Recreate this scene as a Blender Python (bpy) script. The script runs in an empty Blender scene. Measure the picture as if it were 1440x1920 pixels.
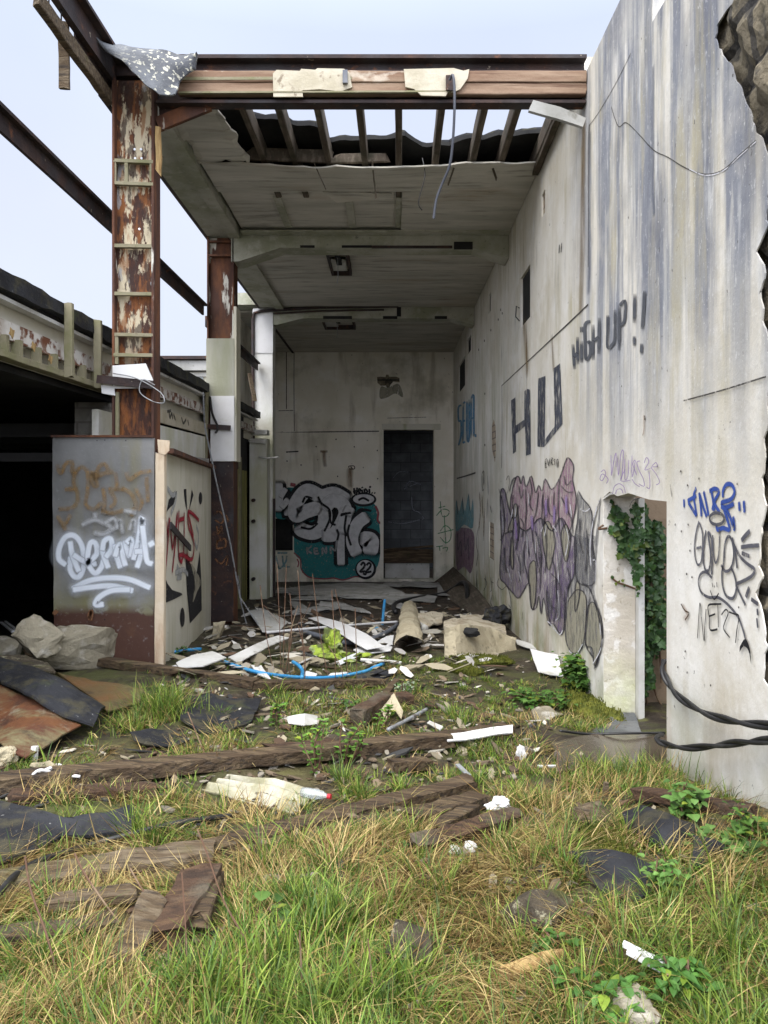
import bpy, bmesh, math, random
import numpy as np
from mathutils import Vector, Matrix, noise, geometry

random.seed(7); RNG = np.random.default_rng(7)
F, CX, CY, ZC = 1387.0, 733.0, 909.0, 1.86       # focal length in photo pixels, vanishing point, eye height
XW = 1.2                                          # the long rendered wall's plane
scene = bpy.context.scene
COL = scene.collection

# ------------------------------------------------------------------ camera
cam = bpy.data.cameras.new("camera"); camo = bpy.data.objects.new("camera", cam); COL.objects.link(camo)
camo.location = (0, 0, ZC); camo.rotation_euler = (math.radians(90), 0, 0)
cam.sensor_fit = 'VERTICAL'; cam.sensor_height = 36; cam.lens = F / 1920 * 36
cam.shift_x = -13 / 1920; cam.shift_y = -51 / 1920
cam.clip_start = 0.05; cam.clip_end = 600
scene.camera = camo

# ------------------------------------------------------------------ geometry of the site
ER = ([-5, 0, 1.5, 2.35, 3.2, 4.2, 5.1, 7.85, 10.6, 14.2, 20], [.98, .99, 1.05, 1.06, 1.21, 1.30, 1.34, 1.48, 1.65, 1.86, 1.90])
EL = ([-5, 0, 1.5, 2.35, 3.2, 4.5, 5.7, 7.5, 10.6, 14.2, 20], [.98, .99, 1.02, 1.03, 1.02, 1.10, 1.24, 1.41, 1.61, 1.86, 1.90])
def zg(x, y):
    er = np.interp(y, *ER); el = np.interp(y, *EL)
    t = min(max((x + 1.4) / 2.6, 0), 1)
    amp = 1.0 if y < 5 else max(0.15, 1 - (y - 5) / 2.0)
    n = noise.noise(Vector((x * 1.3, y * 1.3, 3.1))) * .055 + noise.noise(Vector((x * 4.1, y * 4.1, 7.7))) * .03 + noise.noise(Vector((x * 11, y * 11, 1.2))) * .013
    return ZC - (el + (er - el) * t) + n * amp
def P(px, py, d):
    return Vector(((px - CX) / F * d, d, ZC - (py - CY) / F * d))
def G(px, py, lift=0.0):
    lo, hi = 0.7, 22.0
    for _ in range(30):
        d = (lo + hi) / 2; p = P(px, py, d)
        if p.z > zg(p.x, p.y) + lift: lo = d
        else: hi = d
    return P(px, py, lo)
def on_plane(px, py, p0, n):
    r = Vector(((px - CX) / F, 1, -(py - CY) / F)); o = Vector((0, 0, ZC))
    return o + r * ((p0 - o).dot(n) / r.dot(n))

# ------------------------------------------------------------------ materials
MATS = {}
def mat(name, base, layers=(), rough=.8, bump=.25, bscale=30, bst=(1, 1, 1), spec=.3, metallic=0, alpha=None, attr=None, twoside=False, trans=0):
    if name in MATS: return MATS[name]
    m = bpy.data.materials.new(name); m.use_nodes = True; nt = m.node_tree; N = nt.nodes; L = nt.links
    for n in list(N): N.remove(n)
    out = N.new('ShaderNodeOutputMaterial'); bs = N.new('ShaderNodeBsdfPrincipled')
    bs.inputs['Roughness'].default_value = rough; bs.inputs['Metallic'].default_value = metallic
    bs.inputs['Specular IOR Level'].default_value = spec
    if trans: bs.inputs['Transmission Weight'].default_value = trans
    geo = N.new('ShaderNodeNewGeometry'); pos = geo.outputs['Position']
    sep = N.new('ShaderNodeSeparateXYZ'); L.new(pos, sep.inputs[0])
    def nz(s, st, det=6, rgh=.6, off=0):
        mp = N.new('ShaderNodeMapping'); mp.inputs['Scale'].default_value = st; mp.inputs['Location'].default_value = (off, off * 1.7, off * .6)
        L.new(pos, mp.inputs[0]); t = N.new('ShaderNodeTexNoise'); t.inputs['Scale'].default_value = s
        t.inputs['Detail'].default_value = det; t.inputs['Roughness'].default_value = rgh
        L.new(mp.outputs[0], t.inputs['Vector']); return t.outputs[0]
    def rng(sock, lo, hi, a=0, b=1):
        r = N.new('ShaderNodeMapRange'); r.inputs[1].default_value = lo; r.inputs[2].default_value = hi
        r.inputs[3].default_value = a; r.inputs[4].default_value = b; L.new(sock, r.inputs[0]); return r.outputs[0]
    def mul(a, b):
        x = N.new('ShaderNodeMath'); x.operation = 'MULTIPLY'; L.new(a, x.inputs[0])
        if isinstance(b, (int, float)): x.inputs[1].default_value = b
        else: L.new(b, x.inputs[1])
        return x.outputs[0]
    if attr:
        at = N.new('ShaderNodeAttribute'); at.attribute_name = attr; cur = at.outputs['Color']
    else:
        c = N.new('ShaderNodeRGB'); c.outputs[0].default_value = (*base, 1); cur = c.outputs[0]
    for i, l in enumerate(layers):
        if l.get('brick'):
            b = N.new('ShaderNodeTexBrick'); cb = N.new('ShaderNodeCombineXYZ')
            ax = l['brick']
            L.new(sep.outputs[ax[0]], cb.inputs[0]); L.new(sep.outputs[ax[1]], cb.inputs[1]); L.new(cb.outputs[0], b.inputs['Vector'])
            b.inputs['Scale'].default_value = 1; b.inputs['Brick Width'].default_value = l.get('bw', .44); b.inputs['Row Height'].default_value = l.get('rh', .215)
            b.inputs['Mortar Size'].default_value = l.get('ms', .008); b.inputs['Color1'].default_value = (0, 0, 0, 1); b.inputs['Color2'].default_value = (.25, .25, .25, 1); b.inputs['Mortar'].default_value = (1, 1, 1, 1)
            f = b.outputs['Color']
        else:
            f = nz(l.get('s', 3), l.get('st', (1, 1, 1)), l.get('det', 6), l.get('rg', .6), l.get('off', i * 3.3 + 1))
            f = rng(f, l.get('lo', .45), l.get('hi', .6))
        for key, ax in (('xr', 0), ('yr', 1), ('zr', 2)):
            if key in l: f = mul(f, rng(sep.outputs[ax], *l[key]))
        if 'm' in l: f = mul(f, rng(nz(l['m'][0], l['m'][3] if len(l['m']) > 3 else (1, 1, 1), 5, .6, i * 2.1 + 9), l['m'][1], l['m'][2]))
        f = mul(f, l.get('amt', 1.0))
        mx = N.new('ShaderNodeMix'); mx.data_type = 'RGBA'; L.new(f, mx.inputs[0]); L.new(cur, mx.inputs[6]); mx.inputs[7].default_value = (*l['c'], 1)
        cur = mx.outputs[2]
    L.new(cur, bs.inputs['Base Color'])
    if bump:
        b = N.new('ShaderNodeBump'); b.inputs['Strength'].default_value = bump; b.inputs['Distance'].default_value = .02
        L.new(nz(bscale, bst, 8, .65, 5), b.inputs['Height']); L.new(b.outputs[0], bs.inputs['Normal'])
    sh = bs.outputs[0]
    if twoside:
        tr = N.new('ShaderNodeBsdfTranslucent'); L.new(cur, tr.inputs[0]); ms = N.new('ShaderNodeMixShader'); ms.inputs[0].default_value = .3
        L.new(sh, ms.inputs[1]); L.new(tr.outputs[0], ms.inputs[2]); sh = ms.outputs[0]
    if alpha:
        aa = N.new('ShaderNodeAttribute'); aa.attribute_name = 'a'; f = aa.outputs['Fac']
        f = mul(f, rng(nz(alpha[0], alpha[1], 8, .7, 2), alpha[2], alpha[3], alpha[4] if len(alpha) > 4 else 0, alpha[5] if len(alpha) > 5 else 1))
        tp = N.new('ShaderNodeBsdfTransparent'); ms = N.new('ShaderNodeMixShader')
        L.new(f, ms.inputs[0]); L.new(tp.outputs[0], ms.inputs[1]); L.new(sh, ms.inputs[2]); sh = ms.outputs[0]
    L.new(sh, out.inputs[0]); MATS[name] = m; return m

V1 = (1, 1, .08)    # vertical streaks
# long wall: pale render, weather streaks towards the top, green and ochre at the foot
m_wall = mat('weathered_render', (.64, .615, .55), [
    dict(c=(.52, .48, .39), s=1.6, lo=.42, hi=.65, amt=.8),
    dict(c=(.74, .73, .70), s=5, lo=.5, hi=.7, amt=.55),
    dict(c=(.17, .185, .225), s=6.5, st=(1, 1, .085), det=9, rg=.6, lo=.41, hi=.55, amt=.92, yr=(5.0, 4.2), zr=(1.8, 2.7), m=(1.5, .28, .50)),
    dict(c=(.12, .13, .165), s=3.2, st=(1, 1, .10), det=9, rg=.6, lo=.45, hi=.57, amt=.85, yr=(5.0, 4.2), zr=(1.9, 3.0), m=(1.1, .40, .58)),
    dict(c=(.40, .36, .24), s=8, st=(1, 1, .10), det=8, lo=.48, hi=.62, amt=.75, zr=(1.3, 2.6), m=(1.3, .42, .58)),
    dict(c=(.62, .62, .60), s=17, st=(1, 1, .12), det=8, lo=.54, hi=.66, amt=.7, zr=(1.4, 2.4), m=(2.2, .42, .6)),
    dict(c=(.10, .11, .13), s=19, st=(1, 1, .10), det=8, lo=.56, hi=.70, amt=.6, zr=(1.7, 3.0), m=(1.6, .42, .6)),
    dict(c=(.66, .66, .65), s=30, st=(1, 1, .5), det=6, rg=.75, lo=.58, hi=.68, amt=.6, zr=(1.6, 2.2)),
    dict(c=(.36, .365, .36), s=2.0, det=8, rg=.7, lo=.48, hi=.64, amt=.4, yr=(5.0, 4.2), zr=(1.2, 1.9)),
    dict(c=(.36, .37, .28), s=3, st=(1, 1, .3), lo=.4, hi=.62, amt=.55, yr=(5.5, 9.0), zr=(3.9, 3.0)),
    dict(c=(.80, .79, .76), s=3.0, det=8, rg=.7, lo=.36, hi=.56, amt=.65, yr=(4.9, 4.3), zr=(1.95, 1.5)),
    dict(c=(.22, .24, .11), s=2.6, det=8, lo=.40, hi=.60, amt=.85, zr=(1.15, .5)),
    dict(c=(.34, .27, .16), s=6, st=(1, 1, .2), lo=.48, hi=.64, amt=.6, zr=(1.5, .6)),
    dict(c=(.66, .65, .62), s=70, det=3, lo=.64, hi=.72, amt=.6),
    dict(c=(.06, .055, .05), s=26, det=4, lo=.69, hi=.73, amt=.8)], rough=.9, bump=.16, bscale=38)
m_back = mat('stained_plaster', (.80, .765, .68), [
    dict(c=(.66, .62, .50), s=1.1, lo=.40, hi=.62, amt=.75),
    dict(c=(.83, .81, .76), s=2.2, lo=.52, hi=.66, amt=.7),
    dict(c=(.28, .26, .17), s=1.3, lo=.52, hi=.68, amt=.6, zr=(2.3, 3.2)),
    dict(c=(.30, .26, .18), s=4, st=(1, 1, .15), lo=.55, hi=.68, amt=.5),
    dict(c=(.22, .24, .15), s=2.5, lo=.42, hi=.6, amt=.7, zr=(.7, .05)),
    dict(c=(.08, .07, .06), s=14, det=3, lo=.70, hi=.74, amt=.8)], rough=.9, bump=.2)
m_ceil = mat('mouldy_ceiling_board', (.52, .50, .445), [
    dict(c=(.36, .345, .30), s=2.5, st=(.4, 2.2, 1), lo=.4, hi=.62, amt=.8),
    dict(c=(.12, .115, .10), s=5, st=(.35, 2.5, 1), det=9, rg=.68, lo=.52, hi=.72, amt=.8),
    dict(c=(.30, .20, .10), s=1.3, st=(.6, 1.5, 1), lo=.56, hi=.7, amt=.4),
    dict(c=(.45, .44, .40), s=14, st=(.3, 3, 1), lo=.6, hi=.72, amt=.5)], rough=.9, bump=.2, bscale=12)
m_conc = mat('grimy_concrete_beam', (.40, .39, .335), [
    dict(c=(.22, .235, .155), s=2.5, lo=.4, hi=.62, amt=.8), dict(c=(.48, .46, .41), s=9, lo=.55, hi=.7, amt=.5),
    dict(c=(.07, .07, .06), s=22, lo=.62, hi=.72, amt=.6)], rough=.9, bump=.3)
m_dark = mat('dark_and_shade', (.012, .012, .013), [dict(c=(.03, .03, .028), s=3, lo=.4, hi=.7)], rough=.95, bump=.1)  # near black for dark parts, and painted shade inside openings
m_felt_black = mat('black_roofing_felt', (.013, .0135, .016), [
    dict(c=(.03, .032, .038), s=6, lo=.45, hi=.65, amt=.7), dict(c=(.06, .07, .02), s=5, lo=.58, hi=.68, amt=.5),
    dict(c=(.30, .30, .28), s=60, det=2, lo=.71, hi=.75, amt=.6), dict(c=(.055,.05,.03), s=11, det=8, lo=.5, hi=.62, amt=.7)], rough=.7, bump=.3, bscale=60, spec=.25)
m_felt_lichen = mat('lichened_felt', (.085, .09, .10), [
    dict(c=(.14, .15, .165), s=4, lo=.45, hi=.6, amt=.8),
    dict(c=(.50, .49, .40), s=34, det=2, lo=.56, hi=.62, amt=.9, xr=(-1.62, -1.38))], rough=.85, bump=.5, bscale=70)
m_rust = mat('flaking_rust_column', (.048, .022, .016), [
    dict(c=(.22, .080, .026), s=9, st=(1, 1, .35), det=8, lo=.46, hi=.60, amt=.85),
    dict(c=(.47, .41, .29), s=11, st=(1, 1, .30), det=10, rg=.68, lo=.485, hi=.51, amt=.95, zr=(2.45, 2.8)),
    dict(c=(.20, .075, .022), s=24, st=(1, 1, .22), det=8, lo=.50, hi=.60, amt=.75),
    dict(c=(.035, .02, .017), s=16, st=(1, 1, .35), det=8, lo=.54, hi=.58, amt=.8),
    dict(c=(.26, .27, .28), s=9, st=(1, 1, .4), lo=.63, hi=.66, amt=.7)], rough=.85, bump=.7, bscale=35, bst=(1, 1, .5))
m_rust2 = mat('streaked_rust_column', (.062, .030, .022), [
    dict(c=(.15, .060, .027), s=7, st=(1, 1, .3), det=8, lo=.44, hi=.62, amt=.9),
    dict(c=(.55, .54, .48), s=8, st=(1, 1, .22), lo=.58, hi=.62, amt=.9, zr=(2.6, 3.1)),
    dict(c=(.05, .03, .025), s=6, st=(1, 1, .3), lo=.55, hi=.68, amt=.6)], rough=.85, bump=.4)
m_rustdark = mat('dark_rusted_steel', (.026, .018, .018), [
    dict(c=(.055, .030, .023), s=5, lo=.45, hi=.62, amt=.8), dict(c=(.05, .05, .055), s=3, lo=.5, hi=.65, amt=.6),
    dict(c=(.40, .34, .26), s=26, lo=.68, hi=.72, amt=.7), dict(c=(.18, .07, .03), s=11, lo=.6, hi=.7, amt=.6)], rough=.75, bump=.3)
m_beamface = mat('weathered_cladding_timber', (.185, .115, .075), [
    dict(c=(.29, .21, .145), s=4, st=(.3, 1, 3), lo=.42, hi=.6, amt=.8), dict(c=(.10, .055, .035), s=9, st=(.2, 1, 4), lo=.55, hi=.68, amt=.85),
    dict(c=(.48, .42, .34), s=5, st=(.5, 1, 1), lo=.60, hi=.66, amt=.7), dict(c=(.14, .15, .07), s=3, lo=.6, hi=.7, amt=.5)], rough=.85, bump=.3)
m_cream = mat('flaking_cream_paint', (.46, .42, .33), [
    dict(c=(.33, .295, .21), s=5, lo=.45, hi=.65, amt=.8), dict(c=(.16, .12, .08), s=13, lo=.63, hi=.70, amt=.8)], rough=.8, bump=.25)
m_galv = mat('galvanised_sheet', (.185, .187, .185), [
    dict(c=(.125, .128, .124), s=2.5, lo=.42, hi=.6, amt=.8), dict(c=(.18, .165, .085), s=4, st=(1, 1, .12), det=8, lo=.48, hi=.62, amt=.8),
    dict(c=(.15, .14, .06), s=3, det=8, lo=.42, hi=.58, amt=.85, zr=(1.4, 1.05)),
    dict(c=(.06, .026, .017), s=5, det=5, lo=.40, hi=.44, amt=1, zr=(1.14, 1.08)),
    dict(c=(.06, .026, .017), s=1, lo=.0, hi=.1, amt=1, zr=(1.09, 1.065)), dict(c=(.10, .045, .02), s=6, det=8, lo=.5, hi=.62, amt=.7, zr=(1.10, .95)),
    dict(c=(.30, .31, .33), s=40, lo=.6, hi=.75, amt=.4)], rough=.6, bump=.12, spec=.4)
m_board = mat('painted_board', (.56, .54, .46), [
    dict(c=(.42, .40, .29), s=2, st=(1, 1, .4), lo=.45, hi=.65, amt=.8), dict(c=(.30, .30, .16), s=4, st=(1, 1, .2), lo=.56, hi=.7, amt=.7),
    dict(c=(.10, .09, .07), s=20, lo=.68, hi=.74, amt=.6)], rough=.85, bump=.15)
m_creampost = mat('rust_stained_cream_post', (.55, .46, .34), [
    dict(c=(.28, .13, .055), s=4, st=(1, 1, .25), lo=.52, hi=.66, amt=.85), dict(c=(.62, .58, .50), s=3, lo=.5, hi=.65, amt=.6)], rough=.8)
m_white = mat('white_panel', (.62, .62, .62), [
    dict(c=(.48, .48, .46), s=3, lo=.45, hi=.66, amt=.6), dict(c=(.40, .38, .28), s=8, lo=.62, hi=.72, amt=.5)], rough=.6, bump=.06)
m_whitedirty = mat('dirty_white_board', (.52, .52, .50), [
    dict(c=(.34, .33, .29), s=4, lo=.42, hi=.64, amt=.7), dict(c=(.14, .12, .09), s=11, lo=.62, hi=.70, amt=.7)], rough=.7, bump=.12)
m_greyboard = mat('grey_fallen_board', (.34, .34, .33), [
    dict(c=(.20, .20, .18), s=3, lo=.42, hi=.62, amt=.8), dict(c=(.08, .07, .05), s=9, lo=.58, hi=.7, amt=.7)], rough=.85, bump=.15)
m_asbestos = mat('mossy_grey_cladding', (.34, .335, .28), [
    dict(c=(.26, .265, .18), s=4, st=(1, 1, .2), lo=.42, hi=.62, amt=.85), dict(c=(.16, .17, .16), s=6, st=(1, 1, .15), lo=.52, hi=.66, amt=.8, zr=(2.9, 3.3))], rough=.9)
m_pillar = mat('white_pillar_render', (.66, .66, .63), [
    dict(c=(.48, .49, .32), s=4, st=(1, 1, .3), lo=.40, hi=.6, amt=.9, zr=(3.2, 2.5)), dict(c=(.5, .48, .42), s=2, lo=.45, hi=.65, amt=.6)], rough=.85)
m_wood = mat('wet_dark_timber', (.066, .043, .024), [
    dict(c=(.15, .108, .062), s=14, st=(.22, 2.2, 2.4), lo=.46, hi=.62, amt=.8), dict(c=(.028, .020, .014), s=26, st=(.18, 2.6, 2.6), lo=.52, hi=.62, amt=.9),
    dict(c=(.09, .085, .03), s=4, lo=.58, hi=.70, amt=.55), dict(c=(.25, .22, .17), s=40, lo=.66, hi=.74, amt=.5)], rough=.7, bump=.9, bscale=30, bst=(.25, 2, 2))
m_woodgrey = mat('grey_weathered_timber', (.092, .064, .037), [
    dict(c=(.17, .135, .09), s=22, st=(.4, 2.2, 2), lo=.46, hi=.62, amt=.8), dict(c=(.04, .03, .022), s=26, st=(.25, 2.5, 2), lo=.53, hi=.64, amt=.9),
    dict(c=(.10, .10, .03), s=3, lo=.58, hi=.68, amt=.5)], rough=.85, bump=.7, bscale=50, bst=(.3, 2, 2))
m_woodred = mat('rotten_red_timber', (.066, .038, .023), [
    dict(c=(.13, .078, .042), s=18, st=(.3, 2, 2), lo=.48, hi=.62, amt=.7), dict(c=(.032, .02, .014), s=26, st=(.25, 2, 2), lo=.50, hi=.62, amt=.9), dict(c=(.12,.11,.08), s=5, lo=.5, hi=.65, amt=.6)], rough=.85, bump=.9, bscale=55)
m_woodpale = mat('greenish_batten', (.21, .19, .125), [
    dict(c=(.15, .15, .07), s=7, lo=.45, hi=.62, amt=.7), dict(c=(.10, .08, .05), s=24, lo=.6, hi=.7, amt=.6)], rough=.85)
m_splinter = mat('fresh_split_timber', (.34, .235, .10), [dict(c=(.20, .12, .045), s=18, st=(4, 4, .3), lo=.45, hi=.6)], rough=.8)
m_rafter = mat('stained_rafter', (.075, .058, .042), [
    dict(c=(.15, .125, .095), s=8, st=(4, .3, 2), lo=.48, hi=.64, amt=.8), dict(c=(.035, .035, .02), s=7, lo=.5, hi=.65, amt=.7)], rough=.85)
m_slabrock = mat('broken_concrete', (.25, .225, .165), [
    dict(c=(.16, .14, .10), s=4, lo=.42, hi=.62, amt=.8), dict(c=(.46, .44, .39), s=11, lo=.55, hi=.68, amt=.6),
    dict(c=(.10, .10, .08), s=16, lo=.64, hi=.72, amt=.7)], rough=.9, bump=.6, bscale=35)
m_slabtan = mat('tan_mossy_concrete', (.42, .37, .26), [
    dict(c=(.29, .25, .165), s=5, lo=.42, hi=.62, amt=.8), dict(c=(.10, .09, .06), s=12, lo=.58, hi=.68, amt=.8)], rough=.9, bump=.7)
m_rock = mat('dark_mossy_rock', (.085, .068, .045), [
    dict(c=(.035, .029, .021), s=9, det=9, rg=.7, lo=.42, hi=.60, amt=.85), dict(c=(.30, .28, .19), s=16, det=9, rg=.7, lo=.56, hi=.62, amt=.85), dict(c=(.075, .08, .02), s=8, det=8, lo=.52, hi=.64, amt=.7)], rough=.9, bump=1, bscale=45)
m_rustsheet = mat('rusty_sheet_metal', (.085, .033, .017), [
    dict(c=(.15, .062, .022), s=3.2, det=8, lo=.44, hi=.60, amt=.85), dict(c=(.16, .145, .075), s=3.2, st=(1, 2, 1), det=9, rg=.68, lo=.48, hi=.60, amt=.92),
    dict(c=(.24, .225, .16), s=7, det=9, rg=.7, lo=.58, hi=.68, amt=.7), dict(c=(.035, .018, .013), s=10, det=9, lo=.55, hi=.66, amt=.75)], rough=.6, bump=.3, spec=.45)
m_oliverust = mat('olive_rusty_sheet', (.085, .055, .020), [
    dict(c=(.12, .055, .018), s=4, det=8, lo=.46, hi=.62, amt=.8), dict(c=(.085, .08, .03), s=5, det=8, lo=.5, hi=.64, amt=.8), dict(c=(.03, .02, .012), s=9, det=9, lo=.55, hi=.66, amt=.8)], rough=.6, bump=.3, spec=.4)
m_blue = mat('blue_water_pipe', (.03, .20, .42), [dict(c=(.06, .25, .45), s=6, lo=.4, hi=.6), dict(c=(.06, .06, .05), s=20, lo=.6, hi=.7, amt=.6)], rough=.45, bump=0)
m_blackpipe = mat('black_cable_sheath', (.014, .014, .015), [dict(c=(.035, .035, .035), s=12, lo=.5, hi=.65)], rough=.5, bump=.1, spec=.5)
m_greypipe = mat('grey_conduit', (.10, .11, .13), [dict(c=(.16, .165, .18), s=9, lo=.45, hi=.65)], rough=.5, bump=.05)
m_hivis = mat('hi_vis_yellow_cloth', (.27, .36, .04), [dict(c=(.05, .06, .025), s=13, det=8, lo=.42, hi=.58, amt=.9), dict(c=(.30,.33,.22), s=8, lo=.56, hi=.64, amt=.7)], rough=.75, bump=.2)
m_reflect = mat('silver_reflective_tape', (.48, .5, .5), [dict(c=(.3, .31, .31), s=12, lo=.5, hi=.65)], rough=.4, bump=.1)
m_metalgrey = mat('grey_metal', (.22, .23, .24), [dict(c=(.09, .07, .06), s=12, lo=.52, hi=.66)], rough=.5)
m_redcap = mat('red_plastic', (.40, .02, .035), rough=.4, bump=0)
m_clear = mat('clear_plastic', (.75, .80, .80), rough=.15, bump=0, spec=.5, trans=.75)
m_brownwall = mat('brown_inner_plaster', (.26, .195, .135), [dict(c=(.20, .145, .10), s=2, lo=.42, hi=.62), dict(c=(.11, .10, .05), s=3, lo=.42, hi=.62, amt=.8, zr=(1.05, .6)), dict(c=(.36, .30, .24), s=5, lo=.6, hi=.7, amt=.5)], rough=.9)
m_whiterev = mat('peeling_white_reveal', (.58, .56, .52), [dict(c=(.46, .42, .35), s=3, lo=.42, hi=.62), dict(c=(.25, .22, .16), s=14, det=9, rg=.7, lo=.58, hi=.63, amt=.8), dict(c=(.66, .65, .62), s=9, lo=.55, hi=.6, amt=.7), dict(c=(.50, .52, .30), s=3, lo=.4, hi=.6, amt=.8, zr=(.95, .65))], rough=.85, bump=.5, bscale=18)
m_block = mat('rough_blockwork', (.17, .145, .10), [
    dict(c=(.28, .24, .165), s=6, lo=.45, hi=.6, amt=.8), dict(c=(.05, .046, .04), s=9, det=9, lo=.50, hi=.60, amt=.85), dict(c=(.03, .03, .032), brick=(1, 2), bw=.30, rh=.215, ms=.016, amt=.8)], rough=.95, bump=1, bscale=30)
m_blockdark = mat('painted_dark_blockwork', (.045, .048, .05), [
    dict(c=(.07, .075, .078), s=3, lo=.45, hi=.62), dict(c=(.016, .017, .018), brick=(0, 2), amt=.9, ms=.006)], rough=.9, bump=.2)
m_blockpale = mat('pale_blockwork', (.40, .38, .34), [dict(c=(.28, .26, .22), s=4, lo=.45, hi=.62), dict(c=(.2, .19, .17), brick=(0, 2), rh=.1, bw=.21, amt=.7)], rough=.9)
m_brickraw = mat('exposed_brick', (.42, .36, .27), [dict(c=(.30, .22, .15), s=10, lo=.45, hi=.6), dict(c=(.12, .10, .08), brick=(1, 2), rh=.075, bw=.22, amt=.8)], rough=.9)
m_softboard = mat('torn_insulation_foam', (.46, .41, .31), [dict(c=(.30, .25, .17), s=7, lo=.45, hi=.62), dict(c=(.12, .09, .06), s=14, lo=.6, hi=.68, amt=.8)], rough=.9, bump=.5)
m_glassdirty = mat('dirty_window_pane', (.20, .22, .22), [dict(c=(.12, .13, .12), s=3, lo=.4, hi=.6)], rough=.3, bump=0, spec=.5)
m_slab = mat('wet_concrete_slab', (.062, .048, .034), [dict(c=(.095, .077, .056), s=3, lo=.42, hi=.6, amt=.8), dict(c=(.12, .075, .045), s=4, lo=.6, hi=.68, amt=.6), dict(c=(.055, .055, .025), s=4, lo=.54, hi=.66, amt=.6)], rough=.16, bump=.05, spec=.5)
m_yellowrot = mat('algae_yellow_panel', (.26, .25, .07), [dict(c=(.14, .14, .05), s=3, st=(1, 1, .2), lo=.42, hi=.6), dict(c=(.40, .37, .12), s=5, st=(1, 1, .3), lo=.52, hi=.66), dict(c=(.04, .035, .02), s=11, lo=.6, hi=.68, amt=.8)], rough=.85)
m_ground = mat('soil_and_moss', (.034, .025, .016), [
    dict(c=(.062, .047, .030), s=4, lo=.45, hi=.65, amt=.8), dict(c=(.015, .011, .008), s=9, lo=.48, hi=.64, amt=.8),
    dict(c=(.060, .068, .017), s=2.2, det=9, rg=.7, lo=.44, hi=.58, amt=.8, yr=(7.2, 5.2)),
    dict(c=(.10, .105, .026), s=7, det=9, rg=.7, lo=.53, hi=.64, amt=.8, yr=(6.5, 4.8)),
    dict(c=(.11, .082, .04), s=1.8, lo=.44, hi=.60, amt=.7, yr=(3.2, 2.5)),
    dict(c=(.022, .016, .011), s=5, det=9, rg=.7, lo=.52, hi=.60, amt=.85),
    dict(c=(.12, .10, .08), s=7, det=8, lo=.54, hi=.66, amt=.7, yr=(4.8, 6.5)),
    dict(c=(.40, .37, .31), s=34, det=3, lo=.66, hi=.71, amt=.8, yr=(4.4, 5.4))], rough=.6, bump=1, bscale=26, spec=.4)
m_grass = mat('grass_blades', (.1, .1, .1), attr='Col', rough=.55, bump=0, twoside=True, spec=.35)
m_leaf = mat('leaf_colours', (.1, .1, .1), attr='Col', rough=.5, bump=0, twoside=True, spec=.4)
m_moss = mat('bright_moss', (.13, .14, .018), [dict(c=(.06, .075, .012), s=18, lo=.42, hi=.6, amt=.8), dict(c=(.22, .20, .03), s=30, lo=.55, hi=.7, amt=.7)], rough=.95, bump=1, bscale=90)
m_stem = mat('dead_stem', (.10, .055, .034), [dict(c=(.17, .12, .075), s=9, lo=.5, hi=.6)], rough=.8, bump=0)
m_corr = mat('dirty_corrugated_sheet', (.40, .38, .30), [dict(c=(.22, .21, .12), s=7, det=9, rg=.7, lo=.42, hi=.58, amt=.85), dict(c=(.06, .05, .03), s=18, det=8, lo=.58, hi=.66, amt=.85)], rough=.85, bump=.4)
m_chips = mat('rubble_chips', (.1, .1, .1), attr='Col', rough=.85, bump=.3)

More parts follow.
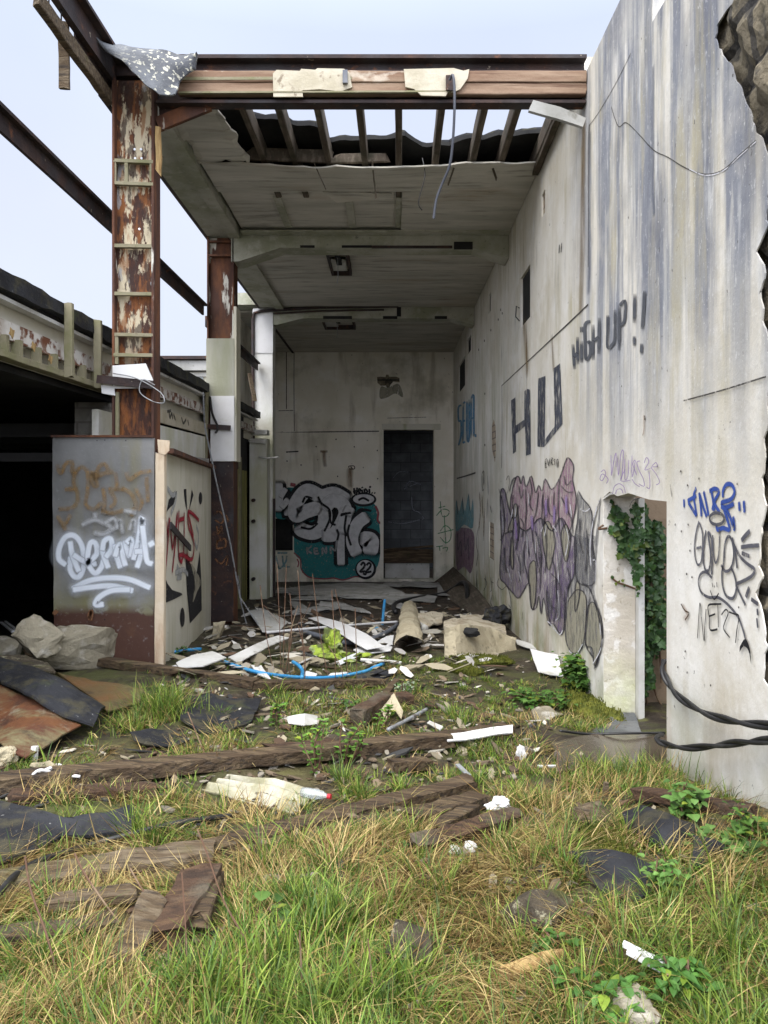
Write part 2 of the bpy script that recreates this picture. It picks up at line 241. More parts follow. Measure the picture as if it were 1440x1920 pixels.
# ------------------------------------------------------------------ mesh building
WORLD = {}
class MB:
    def __init__(s): s.v = []; s.f = []; s.c = []; s.a = []
    def add(s, vs, fs, col=None, al=None):
        o = len(s.v); s.v += [tuple(p) for p in vs]; s.f += [tuple(i + o for i in q) for q in fs]
        if col is not None: s.c += [col] * len(vs)
        if al is not None: s.a += list(al)
    def box(s, x0, x1, y0, y1, z0, z1):
        vs = [(x, y, z) for z in (z0, z1) for y in (y0, y1) for x in (x0, x1)]
        s.add(vs, [(0, 2, 3, 1), (4, 5, 7, 6), (0, 1, 5, 4), (2, 6, 7, 3), (0, 4, 6, 2), (1, 3, 7, 5)]); return s
    def rbox(s, p0, p1, w, h, up=(0, 0, 1)):                # straight bar from p0 to p1
        p0 = Vector(p0); p1 = Vector(p1); d = (p1 - p0).normalized(); u = Vector(up)
        r = d.cross(u).normalized(); u = r.cross(d)
        vs = [p + r * (a * w / 2) + u * (b * h / 2) for p in (p0, p1) for a, b in ((-1, -1), (1, -1), (1, 1), (-1, 1))]
        s.add(vs, [(3, 2, 1, 0), (4, 5, 6, 7), (0, 1, 5, 4), (1, 2, 6, 5), (2, 3, 7, 6), (3, 0, 4, 7)]); return s
    def tube(s, pts, r, n=8, cap=True, jit=0):
        pts = [Vector(p) for p in pts]; rs = r if isinstance(r, (list, tuple)) else [r] * len(pts)
        t = (pts[1] - pts[0]).normalized(); a = t.orthogonal().normalized(); vs = []; fs = []
        for i, p in enumerate(pts):
            t2 = (pts[min(i + 1, len(pts) - 1)] - pts[max(i - 1, 0)]).normalized()
            a = (a - t2 * a.dot(t2)).normalized(); b = t2.cross(a)
            for k in range(n):
                q = 2 * math.pi * k / n; vs.append(p + (a * math.cos(q) + b * math.sin(q)) * rs[i])
        for i in range(len(pts) - 1):
            for k in range(n): fs.append((i * n + k, i * n + (k + 1) % n, (i + 1) * n + (k + 1) % n, (i + 1) * n + k))
        if cap: fs.append(tuple(reversed(range(n)))); fs.append(tuple(range((len(pts) - 1) * n, len(pts) * n)))
        s.add(vs, fs); return s
    def loft(s, A, B, nx=12, ny=6, th=.01, amp=.01, fr=5, edge=0., seed=0, bulge=0, normal=None):
        """thin bent sheet between two curves"""
        A = resample(A, nx + 1); B = resample(B, nx + 1)
        top = []; nn = Vector(normal) if normal else None
        if nn is None:
            nn = (A[-1] - A[0]).cross(B[0] - A[0]);
            nn = nn.normalized() if nn.length > 1e-9 else Vector((0, 0, 1))
            if nn.z < 0: nn = -nn
        for j in range(ny + 1):
            for i in range(nx + 1):
                t = j / ny; p = A[i].lerp(B[i], t)
                k = noise.noise(p * fr + Vector((seed, 0, 0))) * amp + bulge * math.sin(math.pi * t)
                p = p + nn * k
                if edge and (i in (0, nx) or j in (0, ny)):
                    p = p + noise.noise_vector(p * 13 + Vector((seed, 3, 0))) * edge
                top.append(p)
        n = len(top); vs = top + [p - nn * th for p in top]; w = nx + 1; fs = []
        for j in range(ny):
            for i in range(nx):
                q = (j * w + i, j * w + i + 1, (j + 1) * w + i + 1, (j + 1) * w + i)
                fs.append(q); fs.append(tuple(k + n for k in reversed(q)))
        rim = [i for i in range(w)] + [j * w + nx for j in range(1, ny + 1)] + [ny * w + i for i in range(nx - 1, -1, -1)] + [j * w for j in range(ny - 1, 0, -1)]
        for a, b in zip(rim, rim[1:] + rim[:1]): fs.append((b, a, a + n, b + n))
        s.add(vs, fs); return s
    def timber(s, p0, p1, w, h, segs=14, jit=.008, rag=.03, seed=0, bow=0, roll=0, taper=1):
        p0 = Vector(p0); p1 = Vector(p1); d = (p1 - p0).normalized(); r = d.cross(Vector((0, 0, 1))); r = r.normalized() if r.length > .01 else Vector((1, 0, 0))
        u = r.cross(d); R = Matrix.Rotation(roll, 3, d); r = R @ r; u = R @ u
        c = .14; prof = [(-1 + c, -1), (0, -1), (1 - c, -1), (1, -1 + c), (1, 0), (1, 1 - c), (1 - c, 1), (0, 1), (-1 + c, 1), (-1, 1 - c), (-1, 0), (-1, -1 + c)]
        n = len(prof); vs = []; fs = []; L = (p1 - p0).length
        for i in range(segs + 1):
            t = i / segs; q = p0.lerp(p1, t) + Vector((0, 0, bow * math.sin(math.pi * t))); tp = 1 + (taper - 1) * t
            for a, b in prof:
                v = q + r * (a * w / 2 * tp) + u * (b * h / 2 * tp)
                v = v + noise.noise_vector(Vector((v.x * 9 + seed, v.y * 9, v.z * 9))) * jit * .45 + noise.noise_vector(Vector((v.x * 8, v.y * 34, v.z * 34)) + Vector((seed, 0, 0))) * jit * .55
                if i in (0, segs): v = v + d * (noise.noise(v * 30 + Vector((seed, 1, 5))) * rag)
                vs.append(v)
        for i in range(segs):
            for k in range(n): fs.append((i * n + k, i * n + (k + 1) % n, (i + 1) * n + (k + 1) % n, (i + 1) * n + k))
        fs.append(tuple(reversed(range(n)))); fs.append(tuple(range(segs * n, (segs + 1) * n)))
        s.add(vs, fs); return s
    def rock(s, c, size, seed=0, sub=3, rough=.18, boxy=.6, rot=0):
        bm = bmesh.new(); bmesh.ops.create_icosphere(bm, subdivisions=sub, radius=1); c = Vector(c); Rz = Matrix.Rotation(rot, 3, 'Z')
        vs = []
        for v in bm.verts:
            p = v.co.copy(); m = max(abs(p.x), abs(p.y), abs(p.z)); p = p.lerp(p / m, boxy)
            k = 1 + noise.noise(p * 1.3 + Vector((seed, 2, 1))) * rough * 1.6 + noise.noise(p * 3.5 + Vector((seed, 5, 1))) * rough * .7 + noise.noise(p * 9 + Vector((seed, 5, 1))) * rough * .25
            p = p * k; vs.append(c + Rz @ Vector((p.x * size[0], p.y * size[1], p.z * size[2])))
        s.add(vs, [tuple(v.index for v in f.verts) for f in bm.faces]); bm.free(); return s
    def chunk(s, c, size, seed=0, n=16, rot=(0, 0, 0), cuts=3, rough=.02):
        """angular broken lump: hull of random points, subdivided, edges worn by noise"""
        r = random.Random(seed); bm = bmesh.new(); c = Vector(c)
        for _ in range(n):
            v = Vector((r.uniform(-1, 1), r.uniform(-1, 1), r.uniform(-1, 1))); v = v / max(abs(v.x), abs(v.y), abs(v.z)) * r.uniform(.75, 1); bm.verts.new(v)
        h = bmesh.ops.convex_hull(bm, input=bm.verts); bmesh.ops.delete(bm, geom=[g for g in h['geom_interior'] if isinstance(g, bmesh.types.BMVert)], context='VERTS')
        bmesh.ops.triangulate(bm, faces=bm.faces); bmesh.ops.subdivide_edges(bm, edges=bm.edges, cuts=cuts, use_grid_fill=True)
        from mathutils import Euler
        E = Euler(rot).to_matrix(); bm.verts.index_update(); vs = []
        for v in bm.verts:
            p = E @ Vector((v.co.x * size[0], v.co.y * size[1], v.co.z * size[2])) + c
            vs.append(p + noise.noise_vector(p * 11 + Vector((seed, 0, 0))) * rough + noise.noise_vector(p * 34) * rough * .4)
        s.add(vs, [tuple(v.index for v in f.verts) for f in bm.faces]); bm.free(); return s
    def prism(s, pts, ext):                                  # polygon (world pts) pushed along ext
        pts = [Vector(p) for p in pts]; ext = Vector(ext); n = len(pts)
        tri = geometry.tessellate_polygon([pts]); vs = pts + [p + ext for p in pts]
        fs = [tuple(t) for t in tri] + [tuple(i + n for i in reversed(t)) for t in tri] + [(i, (i + 1) % n, (i + 1) % n + n, i + n) for i in range(n)]
        s.add(vs, fs); return s
    def build(s, name, m, parent=None, smooth=False, base=None):
        me = bpy.data.meshes.new(name)
        if parent is not None: b = WORLD[parent]
        elif base is not None: b = Vector(base)
        else:
            A = np.array(s.v); b = Vector((float(A[:, 0].mean()), float(A[:, 1].mean()), float(A[:, 2].min())))
        me.from_pydata([(x - b.x, y - b.y, z - b.z) for x, y, z in s.v], [], s.f)
        if s.c:
            at = me.color_attributes.new('Col', 'FLOAT_COLOR', 'POINT'); at.data.foreach_set('color', np.array([(*c, 1) for c in s.c], dtype=np.float32).ravel())
        if s.a:
            at = me.attributes.new('a', 'FLOAT', 'POINT'); at.data.foreach_set('value', np.array(s.a, dtype=np.float32))
        bm = bmesh.new(); bm.from_mesh(me)
        if not s.a and not s.c: bmesh.ops.recalc_face_normals(bm, faces=bm.faces)
        bm.to_mesh(me); bm.free()
        if smooth: me.polygons.foreach_set('use_smooth', [True] * len(me.polygons))
        me.materials.append(m); o = bpy.data.objects.new(name, me); COL.objects.link(o); WORLD[o] = b.copy()
        if parent is not None: o.parent = parent
        else: o.location = b
        return o
def resample(pts, n):
    pts = [Vector(p) for p in pts]; L = [0]
    for a, b in zip(pts, pts[1:]): L.append(L[-1] + (b - a).length)
    out = []; k = 0
    for i in range(n):
        t = L[-1] * i / (n - 1)
        while k < len(pts) - 2 and L[k + 1] < t: k += 1
        q = (t - L[k]) / max(L[k + 1] - L[k], 1e-9); out.append(pts[k].lerp(pts[k + 1], min(max(q, 0), 1)))
    return out
def smooth(pts, k=6, closed=False):
    pts = [tuple(p) for p in pts]; n = len(pts)
    if n < 3: return [tuple(np.array(pts[0]) + (np.array(pts[1]) - np.array(pts[0])) * i / k) for i in range(k + 1)]
    out = []; rngi = range(n if closed else n - 1)
    g = lambda i: np.array(pts[i % n]) if closed else np.array(pts[min(max(i, 0), n - 1)])
    for i in rngi:
        a, b, c, d = g(i - 1), g(i), g(i + 1), g(i + 2)
        for j in range(k):
            t = j / k; out.append(tuple(.5 * (2 * b + (c - a) * t + (2 * a - 5 * b + 4 * c - d) * t * t + (3 * b - a - 3 * c + d) * t ** 3)))
    if not closed: out.append(pts[-1])
    return out
def thing(name, label, cat, loc=(0, 0, 0), group=None):
    o = bpy.data.objects.new(name, None); COL.objects.link(o); o.location = loc; o.empty_display_size = .1
    WORLD[o] = Vector(loc); return tag(o, label, cat, group)
def tag(o, label, cat=None, group=None, kind=None):
    if label: o['label'] = label
    if cat: o['category'] = cat
    if group: o['group'] = group
    if kind or label and cat: o['kind'] = kind or 'thing'
    return o
# ================================================================== SETTING: ground
def axis(lo, hi, step, far, k=12):
    inner = np.arange(lo, hi + 1e-6, step); g = np.geomspace(1, far, k)
    return np.concatenate([lo - g[::-1], inner, hi + g])
gx = axis(-3.2, 2.4, .05, 150); gy = axis(.4, 15.0, .055, 250)
gv = []; 
for y in gy:
    for x in gx: gv.append((x, y, zg(float(x), float(y))))
W = len(gx); gf = [(j * W + i, j * W + i + 1, (j + 1) * W + i + 1, (j + 1) * W + i) for j in range(len(gy) - 1) for i in range(W - 1)]
mb = MB(); mb.add(gv, gf); ground = mb.build('ground', m_ground, base=(0, 0, 0), smooth=True); tag(ground, None, kind='structure')
ZG = np.array([p[2] for p in gv]).reshape(len(gy), W)
def zgrid(x, y):                                              # fast lookup on the finished ground
    i = np.clip(np.searchsorted(gx, x) - 1, 0, W - 2); j = np.clip(np.searchsorted(gy, y) - 1, 0, len(gy) - 2)
    tx = (x - gx[i]) / (gx[i + 1] - gx[i]); ty = (y - gy[j]) / (gy[j + 1] - gy[j])
    return ZG[j, i] * (1 - tx) * (1 - ty) + ZG[j, i + 1] * tx * (1 - ty) + ZG[j + 1, i] * (1 - tx) * ty + ZG[j + 1, i + 1] * tx * ty

# ================================================================== decals: paint on a plane
class Paint:
    """strokes and fills traced on a wall plane, a fraction of a millimetre apart"""
    def __init__(s, p0, n, T, off=.003):
        s.p0 = Vector(p0); s.n = Vector(n).normalized(); s.T = T; s.mb = {}; s.k = 0; s.off = off; s.each = True
        s.u = s.n.cross(Vector((0, 0, 1))).normalized(); s.w = s.n.cross(s.u)
    def pt(s, q):
        ox, oy, sc = s.T; return on_plane(ox + q[0] / sc, oy + q[1] / sc, s.p0, s.n)
    def _o(s): s.k += 1; return s.n * (s.off + s.k * .00012)
    def get(s, key): return s.mb.setdefault(key, Bag())
    def stroke(s, key, pts, w, soft=.35, k=6, closed=False, taper=False, halo=0):
        if halo: s.stroke(key, pts, w * 2.6, 1, k, closed); v_, f_, a_ = s.mb[key].items[-1]; s.mb[key].items[-1] = (v_, f_, [q * halo for q in a_])
        P3 = [s.pt(q) for q in smooth(pts, k, closed)]
        if closed: P3.append(P3[0])
        o = s._o(); vs = []; al = []; fs = []; N = len(P3)
        for i, p in enumerate(P3):
            t = P3[min(i + 1, N - 1)] - P3[max(i - 1, 0)]
            if t.length < 1e-9: t = s.u.copy()
            b = s.n.cross(t.normalized()); ww = w * (1 - .7 * i / (N - 1) if taper else 1)
            for f, a in ((-.5, 0), (-.5 * (1 - soft), 1), (.5 * (1 - soft), 1), (.5, 0)): vs.append(p + o + b * (f * ww)); al.append(a)
        if not closed:                                         # rounded, feathered ends
            for e, sgn in ((0, -1), (N - 1, 1)):
                t = (P3[min(e + 1, N - 1)] - P3[max(e - 1, 0)]); t = t.normalized() if t.length > 1e-9 else s.u
                i0 = len(vs); b = s.n.cross(t); c = P3[e] + o
                for f, q, a in ((-.3, .3, 0), (.3, .3, 0)): vs.append(c + b * (f * w) + t * (sgn * q * w)); al.append(a)
                r = e * 4; fs += [(r, r + 1, i0), (r + 1, r + 2, i0 + 1, i0), (r + 2, r + 3, i0 + 1)]
        for i in range(N - 1):
            for j in range(3): fs.append((i * 4 + j, i * 4 + j + 1, i * 4 + 5 + j, i * 4 + 4 + j))
        s.get(key).add(vs, fs, al=al)
    def pxstroke(s, key, pts, w, soft=.4, k=6, closed=False):
        """a line whose traced width varies with the slant of the wall"""
        sc = s.T[2]; Q = [np.array(q, float) for q in smooth(pts, k, closed)]
        if closed: Q.append(Q[0])
        o = s._o(); vs = []; al = []; fs = []; N = len(Q)
        for i, q in enumerate(Q):
            t = Q[min(i + 1, N - 1)] - Q[max(i - 1, 0)]; l = np.linalg.norm(t); t = t / l if l > 1e-9 else np.array([1., 0]); b = np.array([-t[1], t[0]]) * w * sc
            e = .25 if i in (0, N - 1) and not closed else 1
            for f, a in ((-.5, 0), (-.5 * (1 - soft), e), (.5 * (1 - soft), e), (.5, 0)): vs.append(s.pt(q + b * f) + o); al.append(a)
        for i in range(N - 1):
            for j in range(3): fs.append((i * 4 + j, i * 4 + j + 1, i * 4 + 5 + j, i * 4 + 4 + j))
        s.get(key).add(vs, fs, al=al)
    def fill(s, key, pts, k=4, sm=True):
        q = smooth(pts, k, True) if sm else pts
        P3 = [s.pt(a) for a in q]; o = s._o()
        flat = [Vector(((p - s.p0).dot(s.u), (p - s.p0).dot(s.w), 0)) for p in P3]
        tri = geometry.tessellate_polygon([flat]); s.get(key).add([p + o for p in P3], [tuple(t) for t in tri], al=[1] * len(P3))
    def ell(s, key, cx, cy, rx, ry): s.fill(key, [(cx + rx * math.cos(a), cy + ry * math.sin(a)) for a in np.linspace(0, 2 * math.pi, 14)[:-1]], 2)
    def done(s, parent, mats, names):
        for key, mb in s.mb.items():
            k1 = key.split(':')[0]; nm, l = names.get(key, names.get(k1, ('graffiti', None)))
            parts = clusters(mb.items, .04 if nm in ('crack', 'rivet', 'hole') else .16)
            for it in parts:
                m = MB()
                for vs, fs, al in it: m.add(vs, fs, al=al)
                o = m.build(nm, mats[k1], parent)
                if l: o['label'] = l if len(parts) == 1 else l.replace('stains', 'stain')
class Bag:
    def __init__(s): s.items = []
    def add(s, vs, fs, al): s.items.append((vs, fs, al))
def clusters(items, gap=.16):
    """marks that touch or nearly touch belong to one painted piece"""
    bb = [(np.min(np.array(v), 0) - gap / 2, np.max(np.array(v), 0) + gap / 2) for v, _, _ in items]; lab = list(range(len(items)))
    def find(i):
        while lab[i] != i: i = lab[i]
        return i
    for i in range(len(items)):
        for j in range(i):
            if np.all(bb[i][0] <= bb[j][1]) and np.all(bb[j][0] <= bb[i][1]): lab[find(i)] = find(j)
    out = {}
    for i in range(len(items)): out.setdefault(find(i), []).append(items[i])
    return list(out.values())
def pm(name, c, c2=None, wear=(40, (1, 1, 1), .30, .42), rough=.7, s=6):
    return mat('paint_' + name, c, [dict(c=c2 or tuple(x * .75 for x in c), s=s, lo=.45, hi=.65, amt=.8)], rough=rough, bump=0, alpha=wear)
WORN = (30, (1, 1, .3), .38, .66, .12, .95)
OLD = (26, (1, 1, .25), .36, .52)
SOFTSTAIN = (6, (1, 1, .15), .35, .65, .1, .75)
pm_black = pm('black', (.014, .014, .017)); pm_slate = pm('slate', (.050, .055, .075), (.10, .11, .13), OLD)
pm_slateold = pm('slate_faded', (.085, .09, .10), (.05, .055, .07), (14, (1, 1, .3), .30, .48, .25, 1))
pm_white = pm('white', (.60, .64, .70), (.55, .60, .66), (40, (1, 1, 1), .15, .25)); pm_orange = pm('orange', (.25, .16, .07), None, (30, (1, 1, 1), .3, .6, .1, .7))
pm_grey = pm('grey', (.40, .41, .42), None, (30, (1, 1, 1), .25, .5, .2, .8)); pm_ink = pm('ink', (.035, .033, .042), (.09, .085, .10), (30, (1, 1, .3), .36, .58, .2, .95)); pm_red = pm('red', (.30, .012, .03))
pm_teal = pm('teal', (.03, .20, .205), (.025, .15, .16)); pm_silver = pm('silver', (.66, .66, .67), (.48, .48, .49), (60, (1, 1, 1), .25, .35), s=9)
pm_pink = pm('pink', (.36, .21, .29), (.28, .16, .24), WORN); pm_purple = pm('purple', (.15, .105, .205), (.25, .20, .29), WORN)
pm_greyp = pm('grey_shadow', (.15, .15, .165), (.24, .24, .245), WORN); pm_cream = pm('putty', (.33, .31, .24), (.25, .24, .19), OLD)
pm_hl = pm('highlight', (.60, .60, .63), None, OLD); pm_lilac = pm('lilac', (.27, .19, .38), None, (40, (1, 1, 1), .28, .5, .2, .9))
pm_blue = pm('blue', (.035, .075, .30)); pm_bluebig = pm('blue_roller', (.06, .20, .34), (.10, .25, .38), OLD)
pm_marker = pm('marker', (.07, .07, .085), (.12, .12, .14), (70, (1, 1, .4), .30, .45)); pm_cyan = pm('cyan_faded', (.17, .33, .36), None, OLD)
pm_mauve = pm('mauve_faded', (.24, .15, .20), None, OLD); pm_green = pm('green', (.08, .28, .12), None, OLD)
pm_crack = pm('crack', (.05, .045, .04), None, (50, (1, 1, 1), .3, .5)); pm_ochre = pm('ochre_stain', (.20, .13, .05), None, SOFTSTAIN)
pm_bluestain = pm('blue_grey_stain', (.13, .15, .20), None, SOFTSTAIN); pm_rustst = pm('rust_stain', (.22, .11, .04), None, (8, (1, 1, .2), .3, .7, .1, .8))
pm_brown = pm('rust_scrawl', (.16, .075, .035), None, OLD); pm_pinkred = pm('pink_red', (.33, .08, .09))

# ================================================================== long rendered wall on the right
wall = thing('rendered_wall', 'long high white rendered wall with grey streaks, graffiti and a doorway full of ivy', 'wall', (XW, 6, .4))
def wq(px, py):
    d = XW * F / (px - CX); return Vector((0, d, ZC - (py - CY) * d / F))     # (y,z) on the wall
def wyz(pts): return [(wq(*p).y, wq(*p).z) for p in pts]
jag = wyz([(1400, -262), (1392, -100), (1385, 0), (1362, 18), (1346, 45), (1342, 70), (1349, 95), (1368, 120), (1378, 150), (1388, 168), (1400, 205), (1413, 225), (1420, 250), (1431, 270), (1440, 298), (1446, 330),
           (1438, 380), (1441, 420), (1428, 447), (1420, 470), (1433, 510), (1424, 560), (1431, 600), (1440, 640), (1443, 720), (1436, 800), (1430, 830), (1433, 870), (1427, 900), (1434, 950), (1428, 1000), (1426, 1040), (1419, 1060),
           (1429, 1085), (1417, 1110), (1425, 1140), (1433, 1190), (1438, 1210), (1432, 1270), (1446, 1300), (1490, 1340), (1500, 1450), (1560, 1700)])
jd = []
for i, (a, b) in enumerate(zip(jag, jag[1:])):                 # break the traced edge up further
    for k in range(4):
        t = k / 4; y = a[0] + (b[0] - a[0]) * t; z = a[1] + (b[1] - a[1]) * t
        jd.append((y + noise.noise(Vector((z * 22, 1.5, i))) * .022, z + noise.noise(Vector((z * 27, 8, 2))) * .012))
yd0 = XW * F / (1250 - CX); yd1 = XW * F / (1131 - CX)         # doorway, near and far jamb
zd1 = ZC - (933 - CY) * yd1 / F
outer = [(14.2, -.4), (14.2, 4.62), (4.77, 4.62), (4.77, 4.40), (3.395, 4.40), (3.395, 3.985)] + jd + [(jd[-1][0], -.1)]
def rect(px0, py0, px1, py1):
    a = wq(px0, py0); b = wq(px1, py1); y0, y1 = sorted((a.y, b.y)); z0, z1 = sorted((a.z, b.z)); return [(y0, z0), (y1, z0), (y1, z1), (y0, z1)]
hole_px = [(976, 523, 994, 594), (1016, 366, 1022, 398), (916, 556, 920.5, 582), (876, 640, 883, 656), (860, 688, 872, 722), (917, 978, 926, 1052)]
holes = [rect(*h) for h in hole_px]
door = [(yd0, -.3), (yd1, -.3), (yd1, zd1), (yd1 - .12, zd1 + .035), (yd1 - .26, zd1 + .012), (yd1 - .45, zd1 + .03), (yd0 + .22, zd1 + .004), (yd0, zd1)]
T_W = .18
# the door reaches below ground, so cut it as a hole inside the outline (which goes deeper)
outer[0] = (14.2, -.6); outer[-1] = (jd[-1][0], -.6); door = [(y, max(z, -.45)) for y, z in door]; door[0] = (yd0, -.45); door[1] = (yd1, -.45)
loops = [outer] + holes + [door]
vl = [[Vector((y, z, 0)) for y, z in l] for l in loops]
tri = geometry.tessellate_polygon(vl); flat = [q for l in loops for q in l]; n = len(flat)
mb = MB(); vs = [(XW, y, z) for y, z in flat] + [(XW + (.005 if y < 2.9 and i < len(outer) else T_W), y, z) for i, (y, z) in enumerate(flat)]
fs = [tuple(t) for t in tri] + [tuple(i + n for i in reversed(t)) for t in tri]; o = 0
for l in loops:
    for i in range(len(l)): a, b = o + i, o + (i + 1) % len(l); fs.append((a, b, b + n, a + n))
    o += len(l)
mb.add(vs, fs); wface = mb.build('render_face', m_wall, wall); WORLD[wface] = WORLD[wall]
# block core showing where the render has broken off the near end
JZ = sorted((z, y) for y, z in jag)
def JY(z): return float(np.interp(z, [a for a, _ in JZ], [b for _, b in JZ]))
mb = MB()
ny, nz = 60, 110
for j in range(nz + 1):
    for i in range(ny + 1):
        y = 1.0 + (2.86 - 1.0) * i / ny; z = -.4 + (3.94 + .4) * j / nz
        blk = noise.noise(Vector((round(y / .3) * 3.3, round(z / .215) * 5.1, 0)))
        x = XW + .034 + blk * .014 + noise.noise(Vector((y * 9, z * 9, 4))) * .016 + noise.noise(Vector((y * 25, z * 25, 4))) * .012
        if abs(((z / .215) + .5) % 1 - .5) < .09: x += .02
        x = min(max(x, XW + .016), XW + .07)
        if z > 2.9:
            dist = JY(z) - y; k = min(max((dist - .05) / .10, 0), 1) * min(max((z - 2.95) / .12, 0), 1)
            x -= k * (.07 + blk * .035 + noise.noise(Vector((y * 7, z * 7, 2))) * .012 + noise.noise(Vector((y * 40, z * 40, 2))) * .006)
        mb.v.append((x, y, z))
mb.f = [(j * (ny + 1) + i, j * (ny + 1) + i + 1, (j + 1) * (ny + 1) + i + 1, (j + 1) * (ny + 1) + i) for j in range(nz) for i in range(ny)]
mb.box(XW + .075, XW + .34, 1.0, 2.2, -.4, 3.93)
tag(mb.build('block_core', m_block, wall), 'rough dark blockwork bared where the white render has broken away')
for k, l in enumerate(holes):                                    # fills near the face: near-black paints the hole's shade, two are brick
    y0, y1 = l[0][0], l[1][0]; z0, z1 = l[0][1], l[2][1]
    mb = MB().box(XW + (.012 if k in (1, 5) else .022), XW + T_W + .06, y0 - .02, y1 + .02, z0 - .02, z1 + .02)
    mb.build('hole_fill', m_brickraw if k in (1, 5) else m_dark, wall)
for (a, b, c, d) in [(925, 785, 929, 865)]:
    P_ = [wq(*q) for q in ((923, 800), (926, 787), (929.5, 800), (930, 850), (928, 866), (923, 840))]
    MB().prism([(XW - .004, p.y, p.z) for p in P_], (.01, 0, 0)).build('bare_brick_patch', m_brickraw, wall)
# doorway lining: white reveal on the far jamb, metal strip, brown wall behind
MB().box(XW + .002, XW + T_W + .0, yd1 - .006, yd1 + .05, -.3, zd1 - .004).build('white_reveal', m_whiterev, wall)
mb = MB(); mb.box(XW + T_W + .002, XW + T_W + .035, yd1 - .055, yd1 + .02, .1, zd1 - .004); mb.build('door_frame', m_whitedirty, wall)
mb = MB(); mb.box(XW + T_W + .002, 3.2, 4.42, 4.55, -.3, 2.6); mb.box(3.2, 3.3, 2.4, 4.55, -.3, 2.6); mb.box(XW + T_W + .3, 3.2, 2.4, 2.5, -.3, 2.6)
mb.build('inner_wall', m_brownwall, wall)
MB().box(XW + .01, XW + T_W + .01, yd0, yd1, zd1 + .045, zd1 + .07).build('lintel', m_dark, wall)
# lip of torn render over the doorway
mb = MB(); mb.loft([P(1129, 938, yd1), P(1143, 928, yd1 - .12), P(1150, 927, yd1 - .18)], [P(1131, 934, yd1), P(1143, 924, yd1 - .12), P(1150, 924, yd1 - .18)], 8, 2, .008, .002, normal=(-1, 0, 0)); mb.build('torn_render', m_whitedirty, wall)
# small wire handle by the hatch
a = Vector((XW - .004, wq(977, 575).y + .06, wq(977, 575).z)); MB().tube([a, a + Vector((-.03, 0, .02)), a + Vector((-.035, 0, -.08)), a + Vector((0, 0, -.12))], .006, 6).build('handle', m_blackpipe, wall)

Z3 = (840, 480, 3.2727); Z4 = (840, 800, 3.2727); Z5 = (1080, 820, 4.0); Z6 = (960, 0, 3.0)
wp = ((XW, 5, 2), (-1, 0, 0))
# stains, cracks and joints of the wall
p = Paint(*wp, Z6, .0015)
p.stroke('ochre', [(402, 700), (398, 1100), (395, 1500), (390, 1740)], .16, .8)
p.stroke('bluest', [(440, 760), (436, 1100), (438, 1400), (430, 1640)], .09, .8)
p.stroke('bluest', [(797, 380), (795, 700), (793, 1000), (800, 1200)], .05, .8)
p.stroke('crack', [(437, 706), (500, 615), (590, 460), (670, 300)], .006, .3)
p.stroke('crack', [(560, 600), (600, 710), (645, 690), (720, 760), (800, 845), (880, 885), (980, 945), (1090, 980), (1190, 955), (1290, 865), (1375, 790)], .006, .5)
p.stroke('hl', [(1000, 950), (1090, 986), (1190, 961), (1290, 872), (1375, 797)], .006, .6)  # pale line drawn just below the long crack
p.stroke('crack', [(210, 1920), (300, 1838), (430, 1712)], .012, .3)
p.stroke('crack', [(436, 700), (433, 900), (432, 1200), (430, 1500)], .012, .4)
p.T = Z3
p.stroke('crack', [(330, 797), (600, 545), (862, 298)], .013, .3, 3); p.stroke('crack', [(332, 797), (333, 1050), (330, 1300)], .03, .3, 3)
p.stroke('ochre', [(470, 430), (480, 560), (490, 700)], .25, .8); p.stroke('ochre', [(640, 500), (645, 620), (650, 690)], .10, .8)

p.stroke('crack', [(55, 1365), (110, 1350), (170, 1330)], .03, .3)
for q in ((325, 330), (335, 352), (310, 390), (265, 455), (225, 520), (190, 575), (228, 845), (228, 1160), (1435, 1320), (1290, 1290), (1213, 985), (1213, 1000)): p.ell('crack', q[0], q[1], 3, 8)
p.T = (720, 80, 3.0); p.stroke('crack', [(990, 1140), (988, 1180)], .03); p.stroke('crack', [(1003, 1130), (1000, 1175)], .03)
p.T = Z5
for q in ((850, 655), (795, 255), (845, 360), (932, 310), (1220, 350), (865, 850), (880, 1050), (840, 1025), (800, 705), (755, 655), (830, 1605), (845, 1765), (775, 1725), (1022, 1860), (1235, 1275)): p.ell('crack', q[0], q[1], 5, 9)
p.stroke('crack', [(718, 355), (730, 445)], .006); p.stroke('crack', [(800, 1250), (830, 1300), (860, 1320), (830, 1370)], .008); p.stroke('rust', [(810, 1260), (850, 1330), (820, 1360)], .03, .8)
p.T = (1080, 460, 4.0); p.stroke('crack', [(820, 1165), (1100, 1090), (1440, 985)], .007, .3, 3); p.stroke('crack', [(412, 1960), (440, 1910), (490, 1895)], .008)
p.T = Z3; p.stroke('rust', [(1210, 980), (1212, 1060), (1205, 1100)], .02, .7)
p.done(wface, dict(ochre=pm_ochre, bluest=pm_bluestain, crack=pm_crack, hl=pm_hl, rust=pm_rustst), dict(ochre=('stain', 'ochre run-off stains'), bluest=('stain', 'blue grey run-off stains'), crack=('crack', None), hl=('crack', 'pale line along the long crack'), rust=('stain', 'rust stains')))
